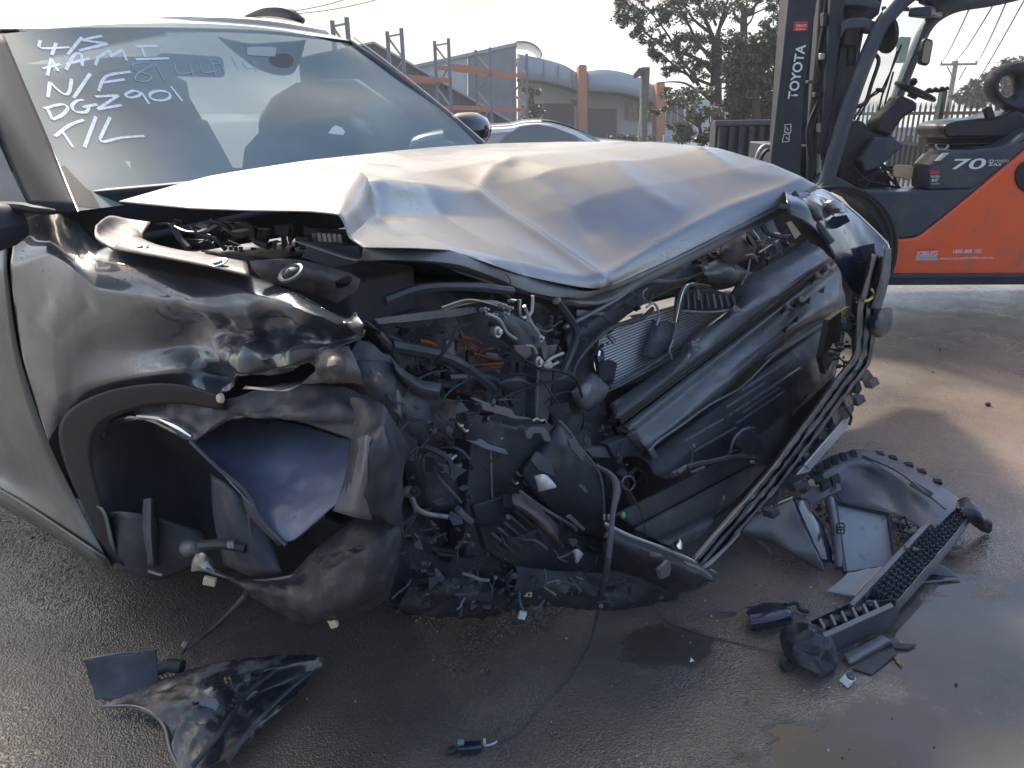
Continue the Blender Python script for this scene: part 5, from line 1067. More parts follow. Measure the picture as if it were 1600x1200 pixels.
sheet('front_plate', [[(625, 690, .0), (650, 690, .03), (700, 720, .02), (720, 760, .0)], [(630, 740, .0), (665, 745, .04), (705, 760, .03), (725, 790, .0)], [(640, 790, .0), (680, 800, .03), (715, 800, .02), (735, 820, .0)]], WB, M_plas, amp=.01, fr=12)
sheet('front_plate', [[(725, 640, .03), (780, 655, .05), (835, 660, .05), (870, 660, .04)], [(720, 700, .02), (780, 720, .06), (830, 740, .06), (880, 730, .05)], [(730, 780, .02), (780, 790, .04), (830, 780, .06), (900, 790, .06)]], WB, M_plas, amp=.008, fr=11)
pan('support_column', [(738, 690), (765, 695), (768, 800), (760, 868), (728, 870), (728, 800)], WB, M_plas, .05, (.02, 0), .05, bevel=.004)
tb('column_rib', [(766, 700), (769, 780), (762, 868)], WB, .003, M_plasg, o=.056, sm=0)
bolt(730, 776, WB, .008, M_plas, .07)
pan('support_column', [(838, 575), (864, 572), (860, 640), (856, 660), (836, 655)], WB, M_plasd, .03, (.05, .01), .05, bevel=.003)
tb('column_rib', [(841, 578), (838, 640), (838, 660)], WB, .0025, M_plasg, o=.06, sm=0)
pan('support_column', [(868, 560), (905, 590), (900, 640), (872, 700), (862, 640)], WB, M_plas, .04, (.05, .01), .0, bevel=.004)
MB().lathe(WB(688, 690, .02), WB(690, 628, .02)-WB(688, 690, .02), [(0, .010), (.01, .022), (.04, .028), (.078, .034), (.085, .036), (.086, .030), (.06, .024)], 22).build('canister', M_primer, car)
sheet('coolant_hose', [[(610, 560, .04), (650, 590, .03), (690, 600, .02)], [(620, 580, .07), (655, 605, .06), (690, 612, .05)], [(630, 600, .04), (655, 622, .03), (690, 625, .02)]], WB, M_plasd, amp=.003)
for pts in (((600, 470), (660, 450), (740, 448), (800, 455)), ((590, 520), (620, 560), (640, 640), (665, 700)), ((650, 640), (672, 690), (700, 720)), ((610, 540), (700, 560), (760, 600), (790, 640)), ((870, 470), (900, 520), (880, 580)), ((620, 800), (660, 850), (740, 870)), ((700, 590), (760, 590), (800, 610))):
    tb('hose', pts, WB, random.uniform(.006, .014), M_plas, o=.01)
pan('cross_strap', [(585, 498), (592, 507), (640, 503), (720, 494), (746, 488), (742, 480), (690, 484)], WB, M_plasg, .004, (.0, 0), -.02)
for k in range(5): tb('wire', [(690, 484-k), (730, 474-k*1.5), (765, 470+k), (790, 478+k*2), (800, 500+3*k)], WB, .0018, (M_clip, M_primer, M_alu, M_blk, M_clip)[k], o=-.01+.004*k)
for a, c, d in (((655, 533), (670, 536), (682, 541)), ((718, 526), (735, 530), (752, 538)), ((712, 545), (730, 543), (742, 548)), ((745, 560), (752, 548), (770, 545)), ((728, 572), (755, 570), (785, 568)), ((738, 553), (760, 558), (782, 562)), ((711, 612), (730, 614), (757, 612)), ((725, 577), (750, 578), (780, 574))):
    tb('orange_cable', [a, c, d], WB, .0055, M_orng, o=-.05)
for (u, v, w, h, m_) in ((705, 546, 16, 30, M_plasg), (770, 556, 22, 10, M_galv), (775, 578, 14, 14, M_galv), (735, 560, 8, 40, M_plas), (668, 560, 50, 20, M_plas), (700, 600, 30, 14, M_plasd)):
    pan('connector', [(u-w/2, v-h/2), (u+w/2-3, v-h/2+2), (u+w/2, v+h/2), (u-w/2+2, v+h/2-2)], WB, m_, .012, o=-.055, tilt=(.04, .02))
# latch with U hook and three big bolts
tb('latch_hook', [(812, 468), (812, 494), (822, 496), (831, 486), (832, 462)], WB, .0045, M_alu, o=.03, sm=2)
sheet('latch_bracket', [[(770, 485, .02), (800, 490, .04), (835, 510, .03)], [(768, 505, .02), (800, 510, .05), (850, 530, .04)], [(780, 525, .0), (815, 545, .05), (858, 560, .04)], [(800, 540, .0), (825, 565, .03), (860, 585, .02)]], WB, M_plasd, amp=.006, fr=22)
pan('latch_plate', [(803, 540), (826, 538), (832, 552), (822, 562), (806, 548)], WB, M_primer, .005, (.05, 0), .06)
pan('latch_plate', [(846, 542), (872, 538), (862, 566), (850, 562)], WB, M_primer, .004, (-.08, 0), .05)
for (u, v, r) in ((776, 519, .013), (843, 529, .009), (840, 566, .014)): bolt(u, v, WB, r, M_alu, .062)
for pts in (((819, 478), (828, 500), (836, 515)), ((825, 500), (835, 512), (842, 522)), ((850, 570), (862, 560), (880, 552)), ((848, 578), (860, 572), (872, 566)), ((760, 490), (780, 500), (792, 520), (806, 530)), ((820, 540), (832, 542), (838, 552))):
    tb('spring_arm', pts, WB, .004, M_galv, o=.06)
pan('connector', [(850, 572), (862, 565), (866, 572), (855, 580)], WB, M_alu, .008, o=.07)
for (u, v) in ((785, 478), (795, 482), (770, 492), (800, 470), (757, 484), (788, 492)): bolt(u, v, WB, random.uniform(.004, .008), M_galv, .04)
pan('bracket', [(738, 623), (744, 622), (758, 628), (800, 640), (806, 650), (830, 653), (830, 656), (804, 655), (796, 652), (755, 640), (752, 631)], WB, M_plasg, .008, (.02, 0), .08)
pan('bracket', [(730, 688), (745, 690), (752, 686), (765, 695), (790, 702), (795, 711), (760, 702)], WB, M_torn, .008, (.04, 0), .085)
pan('bracket', [(822, 676), (830, 668), (850, 668), (858, 676), (862, 690), (852, 690), (846, 677), (834, 677), (830, 686), (824, 684)], WB, M_plasg, .008, (.02, 0), .10)
tb('bracket_lip', [(832, 658), (838, 654), (845, 658), (850, 656), (856, 664)], WB, .003, M_alu, o=.10, sm=2)
pan('recess_plate', [(763, 650), (785, 655), (782, 690), (766, 686)], WB, M_torn, .004, (.1, .1), .02)
bolt(778, 685, WB, .004, M_yel, .05)
for (u, v) in ((714, 660), (722, 668), (808, 738), (824, 735), (800, 750), (818, 752)):
    tb('clip', [(u, v), (u+5, v+6), (u+9, v+4)], WB, .003, M_alu, o=.075, sm=2)
MB().patch([[WB(686, 708, .05), WB(700, 716, .06), WB(712, 710, .05)], [WB(692, 716, .05), WB(702, 722, .06), WB(714, 712, .05)]], 4, 2, .004, 40).build('white_seal', M_paper, car, solid=.002)
pan('shelf', [(690, 738), (720, 726), (722, 730), (694, 740)], WB, M_torn, .01, o=.05)
# big black moulded panel right of centre
sheet('moulded_panel', [[(850, 690, .06), (875, 662, .08), (905, 700, .10)], [(815, 745, .08), (870, 720, .11), (930, 735, .13)], [(860, 800, .08), (900, 790, .12), (945, 790, .14)], [(890, 830, .06), (925, 840, .10), (948, 850, .12)]], WB, M_plas, amp=.006, fr=10)
tb('panel_edge', [(875, 658), (892, 678), (902, 695), (925, 722), (940, 752), (945, 820)], WB, .0035, M_plasg, o=.14)  # paler tube shaped as the highlight along the panel edge
pan('tab', [(889, 688), (899, 684), (914, 710), (911, 722), (892, 700)], WB, M_plasg, .006, (.06, 0), .15)
pan('tab', [(904, 758), (910, 757), (920, 768), (914, 770)], WB, M_plasg, .004, o=.15); pan('tab', [(830, 720), (840, 705), (860, 720), (868, 745), (842, 735)], WB, M_plasd, .006, (.05, .02), .13)
MB().patch([[WB(834, 744, .15), WB(848, 741, .17), WB(856, 744, .15)], [WB(838, 754, .16), WB(852, 752, .18), WB(868, 758, .16)], [WB(842, 768, .15), WB(856, 765, .17), WB(868, 762, .16)]], 4, 4, .004, 45, 1).build('torn_label', M_paper, car, solid=.001)
MB().patch([[WB(895, 860, .16), WB(903, 858, .17), WB(912, 866, .16)], [WB(898, 870, .16), WB(902, 872, .17), WB(906, 874, .16)], [WB(899, 879, .16), WB(902, 880, .16), WB(905, 876, .16)]], 3, 3, .003, 45, 1).build('torn_label', M_paper, car, solid=.001)
# pale foam bar and lower frames
sheet('foam_bar', [[(797, 772, .10), (815, 770, .10), (840, 790, .11), (872, 820, .12)], [(800, 785, .13), (820, 795, .14), (845, 815, .15), (872, 840, .15)], [(815, 800, .10), (835, 815, .11), (858, 840, .12), (876, 855, .12)]], WB, M_primer, amp=.003, fr=20)
tb('frame_edge', [(813, 768), (850, 795), (895, 822), (900, 830)], WB, .004, M_plasg, o=.14)
pan('frame', [(886, 808), (892, 804), (915, 826), (912, 830)], WB, M_plasg, .006, o=.16)
for k in range(5): pan('grille_slat', [(770+k*9, 836-k*9), (773+k*9, 833-k*9), (806+k*9, 862-k*9), (803+k*9, 865-k*9)], WB, M_plasd, .010, o=.12, bevel=.0008)
pan('frame', [(740, 790), (790, 775), (860, 850), (880, 900), (850, 910), (760, 860)], WB, M_plas, .02, (.03, 0), .08, bevel=.003)
tb('metal_pipe', [(636, 768), (643, 775), (648, 790), (665, 802), (702, 808)], WB, [.008, .006, .0055, .0055, .0055], M_galv, o=.05)
MB().lathe(WB(638, 768, .05), FX+LX*-.5, [(-.01, .008), (0, .013), (.006, .012), (.012, .005)], 12).build('fitting', M_primer, car)
tb('pipe', [(715, 795), (725, 806), (736, 815)], WB, .008, M_plasg, o=.06)
sheet('undertray_fold', [[(640, 905, .05), (700, 898, .08), (760, 912, .08), (800, 925, .05)], [(630, 925, .06), (690, 918, .12), (745, 930, .12), (800, 938, .06)], [(622, 950, .05), (690, 945, .10), (750, 952, .10), (810, 945, .05)], [(640, 952, .0), (690, 962, .03), (750, 962, .03), (800, 950, .0)]], WB, M_scuff, amp=.022, fr=11, nu=10, nv=8, rag=.02)
sheet('undertray', [[(800, 880, .08), (880, 890, .14), (960, 890, .22), (1040, 880, .30)], [(800, 920, .10), (880, 925, .16), (960, 930, .24), (1060, 915, .32)], [(790, 950, .06), (880, 950, .12), (960, 950, .2), (1070, 935, .3)]], WB, M_plas, amp=.024, fr=10, nu=11, nv=8, rag=.025)
lo0 = [(945, 818, .20), (985, 838, .26), (1040, 858, .32), (1085, 878, .36), (1118, 896, .38)]
sheet('lower_bumper', [lo0, [(u-2, v+14, o+.03) for u, v, o in lo0], [(u-4, v+34, o+.02) for u, v, o in lo0[:4]]+[(1112, 906, .38)], [(u-5, v+60, o-.02) for u, v, o in lo0[:3]]+[(1075, 925, .34), (1105, 912, .36)]], WB, M_plas, amp=.004, fr=14)
tb('bumper_edge', [(u, v, o+.005) for u, v, o in lo0], WB, .005, M_alu)
tb('bumper_strip', [(1018, 866, .335), (1050, 874, .35), (1090, 888, .385), (1110, 902, .40)], WB, .006, M_plasg)
tb('bumper_strip', [(945, 835, .235), (975, 850, .27), (1010, 866, .31)], WB, .007, M_primer)
MB().lathe(WB(1060, 850, .34), FX+ZX*.6, [(-.01, .006), (0, .013), (.003, .014), (.005, .006)], 14).build('reflector', M_chrome, car)
pan('tab', [(1030, 890), (1045, 876), (1052, 880), (1046, 900), (1034, 905)], WB, M_plasg, .01, (.05, 0), .36)
# hanging connectors and cables
tb('blue_wire', [(812, 925), (812, 938), (816, 950), (820, 958)], WB, .0022, mat('wire_blue', (.10, .16, .30), .5), o=.12)
MB().box(WB(816, 961, .12), (.018, .012, .018), Matrix.Rotation(.3, 3, 'Y')).build('connector', M_paper, car, bevel=.002)
MB().box(WB(825, 928, .12), (.018, .010, .010), Matrix.Rotation(.1, 3, 'Y')).build('clip', M_clip, car, bevel=.001)
for (u, v) in ((944, 808), (951, 808)): MB().box(WB(u, v, .22), (.006, .006, .014)).build('clip', M_galv, car, bevel=.001)
MB().lathe(WB(974, 806, .24), ZX, [(-.008, .003), (0, .007), (.008, .004)], 8).build('clip', M_green, car)
tb('ring_loop', [(982+10*math.cos(a/9*6.2832), 755+11*math.sin(a/9*6.2832)) for a in range(10)], WB, .0022, M_plasg, o=.2, sm=2)

# random broken brackets, clips and splinters filling the crushed front; merged, nobody could count them
random.seed(21)
def frag(b, c, s):
    k = random.random(); r = Matrix.Rotation(random.uniform(0, 6.28), 3, Vector((random.gauss(0, 1), random.gauss(0, 1), random.gauss(0, 1))).normalized())
    if k < .45:
        n = random.choice((3, 4, 4, 5)); pts = [r @ Vector((math.cos(6.283*i/n+random.uniform(-.4, .4))*s*random.uniform(.5, 1.3), 0, math.sin(6.283*i/n+random.uniform(-.4, .4))*s*random.uniform(.3, .9)))+c for i in range(n)]
        b.prism(pts, r @ Vector((0, .003, 0)))
    elif k < .62: b.box(c, (s*random.uniform(.4, 1.5), s*.25, s*random.uniform(.2, .7)), r)
    elif k < .82:
        p = [c]; d = r @ Vector((s, 0, 0))
        for i in range(3): p.append(p[-1]+d); d = Matrix.Rotation(random.uniform(-.9, .9), 3, 'Y') @ d
        b.tube(p, s*random.uniform(.06, .2), 6, sm=2)
    else: b.lathe(c, r @ Vector((1, 0, 0)), [(0, s*.2), (0, s*.35), (s*.25, s*.33), (s*.25, s*.18), (s*.5, s*.16), (s*.5, .0005)], 9)
def scatter(name, poly, n, smin, smax, pl, o0, o1, mats):
    bs = [MB() for _ in mats]
    us = [p[0] for p in poly]; vs_ = [p[1] for p in poly]; k = 0
    while k < n:
        u = random.uniform(min(us), max(us)); v = random.uniform(min(vs_), max(vs_)); ins = False; j = len(poly)-1
        for i in range(len(poly)):
            a, c = poly[i], poly[j]
            if (a[1] > v) != (c[1] > v) and u < (c[0]-a[0])*(v-a[1])/(c[1]-a[1])+a[0]: ins = not ins
            j = i
        if not ins: continue
        frag(bs[random.choices(range(len(mats)), [m_[1] for m_ in mats])[0]], pl(u, v, random.uniform(o0, o1)), random.uniform(smin, smax)); k += 1
    for b, m_ in zip(bs, mats):
        if b.f: b.build(name, m_[0], car, kind='stuff', bevel=0, ang=30)
mm_ = [(M_plas, 6), (M_plasd, 5), (M_plasg, .9), (M_galv, .15), (M_primer, .4)]
scatter('wreck_fragments', [(600, 700), (760, 600), (880, 640), (940, 760), (930, 900), (800, 930), (640, 930), (640, 800)], 190, .008, .034, WB, .0, .09, mm_)
scatter('wreck_fragments', [(590, 480), (800, 460), (900, 500), (880, 620), (700, 640), (600, 600)], 170, .008, .030, WB, -.10, -.02, mm_)
scatter('wreck_fragments', [(640, 800), (900, 830), (1050, 880), (1080, 925), (850, 948), (640, 945)], 120, .006, .024, WB, .06, .16, mm_)
scatter('bay_fragments', [(220, 345), (520, 345), (540, 380), (420, 400), (240, 385)], 90, .008, .022, lambda u, v, o=0: S(u, v, .30+o), 0, .15, [(M_plas, 5), (M_plasd, 4), (M_plasg, 1)])
scatter('wreck_fragments', [(640, 880), (800, 890), (1090, 905), (1080, 935), (850, 955), (640, 955)], 80, .006, .020, lambda u, v, o=0: WB(u, v, o+(u-620)/480*.24), .06, .12, [(M_plas, 6), (M_plasd, 4), (M_plasg, .8)])
for k in range(26):                                   # loose looms looping through the wreck
    u = random.uniform(620, 930); v = random.uniform(560, 880); pts = [(u, v)]; a = random.uniform(0, 6.28)
    for i in range(4): a += random.uniform(-.8, .8); u += 28*math.cos(a); v += 24*math.sin(a)+4; pts.append((u, v, random.uniform(-.02, .03)))
    tb('loom', pts, WB, random.uniform(.0015, .004), random.choice((M_plas, M_plasd, M_blk)), o=.05, n=5)
# ================================================================== WRECK: radiator pack, deflectors, bumper beam, far corner
def RA(u, v, o=0): return V(u, v, (.98+o, .8), (1.12+o, 1.8))
def RB(u, v, o=0): return V(u, v, (1.38+o, .6), (1.42+o, 2.28))
# radiator core
rc = [(936, 522), (1022, 492), (1160, 452), (1175, 468), (1120, 520), (1060, 562), (1000, 596), (950, 612)]
core = MB().prism([RA(u, v, -.16) for u, v in rc], -FX*.03).build('radiator_core', M_fin, car, smooth=False)
b = MB(); n = 21
for k in range(n):
    t = k/(n-1); a = (937+14*t, 523+88*t); c = (1165-50*t, 455+72*t)
    b.tube([RA(a[0]+(c[0]-a[0])*s_, a[1]+(c[1]-a[1])*s_-6*math.sin(math.pi*s_)*(1-t), -.156) for s_ in (0, .3, .6, 1)], .0030, 4)
b.build('radiator_tubes', M_tube, core, kind='stuff')
tb('tank_edge', [(936, 520), (935, 560), (940, 600)], RA, .006, M_alu, o=-.15, sm=2)
MB().patch([[RA(930, 545, -.13), RA(940, 540, -.12), RA(944, 550, -.13)], [RA(926, 556, -.12), RA(936, 556, -.10), RA(944, 562, -.12)], [RA(930, 568, -.13), RA(938, 570, -.11), RA(942, 566, -.13)]], 5, 5, .008, 50, 1).build('torn_fins', M_chrome, core, solid=.001)
pan('radiator_cap_panel', [(935, 566), (954, 562), (965, 568), (958, 602), (946, 606), (938, 596)], RA, M_plas, .006, o=-.13)
sheet('radiator_tank', [[(905, 602, -.10), (925, 582, -.12), (945, 600, -.12)], [(892, 612, -.04), (920, 600, -.02), (952, 606, -.06)], [(892, 622, -.06), (915, 636, -.02), (948, 616, -.06)], [(900, 624, -.1), (918, 642, -.1), (940, 626, -.12)]], RA, M_plasg, amp=.003, sharp=0)
tb('frame_edge', [(952, 606), (1000, 580), (1040, 555), (1062, 540)], RA, .008, M_plasd, o=-.1)
sheet('radiator_strap', [[(1018, 500, -.14), (1036, 500, -.12), (1054, 505, -.13)], [(1010, 530, -.13), (1030, 530, -.10), (1052, 530, -.12)], [(1000, 556, -.14), (1020, 562, -.11), (1040, 556, -.13)]], RA, M_plasd, amp=.004, fr=20)
MB().patch([[RA(1052, 502, -.06), RA(1060, 503, -.06)], [RA(1058, 470, -.05), RA(1066, 472, -.05)], [RA(1066, 450, -.04), RA(1072, 456, -.04)], [RA(1080, 443, -.04), RA(1082, 447, -.04)], [RA(1110, 446, -.04), RA(1110, 449, -.04)]], 2, 4).build('bonnet_latch_strap', M_clip if False else M_primer, car, solid=.003)
tb('strap_edge', [(1056, 503), (1063, 470), (1070, 450), (1082, 443), (1110, 447)], RA, .003, M_chrome, o=-.035)
vb = MB().prism([RA(u, v, -.08) for u, v in ((1066, 484), (1070, 455), (1110, 450), (1150, 462), (1160, 476), (1110, 486))], -FX*.03).build('air_flap_box', M_plas, car, bevel=.003)
for k in range(8):
    MB().bar(RA(1074+k*10, 456+k*.8, -.075), RA(1076+k*10.5, 483-k*.6, -.07), .004, .010).build('flap_slat', M_plasg, vb, smooth=False)
tb('flap_lip', [(1064, 486), (1110, 488), (1150, 482), (1165, 474)], RA, .005, M_plasg, o=-.06)
for pts in (((1010, 480), (1022, 474), (1030, 492), (1026, 508)), ((1090, 452), (1092, 468)), ((1050, 560), (1046, 548), (1052, 530)), ((1172, 405), (1168, 425), (1158, 445)), ((1160, 400), (1175, 398), (1184, 408))):
    tb('wire', pts, RA, .0035, M_galv, o=-.05)
# crumpled tie-bar running under the bonnet edge
sheet('tie_bar', [[(880, 500, -.2), (960, 452, -.2), (1050, 405, -.18), (1110, 385, -.18), (1200, 330, -.15)], [(885, 540, -.15), (965, 478, -.13), (1055, 430, -.12), (1120, 418, -.12), (1215, 360, -.1)], [(890, 590, -.2), (970, 500, -.18), (1060, 450, -.16), (1140, 450, -.16), (1225, 400, -.15)]], RA, M_plasd, amp=.010, fr=8, nu=8)
tb('tie_bar_edge', [(882, 512), (960, 470), (985, 452), (1015, 440), (1060, 438), (1120, 420), (1170, 395)], RA, .006, M_plasg, o=-.11)
tb('tie_bar_edge', [(890, 600), (905, 560), (950, 515), (1000, 498), (1020, 482)], RA, .007, M_plasd, o=-.12)
pan('grey_tab', [(902, 484), (945, 488), (948, 492), (902, 494)], RA, M_plasg, .004, o=-.12)
sheet('strut_plate', [[(1128, 385, -.10), (1140, 368, -.10), (1165, 360, -.12), (1185, 385, -.12)], [(1125, 400, -.05), (1145, 390, -.03), (1170, 380, -.05), (1192, 395, -.10)], [(1135, 418, -.10), (1155, 410, -.06), (1178, 402, -.08), (1190, 398, -.12)]], RA, M_primer, amp=.006, fr=18)
MB().lathe(RA(1172, 376, -.035), FX+ZX*.8+LX*.3, [(0, .026), (.002, .024), (-.006, .016), (-.01, .001)], 16).build('mount_hole', M_blk, car)
sheet('crushed_bracket', [[(1090, 415, -.10), (1130, 405, -.08), (1160, 420, -.1)], [(1100, 430, -.06), (1140, 425, -.04), (1172, 425, -.08)], [(1120, 445, -.1), (1150, 442, -.08), (1180, 425, -.1)]], RA, M_plasg, amp=.010, fr=14)
for (u, v, r_) in ((1187, 378, .008), (1194, 385, .006), (1207, 380, .008), (1215, 372, .006), (1173, 398, .008), (1180, 402, .006), (1230, 368, .006)): bolt(u, v, RA, r_, M_galv, -.06)
for pts in (((1185, 395), (1200, 385), (1215, 375), (1218, 366), (1208, 364)), ((1200, 372), (1210, 366), (1222, 370))): tb('clip', pts, RA, .004, M_alu, o=-.06)
# deflector panels (two long ribbed mouldings)
def line4(a, c, o, wob=0, n=7):
    return [(a[0]+(c[0]-a[0])*i/(n-1), a[1]+(c[1]-a[1])*i/(n-1)+wob*math.sin(i*2.1), o) for i in range(n)]
up = [[(948, 634, -.12), (1000, 600, -.12), (1055, 556, -.12), (1085, 520, -.12), (1140, 480, -.13), (1150, 440, -.13), (1262, 378, -.12)],
      [(955, 642, -.06), (1005, 606, -.06), (1062, 560, -.06), (1092, 532, -.03), (1150, 486, -.03), (1200, 445, -.05), (1280, 386, -.05)],
      line4((962, 652), (1296, 400), -.01), line4((966, 657), (1300, 404), -.035), line4((972, 663), (1303, 408), -.04)]
sheet('upper_deflector', up, RA, M_plasg, nu=6, nv=5, amp=.0035, fr=9, sharp=0)
lw_ = [line4((974, 665), (1304, 409), -.02), line4((982, 672), (1308, 413), .005), line4((988, 678), (1312, 422), .0), line4((1000, 690), (1316, 440), .03, 1.5), [(1008, 700, .045), (1050, 668, .05), (1120, 612, .045), (1160, 575, .055), (1200, 538, .05), (1250, 505, .055), (1320, 462, .05)],
       [(1012, 706, .03), (1052, 676, .03), (1122, 624, .03), (1164, 582, .02), (1204, 552, .03), (1252, 514, .02), (1322, 482, .03)]]
sheet('lower_deflector', lw_, RA, M_plasg, nu=6, nv=5, amp=.0035, fr=10, sharp=0)
tb('deflector_groove', [(970, 661), (1100, 563), (1200, 486), (1303, 407)], RA, .004, M_blk, o=-.012, sm=2)
for (u, v) in ((1080, 540), (1145, 485), (1290, 420), (1275, 432), (1248, 470), (1228, 480)):
    sheet('torn_tab', [[(u-10, v+6, .0), (u, v-8, .05), (u+10, v-4, .0)], [(u-6, v+12, .0), (u+3, v+4, .06), (u+14, v+4, .0)]], RA, M_plasg, amp=.003, fr=20)
for (u, v) in ((1284, 452), (1262, 468), (1243, 497), (1225, 513)): pan('notch', [(u-6, v+4), (u+5, v-5), (u+3, v+7)], RA, M_blk, .002, o=.075)
sheet('deflector_end', [[(978, 680, .0), (995, 672, .02), (1005, 690, .02)], [(990, 695, .0), (1003, 690, .03), (1010, 702, .02)], [(1000, 705, .0), (1008, 702, .02), (1014, 706, .01)]], RA, M_plasg, amp=.004, fr=18)
pan('end_spike', [(1012, 702), (1022, 700), (1042, 742), (1036, 740)], RA, M_plasg, .006, (.05, 0), .05)
pan('end_block', [(950, 695), (985, 682), (1003, 700), (1008, 706), (962, 718)], RA, M_plasd, .03, (.04, 0), .0)
pan('end_block', [(915, 700), (950, 698), (955, 716), (925, 714)], RA, M_plasg, .02, (.04, 0), -.03)
# dark grille below with slats
gr = [[(1000, 715, .02), (1120, 630, .02), (1220, 555, .02), (1318, 485, .02)], [(1020, 740, .08), (1120, 680, .08), (1210, 620, .09), (1312, 545, .08)], [(1040, 750, .1), (1130, 715, .1), (1200, 670, .12), (1300, 590, .12)]]
sheet('grille_panel', gr, RA, M_plas, amp=.006, fr=7, nu=8)
for (a, c) in (((1135, 637), (1195, 598)), ((1138, 650), (1212, 602)), ((1160, 645), (1218, 606)), ((1070, 690), (1130, 655)), ((1150, 662), (1225, 612)), ((1085, 705), (1150, 668)), ((1160, 610), (1240, 558)), ((1180, 622), (1250, 575))):
    MB().bar(RA(*a, .10), RA(*c, .10), .006, .005).build('grille_slat', M_plasg, car, smooth=False)
tb('panel_edge', [(1014, 705), (1030, 688), (1060, 668), (1110, 632), (1160, 604), (1205, 560), (1250, 520)], RA, .0035, M_plasg, o=.07)
sheet('radiator_face', [[(1180, 560, .0), (1250, 520, .0), (1316, 488, .0)], [(1200, 620, .05), (1250, 590, .06), (1312, 540, .05)], [(1240, 650, .1), (1270, 620, .1), (1305, 585, .1)]], RA, mat('worn_grey', (.05, .052, .05), .4, 0, var=(7, (.14, .14, .12), .5, .7)), amp=.003)
pan('flap', [(1146, 690), (1165, 670), (1182, 668), (1196, 706), (1182, 712), (1160, 706)], RA, M_plasd, .01, (.05, .02), .16)
tb('flap_edge', [(1141, 708), (1146, 688), (1158, 674), (1172, 668)], RA, .004, M_plasg, o=.17)
tb('loom', [(1050, 742), (1080, 728), (1110, 722), (1150, 714), (1180, 718)], RA, .008, M_plasd, o=.18)
tb('loom', [(1060, 740), (1072, 728), (1080, 738), (1100, 730)], RA, .004, M_primer, o=.2)
tb('wire', [(1080, 700), (1082, 712), (1080, 722)], RA, .003, M_primer, o=.16)
MB().lathe(RA(1082, 697, .16), FX, [(0, .006), (.004, .008), (.008, .004)], 10).build('clip', M_primer, car)
MB().box(RA(1175, 722, .2), (.014, .008, .008)).build('clip', M_alu, car, bevel=.001)
# lower ducts: three long bands
dk = [line4((945, 812), (1150, 705), .17), line4((962, 806), (1163, 702), .195), line4((968, 808), (1166, 705), .20), line4((985, 822), (1178, 720), .205), line4((987, 825), (1180, 723), .195), line4((993, 829), (1181, 729), .215), line4((1018, 842), (1172, 766), .225), line4((1022, 845), (1168, 773), .212), line4((1040, 852), (1155, 795), .235), line4((1055, 862), (1120, 830), .23)]
sheet('lower_duct', dk, WB, M_plasd, nu=4, nv=4, amp=.0025, fr=9, sharp=0)
MB().lathe(WB(1128, 778, .3), FX, [(0, .006), (.004, .010), (.008, .005)], 10).build('bolt', M_plasg, car)
# bumper beam: bent multi-ribbed strip
bp = [(1094, 882), (1150, 816), (1207, 750), (1268, 668), (1316, 602), (1345, 562), (1352, 520), (1356, 480), (1364, 445), (1376, 400)]
def off_path(p, d):
    o = []
    for i, q in enumerate(p):
        a = p[max(i-1, 0)]; c = p[min(i+1, len(p)-1)]; t = Vector((c[0]-a[0], c[1]-a[1])).normalized(); o.append((q[0]-t.y*d, q[1]+t.x*d))
    return o
prof = [(-15, -.02), (-12, .010), (-8, .012), (-6, .0), (-3, .0), (-1, .012), (2, .014), (4, .003), (8, .003), (10, .012), (13, .014), (15, -.02)]
MB().patch([[RB(u, v, o) for u, v in off_path(bp, d)] for d, o in prof], 9, 1, .006, 14, 1).build('bumper_beam', M_plas, car, solid=.003, ang=30)
for d in (-11, .5, 11.5): tb('beam_rib_edge', off_path(bp, d)[:6], RB, .0012, M_plasd, o=.016, sm=2)
random.seed(5)
pth = crv([Vector((u, v, 0)) for u, v in off_path(bp, 22)], 5)
for k in range(3, 34, 2):
    p = pth[k]
    if not 575 < p.y < 800: continue
    w = random.uniform(6, 11); h = random.uniform(6, 13)
    pan('beam_clip', [(p.x-w, p.y-h*.4), (p.x+w*.3, p.y-h), (p.x+w, p.y+h*.2), (p.x+w*.2, p.y+h), (p.x-w*.6, p.y+h*.8)], RB, random.choice((M_plas, M_plas, M_plasd)), .05, (random.uniform(-.2, .2), random.uniform(-.1, .1)), -.01, bevel=.002)
for k in range(8, 25, 3):
    p = pth[k]; pan('beam_tooth', [(p.x+4, p.y+8), (p.x+16, p.y+2), (p.x+20, p.y+12), (p.x+8, p.y+20)], RB, M_plasd, .03, (.1, 0), -.03, bevel=.002)
sheet('beam_backing', [[(1215, 760, -.03), (1270, 690, -.03), (1330, 600, -.03)], [(1235, 768, -.05), (1290, 705, -.05), (1334, 640, -.05)]], RB, M_blk, amp=.006, fr=14)
pan('silver_strip', [(1246, 742), (1262, 722), (1318, 656), (1327, 654), (1328, 664), (1264, 738)], RB, mat('strip_silver', (.55, .57, .6), .25, .6), .006, (0, 0), .0)
tb('strip_clip', [(1322, 640), (1330, 650), (1327, 664)], RB, .005, M_blk, o=.01)
tb('loose_lip', [(1099, 886), (1110, 878), (1140, 850), (1155, 834)], RB, [.004, .005, .003, .002], M_plasg, o=.02)
sheet('end_strip', [[(1381, 385, .02), (1392, 388, .02)], [(1378, 420, .03), (1391, 425, .03)], [(1370, 450, .03), (1385, 452, .03)], [(1360, 482, .02), (1376, 486, .02)]], RB, M_plasd, amp=.003, fr=25, nu=4)
sheet('end_block', [[(1358, 494, .0), (1378, 482, .02), (1393, 480, -.01)], [(1356, 510, .02), (1375, 504, .05), (1394, 500, .0)], [(1358, 522, .0), (1376, 527, .02), (1390, 516, .0)]], RB, M_plas, amp=.006, fr=14)
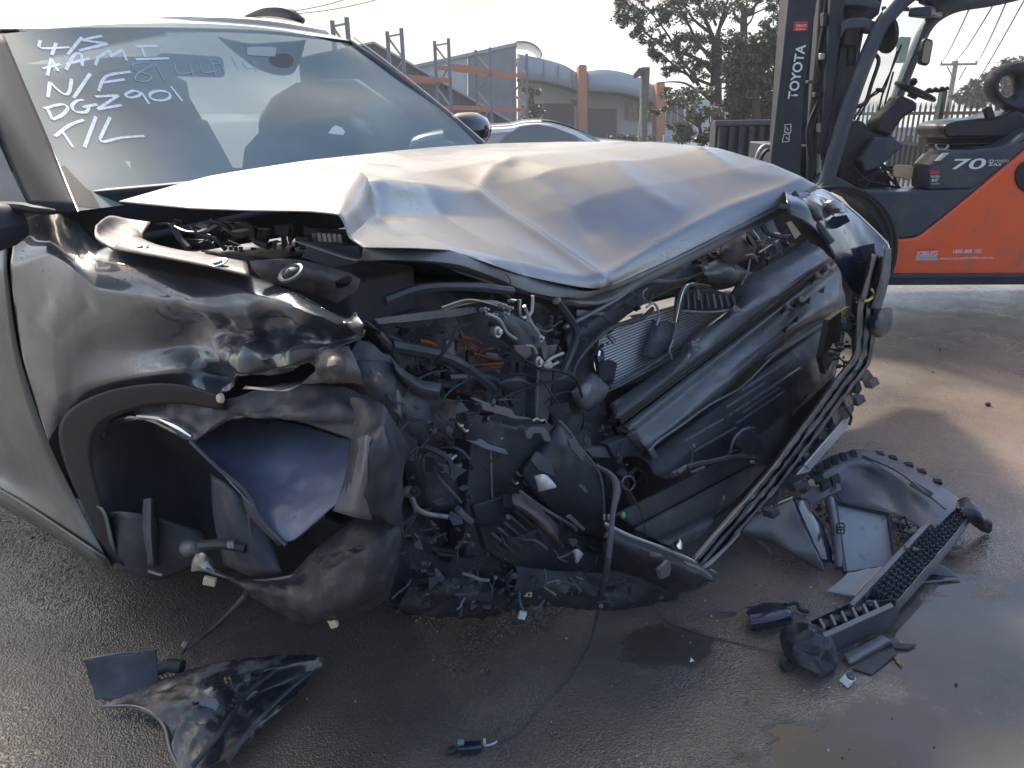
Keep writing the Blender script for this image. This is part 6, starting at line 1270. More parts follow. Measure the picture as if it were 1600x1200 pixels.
tb('yellow_tag', [(1362, 452), (1365, 460), (1359, 468), (1352, 470)], RB, .004, M_yel, o=.02); pan('yellow_tag', [(1316, 484), (1327, 478), (1322, 490), (1316, 496)], RB, M_yel, .003, o=-.05)
for (u, v) in ((1313, 545), (1306, 560), (1300, 552), (1312, 572), (1322, 566)): bolt(u, v, RB, random.uniform(.006, .011), M_plas, -.05)
pan('end_post', [(1296, 500), (1318, 484), (1312, 545), (1290, 585), (1284, 560)], RB, mat('worn_post', (.13, .12, .10), .4, .2, var=(12, (.06, .06, .06), .45, .65)), .02, (.1, 0), -.12)
tb('vertical_post', [(1340, 560), (1338, 500), (1340, 460), (1345, 440)], RB, .02, M_plas, o=-.06)
# far wing with its bright edge, folded round the headlight opening
def FS(u, v, l): return S(u, v, l)
fw = [[(1225, 298, 1.70), (1262, 296, 1.80), (1290, 299, 1.95), (1330, 328, 2.02), (1362, 357, 2.06), (1386, 382, 2.08)],
      [(1228, 306, 1.60), (1260, 308, 1.70), (1290, 318, 1.85), (1325, 350, 1.92), (1356, 385, 1.98), (1380, 402, 2.03)],
      [(1230, 318, 1.55), (1262, 325, 1.62), (1296, 345, 1.76), (1326, 385, 1.84), (1350, 420, 1.92), (1372, 428, 1.98)],
      [(1232, 335, 1.55), (1262, 350, 1.60), (1290, 378, 1.68), (1312, 420, 1.76), (1332, 455, 1.84), (1352, 462, 1.92)]]
MB().patch([Sr(r) for r in fw], 7, 7, .004, 10).build('far_wing', M_bluepl, car, solid=.004)
tb('wing_edge', [(1262, 297, 1.80), (1290, 299, 1.95), (1330, 327, 2.02), (1362, 356, 2.06), (1386, 381, 2.08), (1387, 392, 2.08)], lambda u, v, o: S(u, v, o), .004, M_chrome)
tb('wing_edge', [(1258, 303, 1.74), (1285, 308, 1.86), (1305, 322, 1.90)], lambda u, v, o: S(u, v, o), .005, M_chrome)
sheet('crushed_mount', [[(1282, 318, .0), (1300, 312, .03), (1318, 318, .0)], [(1280, 330, .0), (1300, 322, .04), (1322, 326, .0)], [(1286, 340, .0), (1306, 334, .02), (1326, 332, .0)]], lambda u, v, o: S(u, v, 1.82-o), M_alu, amp=.008, fr=25)
pan('lamp_bracket', [(1292, 340), (1322, 336), (1328, 346), (1306, 358), (1292, 352)], lambda u, v, o: S(u, v, 1.80+o), M_blk, .01, dr=LX); 
pan('wing_plate', [(1338, 386), (1366, 380), (1368, 402), (1345, 408)], lambda u, v, o: S(u, v, 1.93+o), M_plas, .01, dr=LX)
sheet('headlight_void', [[(1130, 400, .0), (1180, 320, .0), (1240, 300, .0), (1300, 330, .0)], [(1160, 440, -.15), (1220, 400, -.2), (1280, 400, -.2), (1340, 430, -.1)], [(1200, 500, -.1), (1270, 500, -.15), (1320, 520, -.1), (1350, 560, .0)]], lambda u, v, o: V(u, v, (.85+o, 1.1), (1.05+o, 2.0)), M_blk, amp=.02, fr=7, nu=7, nv=7)  # black sheet stands in for the darkness inside the headlight opening
pan('amber_reflector', [(1228, 348), (1236, 346), (1251, 366), (1242, 374)], lambda u, v, o: S(u, v, 1.62+o), mat('reflector_tan', (.42, .38, .28), .3), .008, dr=LX, bevel=.002)
for pts, r_ in ((((1180, 330), (1230, 325), (1270, 345), (1300, 380)), .012), (((1240, 300), (1262, 330), (1275, 345)), .008), (((1190, 350), (1200, 365), (1230, 372)), .008)): tb('bay_hose', pts, lambda u, v, o: S(u, v, 1.66), r_, M_plas)
sheet('lamp_housing', [[(1240, 312, .0), (1262, 310, .02), (1285, 322, .0)], [(1245, 325, .03), (1268, 325, .05), (1285, 340, .02)], [(1262, 345, .0), (1275, 345, .02), (1290, 345, .0)]], lambda u, v, o: S(u, v, 1.68-o), M_primer, amp=.006, fr=16)
scatter('wreck_fragments', [(890, 520), (1000, 450), (1200, 345), (1240, 370), (1180, 420), (1060, 450), (1010, 480), (930, 560)], 90, .008, .026, RA, -.16, -.08, mm_)
scatter('wreck_fragments', [(1230, 720), (1330, 590), (1340, 620), (1260, 740), (1200, 800), (1180, 800)], 80, .006, .02, RB, -.06, .0, mm_)
scatter('wreck_fragments', [(1290, 560), (1350, 440), (1380, 400), (1360, 500), (1320, 580)], 40, .006, .02, RB, -.08, -.02, mm_)
scatter('wreck_fragments', [(1160, 410), (1230, 370), (1270, 376), (1200, 410)], 40, .008, .022, RA, -.12, -.07, mm_)
scatter('wreck_fragments', [(880, 640), (960, 640), (1010, 710), (960, 800), (930, 720)], 70, .008, .03, RA, -.1, .02, mm_)

sheet('radiator_shade_sheet', [[(930, 620, -.2), (1060, 540, -.2), (1200, 450, -.2), (1330, 420, -.2)], [(940, 740, -.15), (1080, 680, -.15), (1220, 600, -.14), (1320, 520, -.12)], [(960, 860, -.1), (1060, 850, -.05), (1180, 760, .0), (1300, 610, .05)]], RA, M_blk, amp=.02, fr=6, nu=8, nv=8)  # black sheet added behind the gaps, standing in for deep shade
sheet('undertray', [[(960, 840, .05), (1060, 830, .1), (1150, 780, .15), (1240, 680, .18)], [(980, 900, .1), (1080, 880, .15), (1140, 830, .2), (1230, 730, .24)]], RA, M_blk, amp=.01, fr=8)
# ================================================================== DEBRIS ON THE GROUND
random.seed(11)
def gth(name, label, cat, u, v): return thing(name, label, cat, Zp(u, v, 0))
def Q(p): return Zp(p[0], p[1], p[2] if len(p) > 2 else 0.0)
def gp(name, pts, m_, par, th=.004, bevel=.001, up=True): b = MB(); b.prism([Q(p) for p in pts], Vector((0, 0, -th)) if up else Vector((0, th, 0))); return b.build(name, m_, par, bevel=bevel, ang=25)
def gs(name, rows, m_, par, nu=5, nv=5, amp=.002, fr=12, sharp=0, th=.0025, rag=.006): return MB().patch([[Q(p) for p in r] for r in rows], nu+2, nv+2, amp*1.5, fr, sharp, rag=rag).build(name, m_, par, solid=th, ang=45)
def gt(name, pts, r, m_, par, n=7, sm=4): return MB().tube([Q(p) for p in pts], r, n, sm=sm).build(name, m_, par)

# -- bumper corner moulding (A)
A_ = gth('bumper_moulding', 'wide grey plastic bumper moulding lying face down right of the wreck', 'car part', 1400, 800)
gs('moulding', [[(1258, 738, .10), (1300, 712, .13), (1352, 703, .14), (1405, 718, .13), (1445, 738, .12), (1492, 772, .10), (1506, 786, .09)],
                [(1270, 750, .11), (1302, 730, .135), (1345, 722, .145), (1395, 738, .14), (1432, 760, .13), (1476, 788, .11), (1492, 798, .10)],
                [(1292, 762, .08), (1318, 750, .10), (1350, 742, .11), (1388, 760, .11), (1420, 782, .11), (1455, 806, .10), (1474, 816, .09)],
                [(1320, 788, .07), (1345, 790, .08), (1372, 795, .085), (1400, 806, .08), (1420, 815, .08), (1442, 828, .08), (1452, 834, .07)]], M_plasg, A_, 6, 6, .002, 8)
MB().tube([Q((1348, 712, .15)), Q((1400, 735, .158)), Q((1440, 765, .148)), Q((1478, 796, .125))], .004, 6, sm=4).build('ridge', M_plasg, A_)
gp('slot', [(1420, 757, .155), (1427, 751, .156), (1459, 770, .146), (1453, 777, .145)], M_blk, A_, .003)
for (u, v, z) in ((1268, 738, .125), (1278, 730, .135), (1290, 722, .14), (1302, 716, .145), (1316, 711, .147), (1332, 707, .148)):
    gp('clip_slot', [(u-4, v-4, z), (u+5, v-5, z), (u+9, v+7, z), (u, v+8, z)], M_blk, A_, .008)
for (u, v, z) in ((1375, 707, .142), (1395, 713, .14), (1420, 724, .135), (1440, 734, .13), (1465, 750, .122)):
    gp('edge_tab', [(u-7, v-3, z), (u+5, v-2, z), (u+8, v+4, z), (u-4, v+2, z)], M_blk, A_, .01)
for (u, v) in ((1280, 752), (1296, 745), (1270, 745)): gp('bracket', [(u, v, .14), (u+14, v-6, .14), (u+18, v+2, .14), (u+6, v+8, .14)], M_plas, A_, .02)
# strap across the top with small slots
gp('strap', [(1240, 778, .11), (1300, 752, .13), (1312, 756, .13), (1314, 764, .12), (1262, 788, .10)], M_plasg, A_, .006)
gp('strap_slot', [(1300, 758, .134), (1306, 756, .134), (1308, 762, .132), (1302, 763, .132)], M_blk, A_, .003)
# -- honeycomb absorber (B)
B_ = gth('bumper_absorber', 'long black honeycomb bumper absorber lying diagonally on the wet asphalt', 'car part', 1400, 900)
h0 = .085
L0 = [(1488, 780, h0+.01), (1358, 918, h0)]; R0_ = [(1512, 808, h0-.005), (1398, 940, h0-.02)]
def hb(s, t):
    a = Q(L0[0]).lerp(Q(L0[1]), t); c = Q(R0_[0]).lerp(Q(R0_[1]), t); return a.lerp(c, s)
floor_ = MB().prism([hb(0, 0)-ZX*.022, hb(1, 0)-ZX*.022, hb(1, 1)-ZX*.022, hb(0, 1)-ZX*.022], ZX*-.03).build('core_base', M_blk, B_, smooth=False)
nl, nw = 24, 5; cellm = None
ex = (hb(1, .5)-hb(0, .5)); ey = (hb(.5, 1)-hb(.5, 0)); cx_ = ex.length/nw*.5
for i in range(nl):
    for j in range(nw):
        p = hb((j+.5+.25*(i % 2)-.12)/nw, (i+.5)/nl)
        if cellm is None:
            b = MB(); rr_ = cx_*.95; hv = [(math.cos(R_(60*a+15)), math.sin(R_(60*a+15))) for a in range(6)]
            vs = [p+Vector((x*rr_, y*rr_, 0)) for x, y in hv]+[p+Vector((x*rr_*.72, y*rr_*.72, .001)) for x, y in hv]+[p+Vector((x*rr_, y*rr_, -.024)) for x, y in hv]+[p+Vector((x*rr_*.72, y*rr_*.72, -.024)) for x, y in hv]
            fs = []
            for a in range(6):
                c = (a+1) % 6; fs += [(a, c, 6+c, 6+a), (6+a, 6+c, 18+c, 18+a), (a, 12+a, 12+c, c)]
            b.add(vs, fs); cellm = b.build('cell', M_plasd, B_, smooth=False); p0 = p
        else: inst(cellm, p-p0, B_)
gp('side_rail', [(1482, 776, h0+.015), (1489, 780, h0+.015), (1334, 946, h0), (1326, 942, h0)], M_plasg, B_, .03, .002)
gs('lip', [[(1513, 806, h0), (1460, 870, h0-.01), (1400, 940, h0-.02)], [(1514, 818, h0-.03), (1464, 880, h0-.04), (1396, 955, h0-.05)], [(1510, 822, .03), (1462, 888, .02), (1396, 962, .01)]], M_plasg, B_, 6, 4, .001)
gp('lip_notch', [(1446, 880, .07), (1450, 878, .07), (1454, 888, .05), (1450, 892, .05)], M_blk, B_, .01)
gs('end_cap', [[(1496, 782, .10), (1510, 776, .11), (1530, 790, .10), (1548, 806, .07)], [(1500, 796, .11), (1516, 792, .115), (1534, 806, .10), (1551, 820, .06)], [(1508, 808, .09), (1522, 808, .09), (1536, 822, .06), (1550, 828, .02)], [(1510, 812, .05), (1520, 820, .04), (1534, 830, .01), (1546, 834, .0)]], M_plas, B_, 5, 5, .003, 14)
gp('cap_ridge', [(1515, 782, .118), (1520, 781, .118), (1543, 808, .10), (1538, 812, .10)], M_plasg, B_, .008)
gs('near_floor', [[(1255, 985, .03), (1300, 962, .07), (1350, 942, .075), (1395, 935, .07)], [(1285, 1005, .03), (1320, 985, .035), (1362, 965, .035), (1400, 950, .03)]], M_blk, B_, 6, 4, .002, 12)
gp('near_wall', [(1286, 992, .085), (1394, 944, .085), (1403, 950, .07), (1405, 968, .02), (1390, 978, .01), (1304, 1018, .01)], M_plasd, B_, .007, .002)
gp('near_flange', [(1284, 989, .09), (1392, 941, .09), (1397, 947, .088), (1290, 996, .088)], M_plasg, B_, .004)
gp('back_wall', [(1250, 978, .085), (1352, 930, .085), (1354, 944, .04), (1256, 992, .04)], M_plas, B_, .006, .002)
for k in range(7):
    u = 1262+k*17; v = 972-k*5.6; gp('web', [(u, v, .09), (u+4, v-2, .09), (u+12, v+14, .085), (u+8, v+16, .085)], M_plasg, B_, .02)
for k in range(6):
    p = Q((1272+k*18, 980-k*7.5, .070)); MB().lathe(p, ZX, [(-.02, .012), (0, .015), (.001, .011), (-.018, .010)], 8).build('cell_large', M_plasd, B_)
# -- torn grey wing fragment (C)
C_ = gth('wing_fragment', 'torn pale grey triangular body panel leaning against the debris', 'car part', 1230, 860)
gs('panel', [[(1136, 822, .10), (1160, 812, .115), (1195, 797, .13), (1238, 778, .15)], [(1150, 828, .085), (1178, 830, .09), (1212, 826, .11), (1252, 812, .13)], [(1168, 838, .06), (1200, 845, .06), (1235, 860, .07), (1272, 850, .10)], [(1178, 842, .055), (1220, 845, .05), (1262, 880, .02), (1292, 896, .03)]], mat('panel_grey', (.19, .195, .21), .38, .2, var=(5, (.15, .155, .17), .4, .7), wet=120), C_, 6, 6, .002, 8, th=.0025)
gp('torn_point', [(1176, 838, .056), (1206, 866, .01), (1204, 838, .055)], M_plasg, C_, .002)
gs('folded_flange', [[(1238, 778, .15), (1262, 830, .12), (1285, 880, .04)], [(1254, 776, .14), (1276, 826, .11), (1300, 882, .03)], [(1266, 784, .12), (1290, 830, .09), (1308, 880, .02)]], M_bluepl, C_, 5, 5, .001)
gt('panel_edge', [(1136, 822, .102), (1180, 801, .125), (1238, 777, .152)], .0025, M_alu, C_)
# -- radar / pane in black frame (D)
D_ = gth('framed_panel', 'grey water-spotted pane in a black frame standing in the debris', 'car part', 1350, 880)
DR = lambda u, v, o=0: Q((u, v, .135+(v-785)*-.00095+o))
gp('pane', [(1306, 788, .115), (1388, 806, .115), (1398, 872, .03), (1380, 884, .02), (1322, 893, .02)], mat('pane_grey', (.27, .29, .33), .3, 0, var=(24, (.16, .17, .2), .58, .72), wet=110), D_, .004)
for a, c in (((1304, 784, .125), (1390, 803, .125)), ((1388, 803, .12), (1400, 878, .04)), ((1304, 784, .125), (1320, 895, .03))):
    MB().bar(Q(a), Q(c), .012, .014).build('frame', M_plas, D_, bevel=.002)
gt('frame_tube', [(1296, 780, .13), (1305, 830, .09), (1312, 888, .03)], .014, M_plasg, D_, 10)
for (u, v, z) in ((1312, 822, .115), (1312, 828, .11), (1397, 812, .12), (1399, 822, .115)):
    gt('clip_loop', [(u-4, v-4, z), (u+6, v-4, z), (u+7, v+5, z), (u-3, v+5, z), (u-4, v-4, z)], .0022, M_blk, D_, 5, 2)
# -- light plate (E)
E_ = gth('light_plate', 'pale grey bent plate lying below the framed pane', 'car part', 1340, 915)
gs('plate', [[(1325, 895, .045), (1352, 889, .05), (1382, 884, .055), (1394, 884, .055)], [(1308, 910, .03), (1335, 906, .035), (1362, 902, .04), (1376, 900, .045)], [(1288, 924, .01), (1310, 928, .015), (1336, 932, .02), (1350, 918, .04)]], mat('plate_pale', (.36, .37, .39), .4, 0, wet=120), E_, 5, 5, .001)
gt('plate_edge', [(1335, 931, .03), (1360, 906, .05), (1392, 886, .06)], .003, M_clip, E_)
# -- fillings between: small brackets
G_ = gth('broken_brackets', 'tangle of small broken brackets and clips between wreck and debris', 'debris', 1270, 790)
random.seed(3); bs = [MB(), MB(), MB()]
for k in range(90):
    u, v = random.choice(((1262, 762), (1285, 770), (1250, 775), (1300, 790), (1410, 850), (1418, 835), (1400, 825), (1290, 800))); u += random.gauss(0, 9); v += random.gauss(0, 8)
    frag(random.choice(bs), Q((u, v, random.uniform(.03, .11))), random.uniform(.006, .018))
for b, m_ in zip(bs, (M_plas, M_plasd, M_plasg)):
    if b.f: b.build('bracket_pieces', m_, G_, kind='stuff')
MB().patch([[Q((1262, 752, .13)), Q((1272, 748, .135)), Q((1284, 758, .13))], [Q((1266, 760, .12)), Q((1276, 760, .125)), Q((1286, 762, .12))]], 4, 4, .004, 40, 1).build('torn_label', mat('foam_cream', (.5, .46, .38), .8), G_, solid=.002)
gt('bent_arm', [(1404, 812, .1), (1414, 808, .11), (1420, 822, .10), (1440, 832, .08), (1448, 840, .07)], .004, M_blk, G_)
# -- dark box (F)
F_ = gth('dark_housing', 'small dark blue-black plastic housing on the ground below the wreck', 'car part', 1205, 975)
gs('housing', [[(1166, 950, .02), (1195, 942, .03), (1228, 943, .03)], [(1166, 958, .045), (1198, 952, .05), (1234, 952, .045)], [(1172, 976, .035), (1205, 972, .04), (1240, 966, .03)], [(1176, 986, .0), (1206, 983, .0), (1240, 975, .0)]], M_bluepl, F_, 5, 5, .0015)
gt('housing_lug', [(1228, 945, .03), (1244, 942, .03), (1250, 952, .02), (1262, 956, .01)], .006, M_plas, F_)
# -- crumpled end (G)
H_ = gth('crumpled_shell', 'crumpled black plastic shell with roller at the near end of the debris', 'car part', 1260, 1030)
gs('shell', [[(1222, 985, .03), (1245, 975, .05), (1275, 980, .06), (1300, 1000, .05)], [(1218, 1000, .04), (1246, 992, .07), (1280, 1000, .075), (1306, 1018, .05)], [(1225, 1020, .03), (1250, 1018, .06), (1282, 1025, .06), (1308, 1035, .03)], [(1235, 1035, .01), (1255, 1045, .04), (1280, 1055, .03), (1300, 1052, .0)]], M_plas, H_, 10, 10, .010, 26, 2)
MB().lathe(Q((1231, 1037, .02)), Vector((.5, -1, .3)), [(0, .003), (0, .006), (.004, .007), (.005, .017), (-.012, .019), (-.016, .01)], 18).build('roller', M_plas, H_)
gs('skirt', [[(1278, 1020, .05), (1300, 1012, .05), (1308, 1030, .04)], [(1275, 1040, .02), (1292, 1036, .03), (1306, 1042, .02)], [(1278, 1058, .0), (1290, 1058, .0), (1304, 1050, .0)]], M_plasd, H_, 4, 4, .003)
# -- plates (H)
I_ = gth('flat_brackets', 'two flat black brackets lying in the puddle edge below the absorber', 'car part', 1360, 1030)
gs('bracket', [[(1316, 1022, .015), (1345, 1008, .02), (1378, 990, .025)], [(1325, 1036, .012), (1355, 1018, .018), (1392, 998, .02)], [(1330, 1040, .0), (1360, 1024, .0), (1396, 1004, .0)]], M_plasg, I_, 5, 4, .001)
gp('bracket', [(1332, 1044, .008), (1352, 1032, .012), (1396, 1012, .012), (1402, 1020, .008), (1362, 1054, .005)], M_plas, I_, .006)
gp('bracket_arm', [(1392, 1004, .01), (1432, 1006, .008), (1420, 1014, .006), (1396, 1012, .008)], M_plas, I_, .005)
K_ = gth('fin_fragment', 'thin grey fin-shaped shard behind the absorber at the puddle', 'car part', 1470, 905)
gs('fin', [[(1440, 893, .03), (1462, 880, .04), (1482, 888, .02)], [(1436, 904, .01), (1462, 900, .015), (1500, 904, .005)]], M_plasd, K_, 5, 4, .001)
gt('fin_edge', [(1436, 910, .005), (1466, 908, .006), (1500, 904, .006)], .003, M_plasg, K_)
# -- camera module
J_ = gth('camera_module', 'small white cube camera module with black round lens on wet ground', 'camera', 1325, 1068)
rq = Matrix.Rotation(.7, 3, 'Z') @ Matrix.Rotation(.35, 3, 'X'); jc = Q((1325, 1061, .016))
MB().box(jc, (.028, .026, .022), rq, .82).build('body', mat('white_housing', (.75, .77, .80), .35), J_, bevel=.002)
MB().lathe(jc+rq @ Vector((0, 0, .010)), rq @ Vector((0, 0, 1)), [(0, .0105), (.004, .0105), (.005, .009), (.003, .007), (.0035, .0005)], 20).build('lens', M_gloss, J_)
MB().box(jc+rq @ Vector((.012, -.008, -.004)), (.010, .012, .012), rq).build('port', M_galv, J_, bevel=.001)
# -- leaf
b = MB(); p = Q((1396, 1022, .004)); q = Q((1410, 1044, .004)); d = (q-p); s_ = d.cross(ZX).normalized()
b.add([p, p+d*.3+s_*.006, p+d*.65+s_*.005, q, p+d*.65-s_*.006, p+d*.3-s_*.005, p+d*.5+ZX*.003], [(0, 1, 6), (1, 2, 6), (2, 3, 6), (3, 4, 6), (4, 5, 6), (5, 0, 6)])
tag(b.build('fallen_leaf', mat('leaf_brown', (.32, .20, .08), .7, 0, var=(150, (.16, .10, .05), .4, .7)), solid=.0006), 'dry yellow-brown leaf beside the flat black brackets', 'leaf')
b = MB(); p = Q((1543, 634, .0)); b.lathe(p, ZX, [(0, .006), (.006, .014), (.014, .011), (.018, .002)], 7); tag(b.build('pebble', M_blk), 'single dark pebble on open asphalt at the right', 'pebble')
for (u, v, lb) in ((1469, 547, 'tiny dark stone nearest the forklift on open asphalt'), (1457, 582, 'tiny dark stone on open asphalt left of the pebble')):
    b = MB(); b.lathe(Q((u, v, 0)), ZX, [(0, .004), (.004, .007), (.008, .002)], 6); tag(b.build('small_stone', M_blk), lb, 'stone')

# -- splash shield, bottom left
T_ = gth('splash_shield', 'broken black plastic splash shield lying on the ground at lower left', 'car part', 330, 1100)
gs('shield', [[(160, 1104, .02), (200, 1085, .03), (250, 1062, .05), (330, 1038, .07), (400, 1027, .08), (470, 1022, .07), (508, 1028, .05)],
              [(158, 1106, .02), (215, 1094, .03), (270, 1080, .06), (335, 1062, .09), (395, 1050, .09), (455, 1040, .07), (505, 1042, .03)],
              [(200, 1106, .03), (245, 1108, .04), (290, 1105, .07), (345, 1095, .08), (385, 1085, .05), (430, 1075, .03), (480, 1068, .03)],
              [(235, 1118, .03), (262, 1128, .04), (300, 1128, .06), (340, 1122, .06), (372, 1118, .03), (415, 1105, .04), (455, 1095, .04)],
              [(256, 1135, .02), (272, 1155, .03), (300, 1160, .05), (330, 1158, .05), (355, 1152, .03), (390, 1140, .04), (420, 1125, .03)],
              [(262, 1170, .01), (280, 1200, .02), (300, 1210, .03), (320, 1205, .04), (340, 1195, .03), (365, 1180, .04), (390, 1160, .01)]], mat('shield_plastic', (.030, .034, .042), .30, 0, var=(13, (.15, .155, .165), .52, .60), wet=100, bump=(90, .2, .001), rvar=(7, .12, .5), spec=.9), T_, 9, 9, .0045, 14, 1, rag=.006)
gs('flap', [[(131, 1032, .10), (170, 1024, .11), (210, 1019, .11), (246, 1014, .10)], [(138, 1060, .06), (175, 1052, .07), (215, 1048, .07), (248, 1045, .06)], [(150, 1094, .02), (185, 1096, .02), (220, 1094, .02), (252, 1088, .02)]], M_plasd, T_, 6, 6, .003, 9)
gt('flap_edge', [(131, 1031, .103), (190, 1020, .113), (246, 1013, .103)], .0025, M_plasg, T_)
gs('raised_channel', [[(268, 1100, .085), (300, 1090, .10), (335, 1088, .10), (345, 1100, .09)], [(270, 1108, .08), (300, 1104, .085), (325, 1106, .085), (338, 1112, .08)]], M_plasg, T_, 6, 3, .002)
gt('rolled_rim', [(160, 1104, .022), (210, 1104, .03), (240, 1116, .035), (258, 1138, .03), (266, 1172, .02), (282, 1204, .02)], .004, M_plasg, T_)
gt('rolled_rim', [(300, 1198, .05), (340, 1150, .075), (385, 1085, .08), (430, 1048, .085)], .006, M_plas, T_)
gt('rolled_rim', [(356, 1190, .05), (400, 1130, .05), (450, 1080, .05), (486, 1050, .05)], .005, M_plasd, T_)
gt('tube_end', [(248, 1046, .05), (262, 1040, .06), (285, 1042, .06)], .016, M_plas, T_, 10)
for j in range(4):
    for i in range(7): 
        p = Q((330+i*8+j*1.5, 1060+j*6-i*1.0, .098)); MB().lathe(p, ZX, [(.0, .004), (.0015, .0032), (.0015, .0005)], 6).build('dimple', M_blk, T_)
for (u, v, r_) in ((372, 1088, .012), (402, 1052, .014), (360, 1104, .006), (306, 1096, .007)): MB().lathe(Q((u, v, .095)), ZX, [(-.004, r_*1.2), (.001, r_), (-.004, r_*.6), (-.005, .0005)], 14).build('hole', M_blk, T_)
tag(MB().tube([Q((388, 930, .03)), Q((355, 965, .01)), Q((320, 995, .012)), Q((296, 1008, .02)), Q((284, 1022, .03))], [.003, .0035, .003, .004, .003], 7, sm=4).build('loose_strap', M_plasd), 'thin strap running from the wheel liner to the splash shield', 'strap')
tag(MB().box(Q((288, 1007, .02)), (.012, .010, .014), Matrix.Rotation(.5, 3, 'Y')).build('cream_clip', M_clip, bevel=.002), 'cream clip on the strap above the splash shield', 'clip')
# -- sensor bottom centre
U_ = gth('wiring_connector', 'small dark electrical connector with wire tail near the bottom edge', 'connector', 735, 1170)
MB().box(Q((735, 1168, .014)), (.048, .022, .02), Matrix.Rotation(.1, 3, 'Z')).build('body', M_bluepl, U_, bevel=.004)
MB().box(Q((720, 1160, .026)), (.014, .012, .008)).build('latch', mat('latch_grey', (.2, .25, .3), .3), U_, bevel=.002)
MB().box(Q((706, 1172, .01)), (.02, .016, .012), Matrix.Rotation(.5, 3, 'Z')).build('socket', M_plas, U_, bevel=.003)
MB().box(Q((757, 1160, .014)), (.006, .012, .012)).build('seal', M_clip, U_, bevel=.001)
gt('wire_tail', [(758, 1165, .015), (768, 1163, .018), (777, 1158, .02)], .0022, mat('wire_pale', (.4, .5, .6), .5), U_)
# cables
p1_ = [WB(u, v, o) for u, v, o in ((932, 728, .24), (955, 742, .28), (964, 765, .31), (958, 800, .33), (953, 850, .35), (948, 890, .34))]
cb = MB().tube(p1_+[Zp(938, 940, .13), Zp(930, 975, .03), Zp(922, 1005, .006), Zp(890, 1060, .005), Zp(850, 1100, .005), Zp(812, 1142, .005), Zp(780, 1158, .01)], [.004, .006, .009, .006, .0065, .007, .006, .005, .003, .002, .002, .002, .002], 8, sm=4)
tag(cb.build('hanging_cable', M_plasd), 'thick black cable hanging from the wreck down to the bottom connector', 'cable')
cb = MB().tube([WB(950, 735, .21), WB(985, 770, .22), WB(1005, 810, .22), WB(1012, 870, .24), WB(1015, 925, .22), Zp(1022, 948, .02), Zp(1045, 972, .004), Zp(1100, 992, .004), Zp(1165, 1008, .004), Zp(1222, 1022, .01)], .0018, 6, sm=5)
tag(cb.build('thin_cable', M_plasd), 'thin cable looping from the wreck across to the debris', 'cable')
cb = MB().tube([WB(905, 925, .2), Zp(885, 945, .05), Zp(865, 965, .01), Zp(855, 985, .004)], .0025, 6, sm=4); tag(cb.build('short_cable', M_plasd), 'short cable end drooping under the middle of the wreck', 'cable')
cb = MB().tube([WB(1060, 935, .3), Zp(1100, 952, .02), Zp(1150, 958, .006)], .003, 6, sm=4); tag(cb.build('short_cable', M_plasd), 'short cable leading from the lower bumper to the dark housing', 'cable')

# ================================================================== WATER BEADS on bonnet, fender, panels (real drops)
M_drop = mat('water_drop', (.9, .92, .95), .02, 0, trans=.92, ior=1.33)
def beads(src, name, n, rmin, rmax, center=None, spread=None, par=None):
    tri = [f for f in src.f if all(i < len(src.v) for i in f)]; b = MB(); k = 0; tries = 0
    while k < n and tries < n*60:
        tries += 1; f = random.choice(tri); a, c, d = src.v[f[0]], src.v[f[1]], src.v[f[2]]
        s_, t_ = random.random(), random.random(); p = a+(c-a)*s_+(d-c)*t_*s_
        if center and random.random() > sum(math.exp(-((p-x).length/r)**2) for x, r in center): continue
        nn = (c-a).cross(d-a)
        if nn.length < 1e-9: continue
        nn.normalize()
        if nn.dot(CAM-p) < 0: nn = -nn
        r = rmin+(rmax-rmin)*random.random()**2.5; e1 = nn.cross(Vector((.3, .5, .1))).normalized(); e2 = nn.cross(e1); st = random.uniform(1, 1.6)
        ring = [(math.cos(i*1.0472), math.sin(i*1.0472)) for i in range(6)]
        vs = [p+(e1*x*st+e2*y)*r for x, y in ring]+[p+(e1*x*st+e2*y)*r*.72+nn*r*.35 for x, y in ring]+[p+nn*r*.5]
        b.add(vs, [(i, (i+1) % 6, 6+(i+1) % 6, 6+i) for i in range(6)]+[(6+i, 6+(i+1) % 6, 12) for i in range(6)]); k += 1
    return b.build(name, M_drop, par or car, kind='stuff', ang=80)
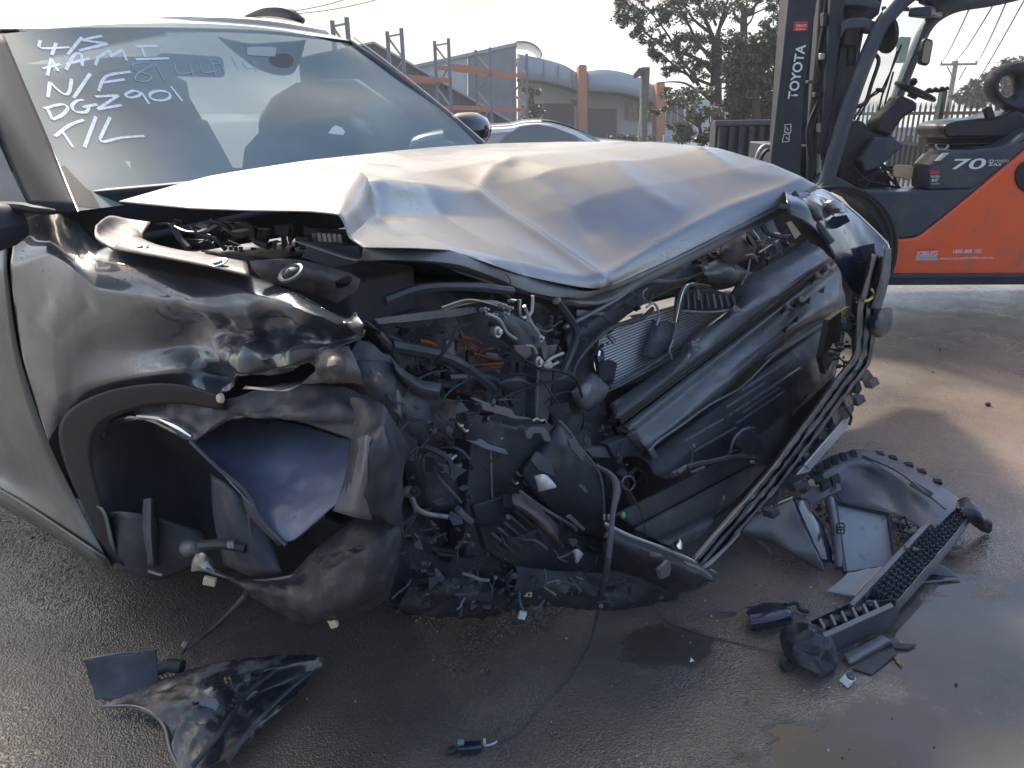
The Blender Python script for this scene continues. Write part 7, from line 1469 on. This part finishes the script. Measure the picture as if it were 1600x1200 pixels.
ct = [(S(830, 320, .95), .16), (S(960, 290, 1.25), .22), (S(1040, 300, 1.4), .16), (S(700, 350, .55), .10), (S(500, 290, .4), .08), (S(800, 370, .85), .10)]
beads(bon, 'water_drops', 650, .0014, .0058, ct, par=bon_o)
beads(fen, 'water_drops', 260, .0010, .0030, [(S(100, 345, .1), .12), (S(250, 430, .03), .14), (S(60, 420, 0), .10), (S(430, 460, .03), .08)], par=fen_o)

tl = MB().patch([Sr(r) for r in tp0], 6, 6); beads(tl, 'water_drops', 160, .0010, .0028)
# ================================================================== unseen building added behind the camera to darken reflections in the paint
wh = thing('reflection_building', 'added dark building behind the camera, darkening the reflections in the wreck', 'building', Vector((-2, -9, 0)))
MB().box((-3, -11, 2.2), (34, 3.0, 4.4)).build('wall', mat('reflection_wall', (.055, .060, .070), .85, 0, var=(1.5, (.08, .085, .09), .4, .7)), wh, smooth=False)
for x in (-14, -8, -2, 4): MB().box((x, -9.48, 1.5), (3.0, .08, 3.0)).build('roller_door', M_fascia, wh, smooth=False)
# grit and crumbs of broken glass and plastic round the wreck
random.seed(4); bs = [MB(), MB(), MB()]
for k in range(110):
    u = random.gauss(900, 330); v = random.uniform(930, 1190) if random.random() < .6 else random.gauss(960, 30)
    if random.random() < .25: u = random.gauss(1300, 120); v = random.gauss(1020, 60)
    if not (-50 < u < 1650 and 900 < v < 1230): continue
    p = Zp(u, v, 0); s_ = random.uniform(.001, .0035)*(2 if random.random() < .06 else 1); r = Matrix.Rotation(random.uniform(0, 6.28), 3, Vector((random.random(), random.random(), random.random()+.1)).normalized())
    vs = [p+Vector((0, 0, s_*.6))+r @ Vector(q)*s_ for q in ((1, 0, -.5), (-.7, .8, -.4), (-.6, -.9, -.5), (.1, .1, .9))]
    random.choices(bs, (3, 5, 1))[0].add(vs, [(0, 1, 2), (0, 1, 3), (1, 2, 3), (2, 0, 3)])
for b, m_, nm in zip(bs, (mat('glass_crumb', (.6, .65, .65), .15, 0, spec=.8), M_plasd, M_clip), ('glass_crumbs', 'plastic_crumbs', 'pale_grit')):
    b.build(nm, m_, smooth=False, kind='stuff')
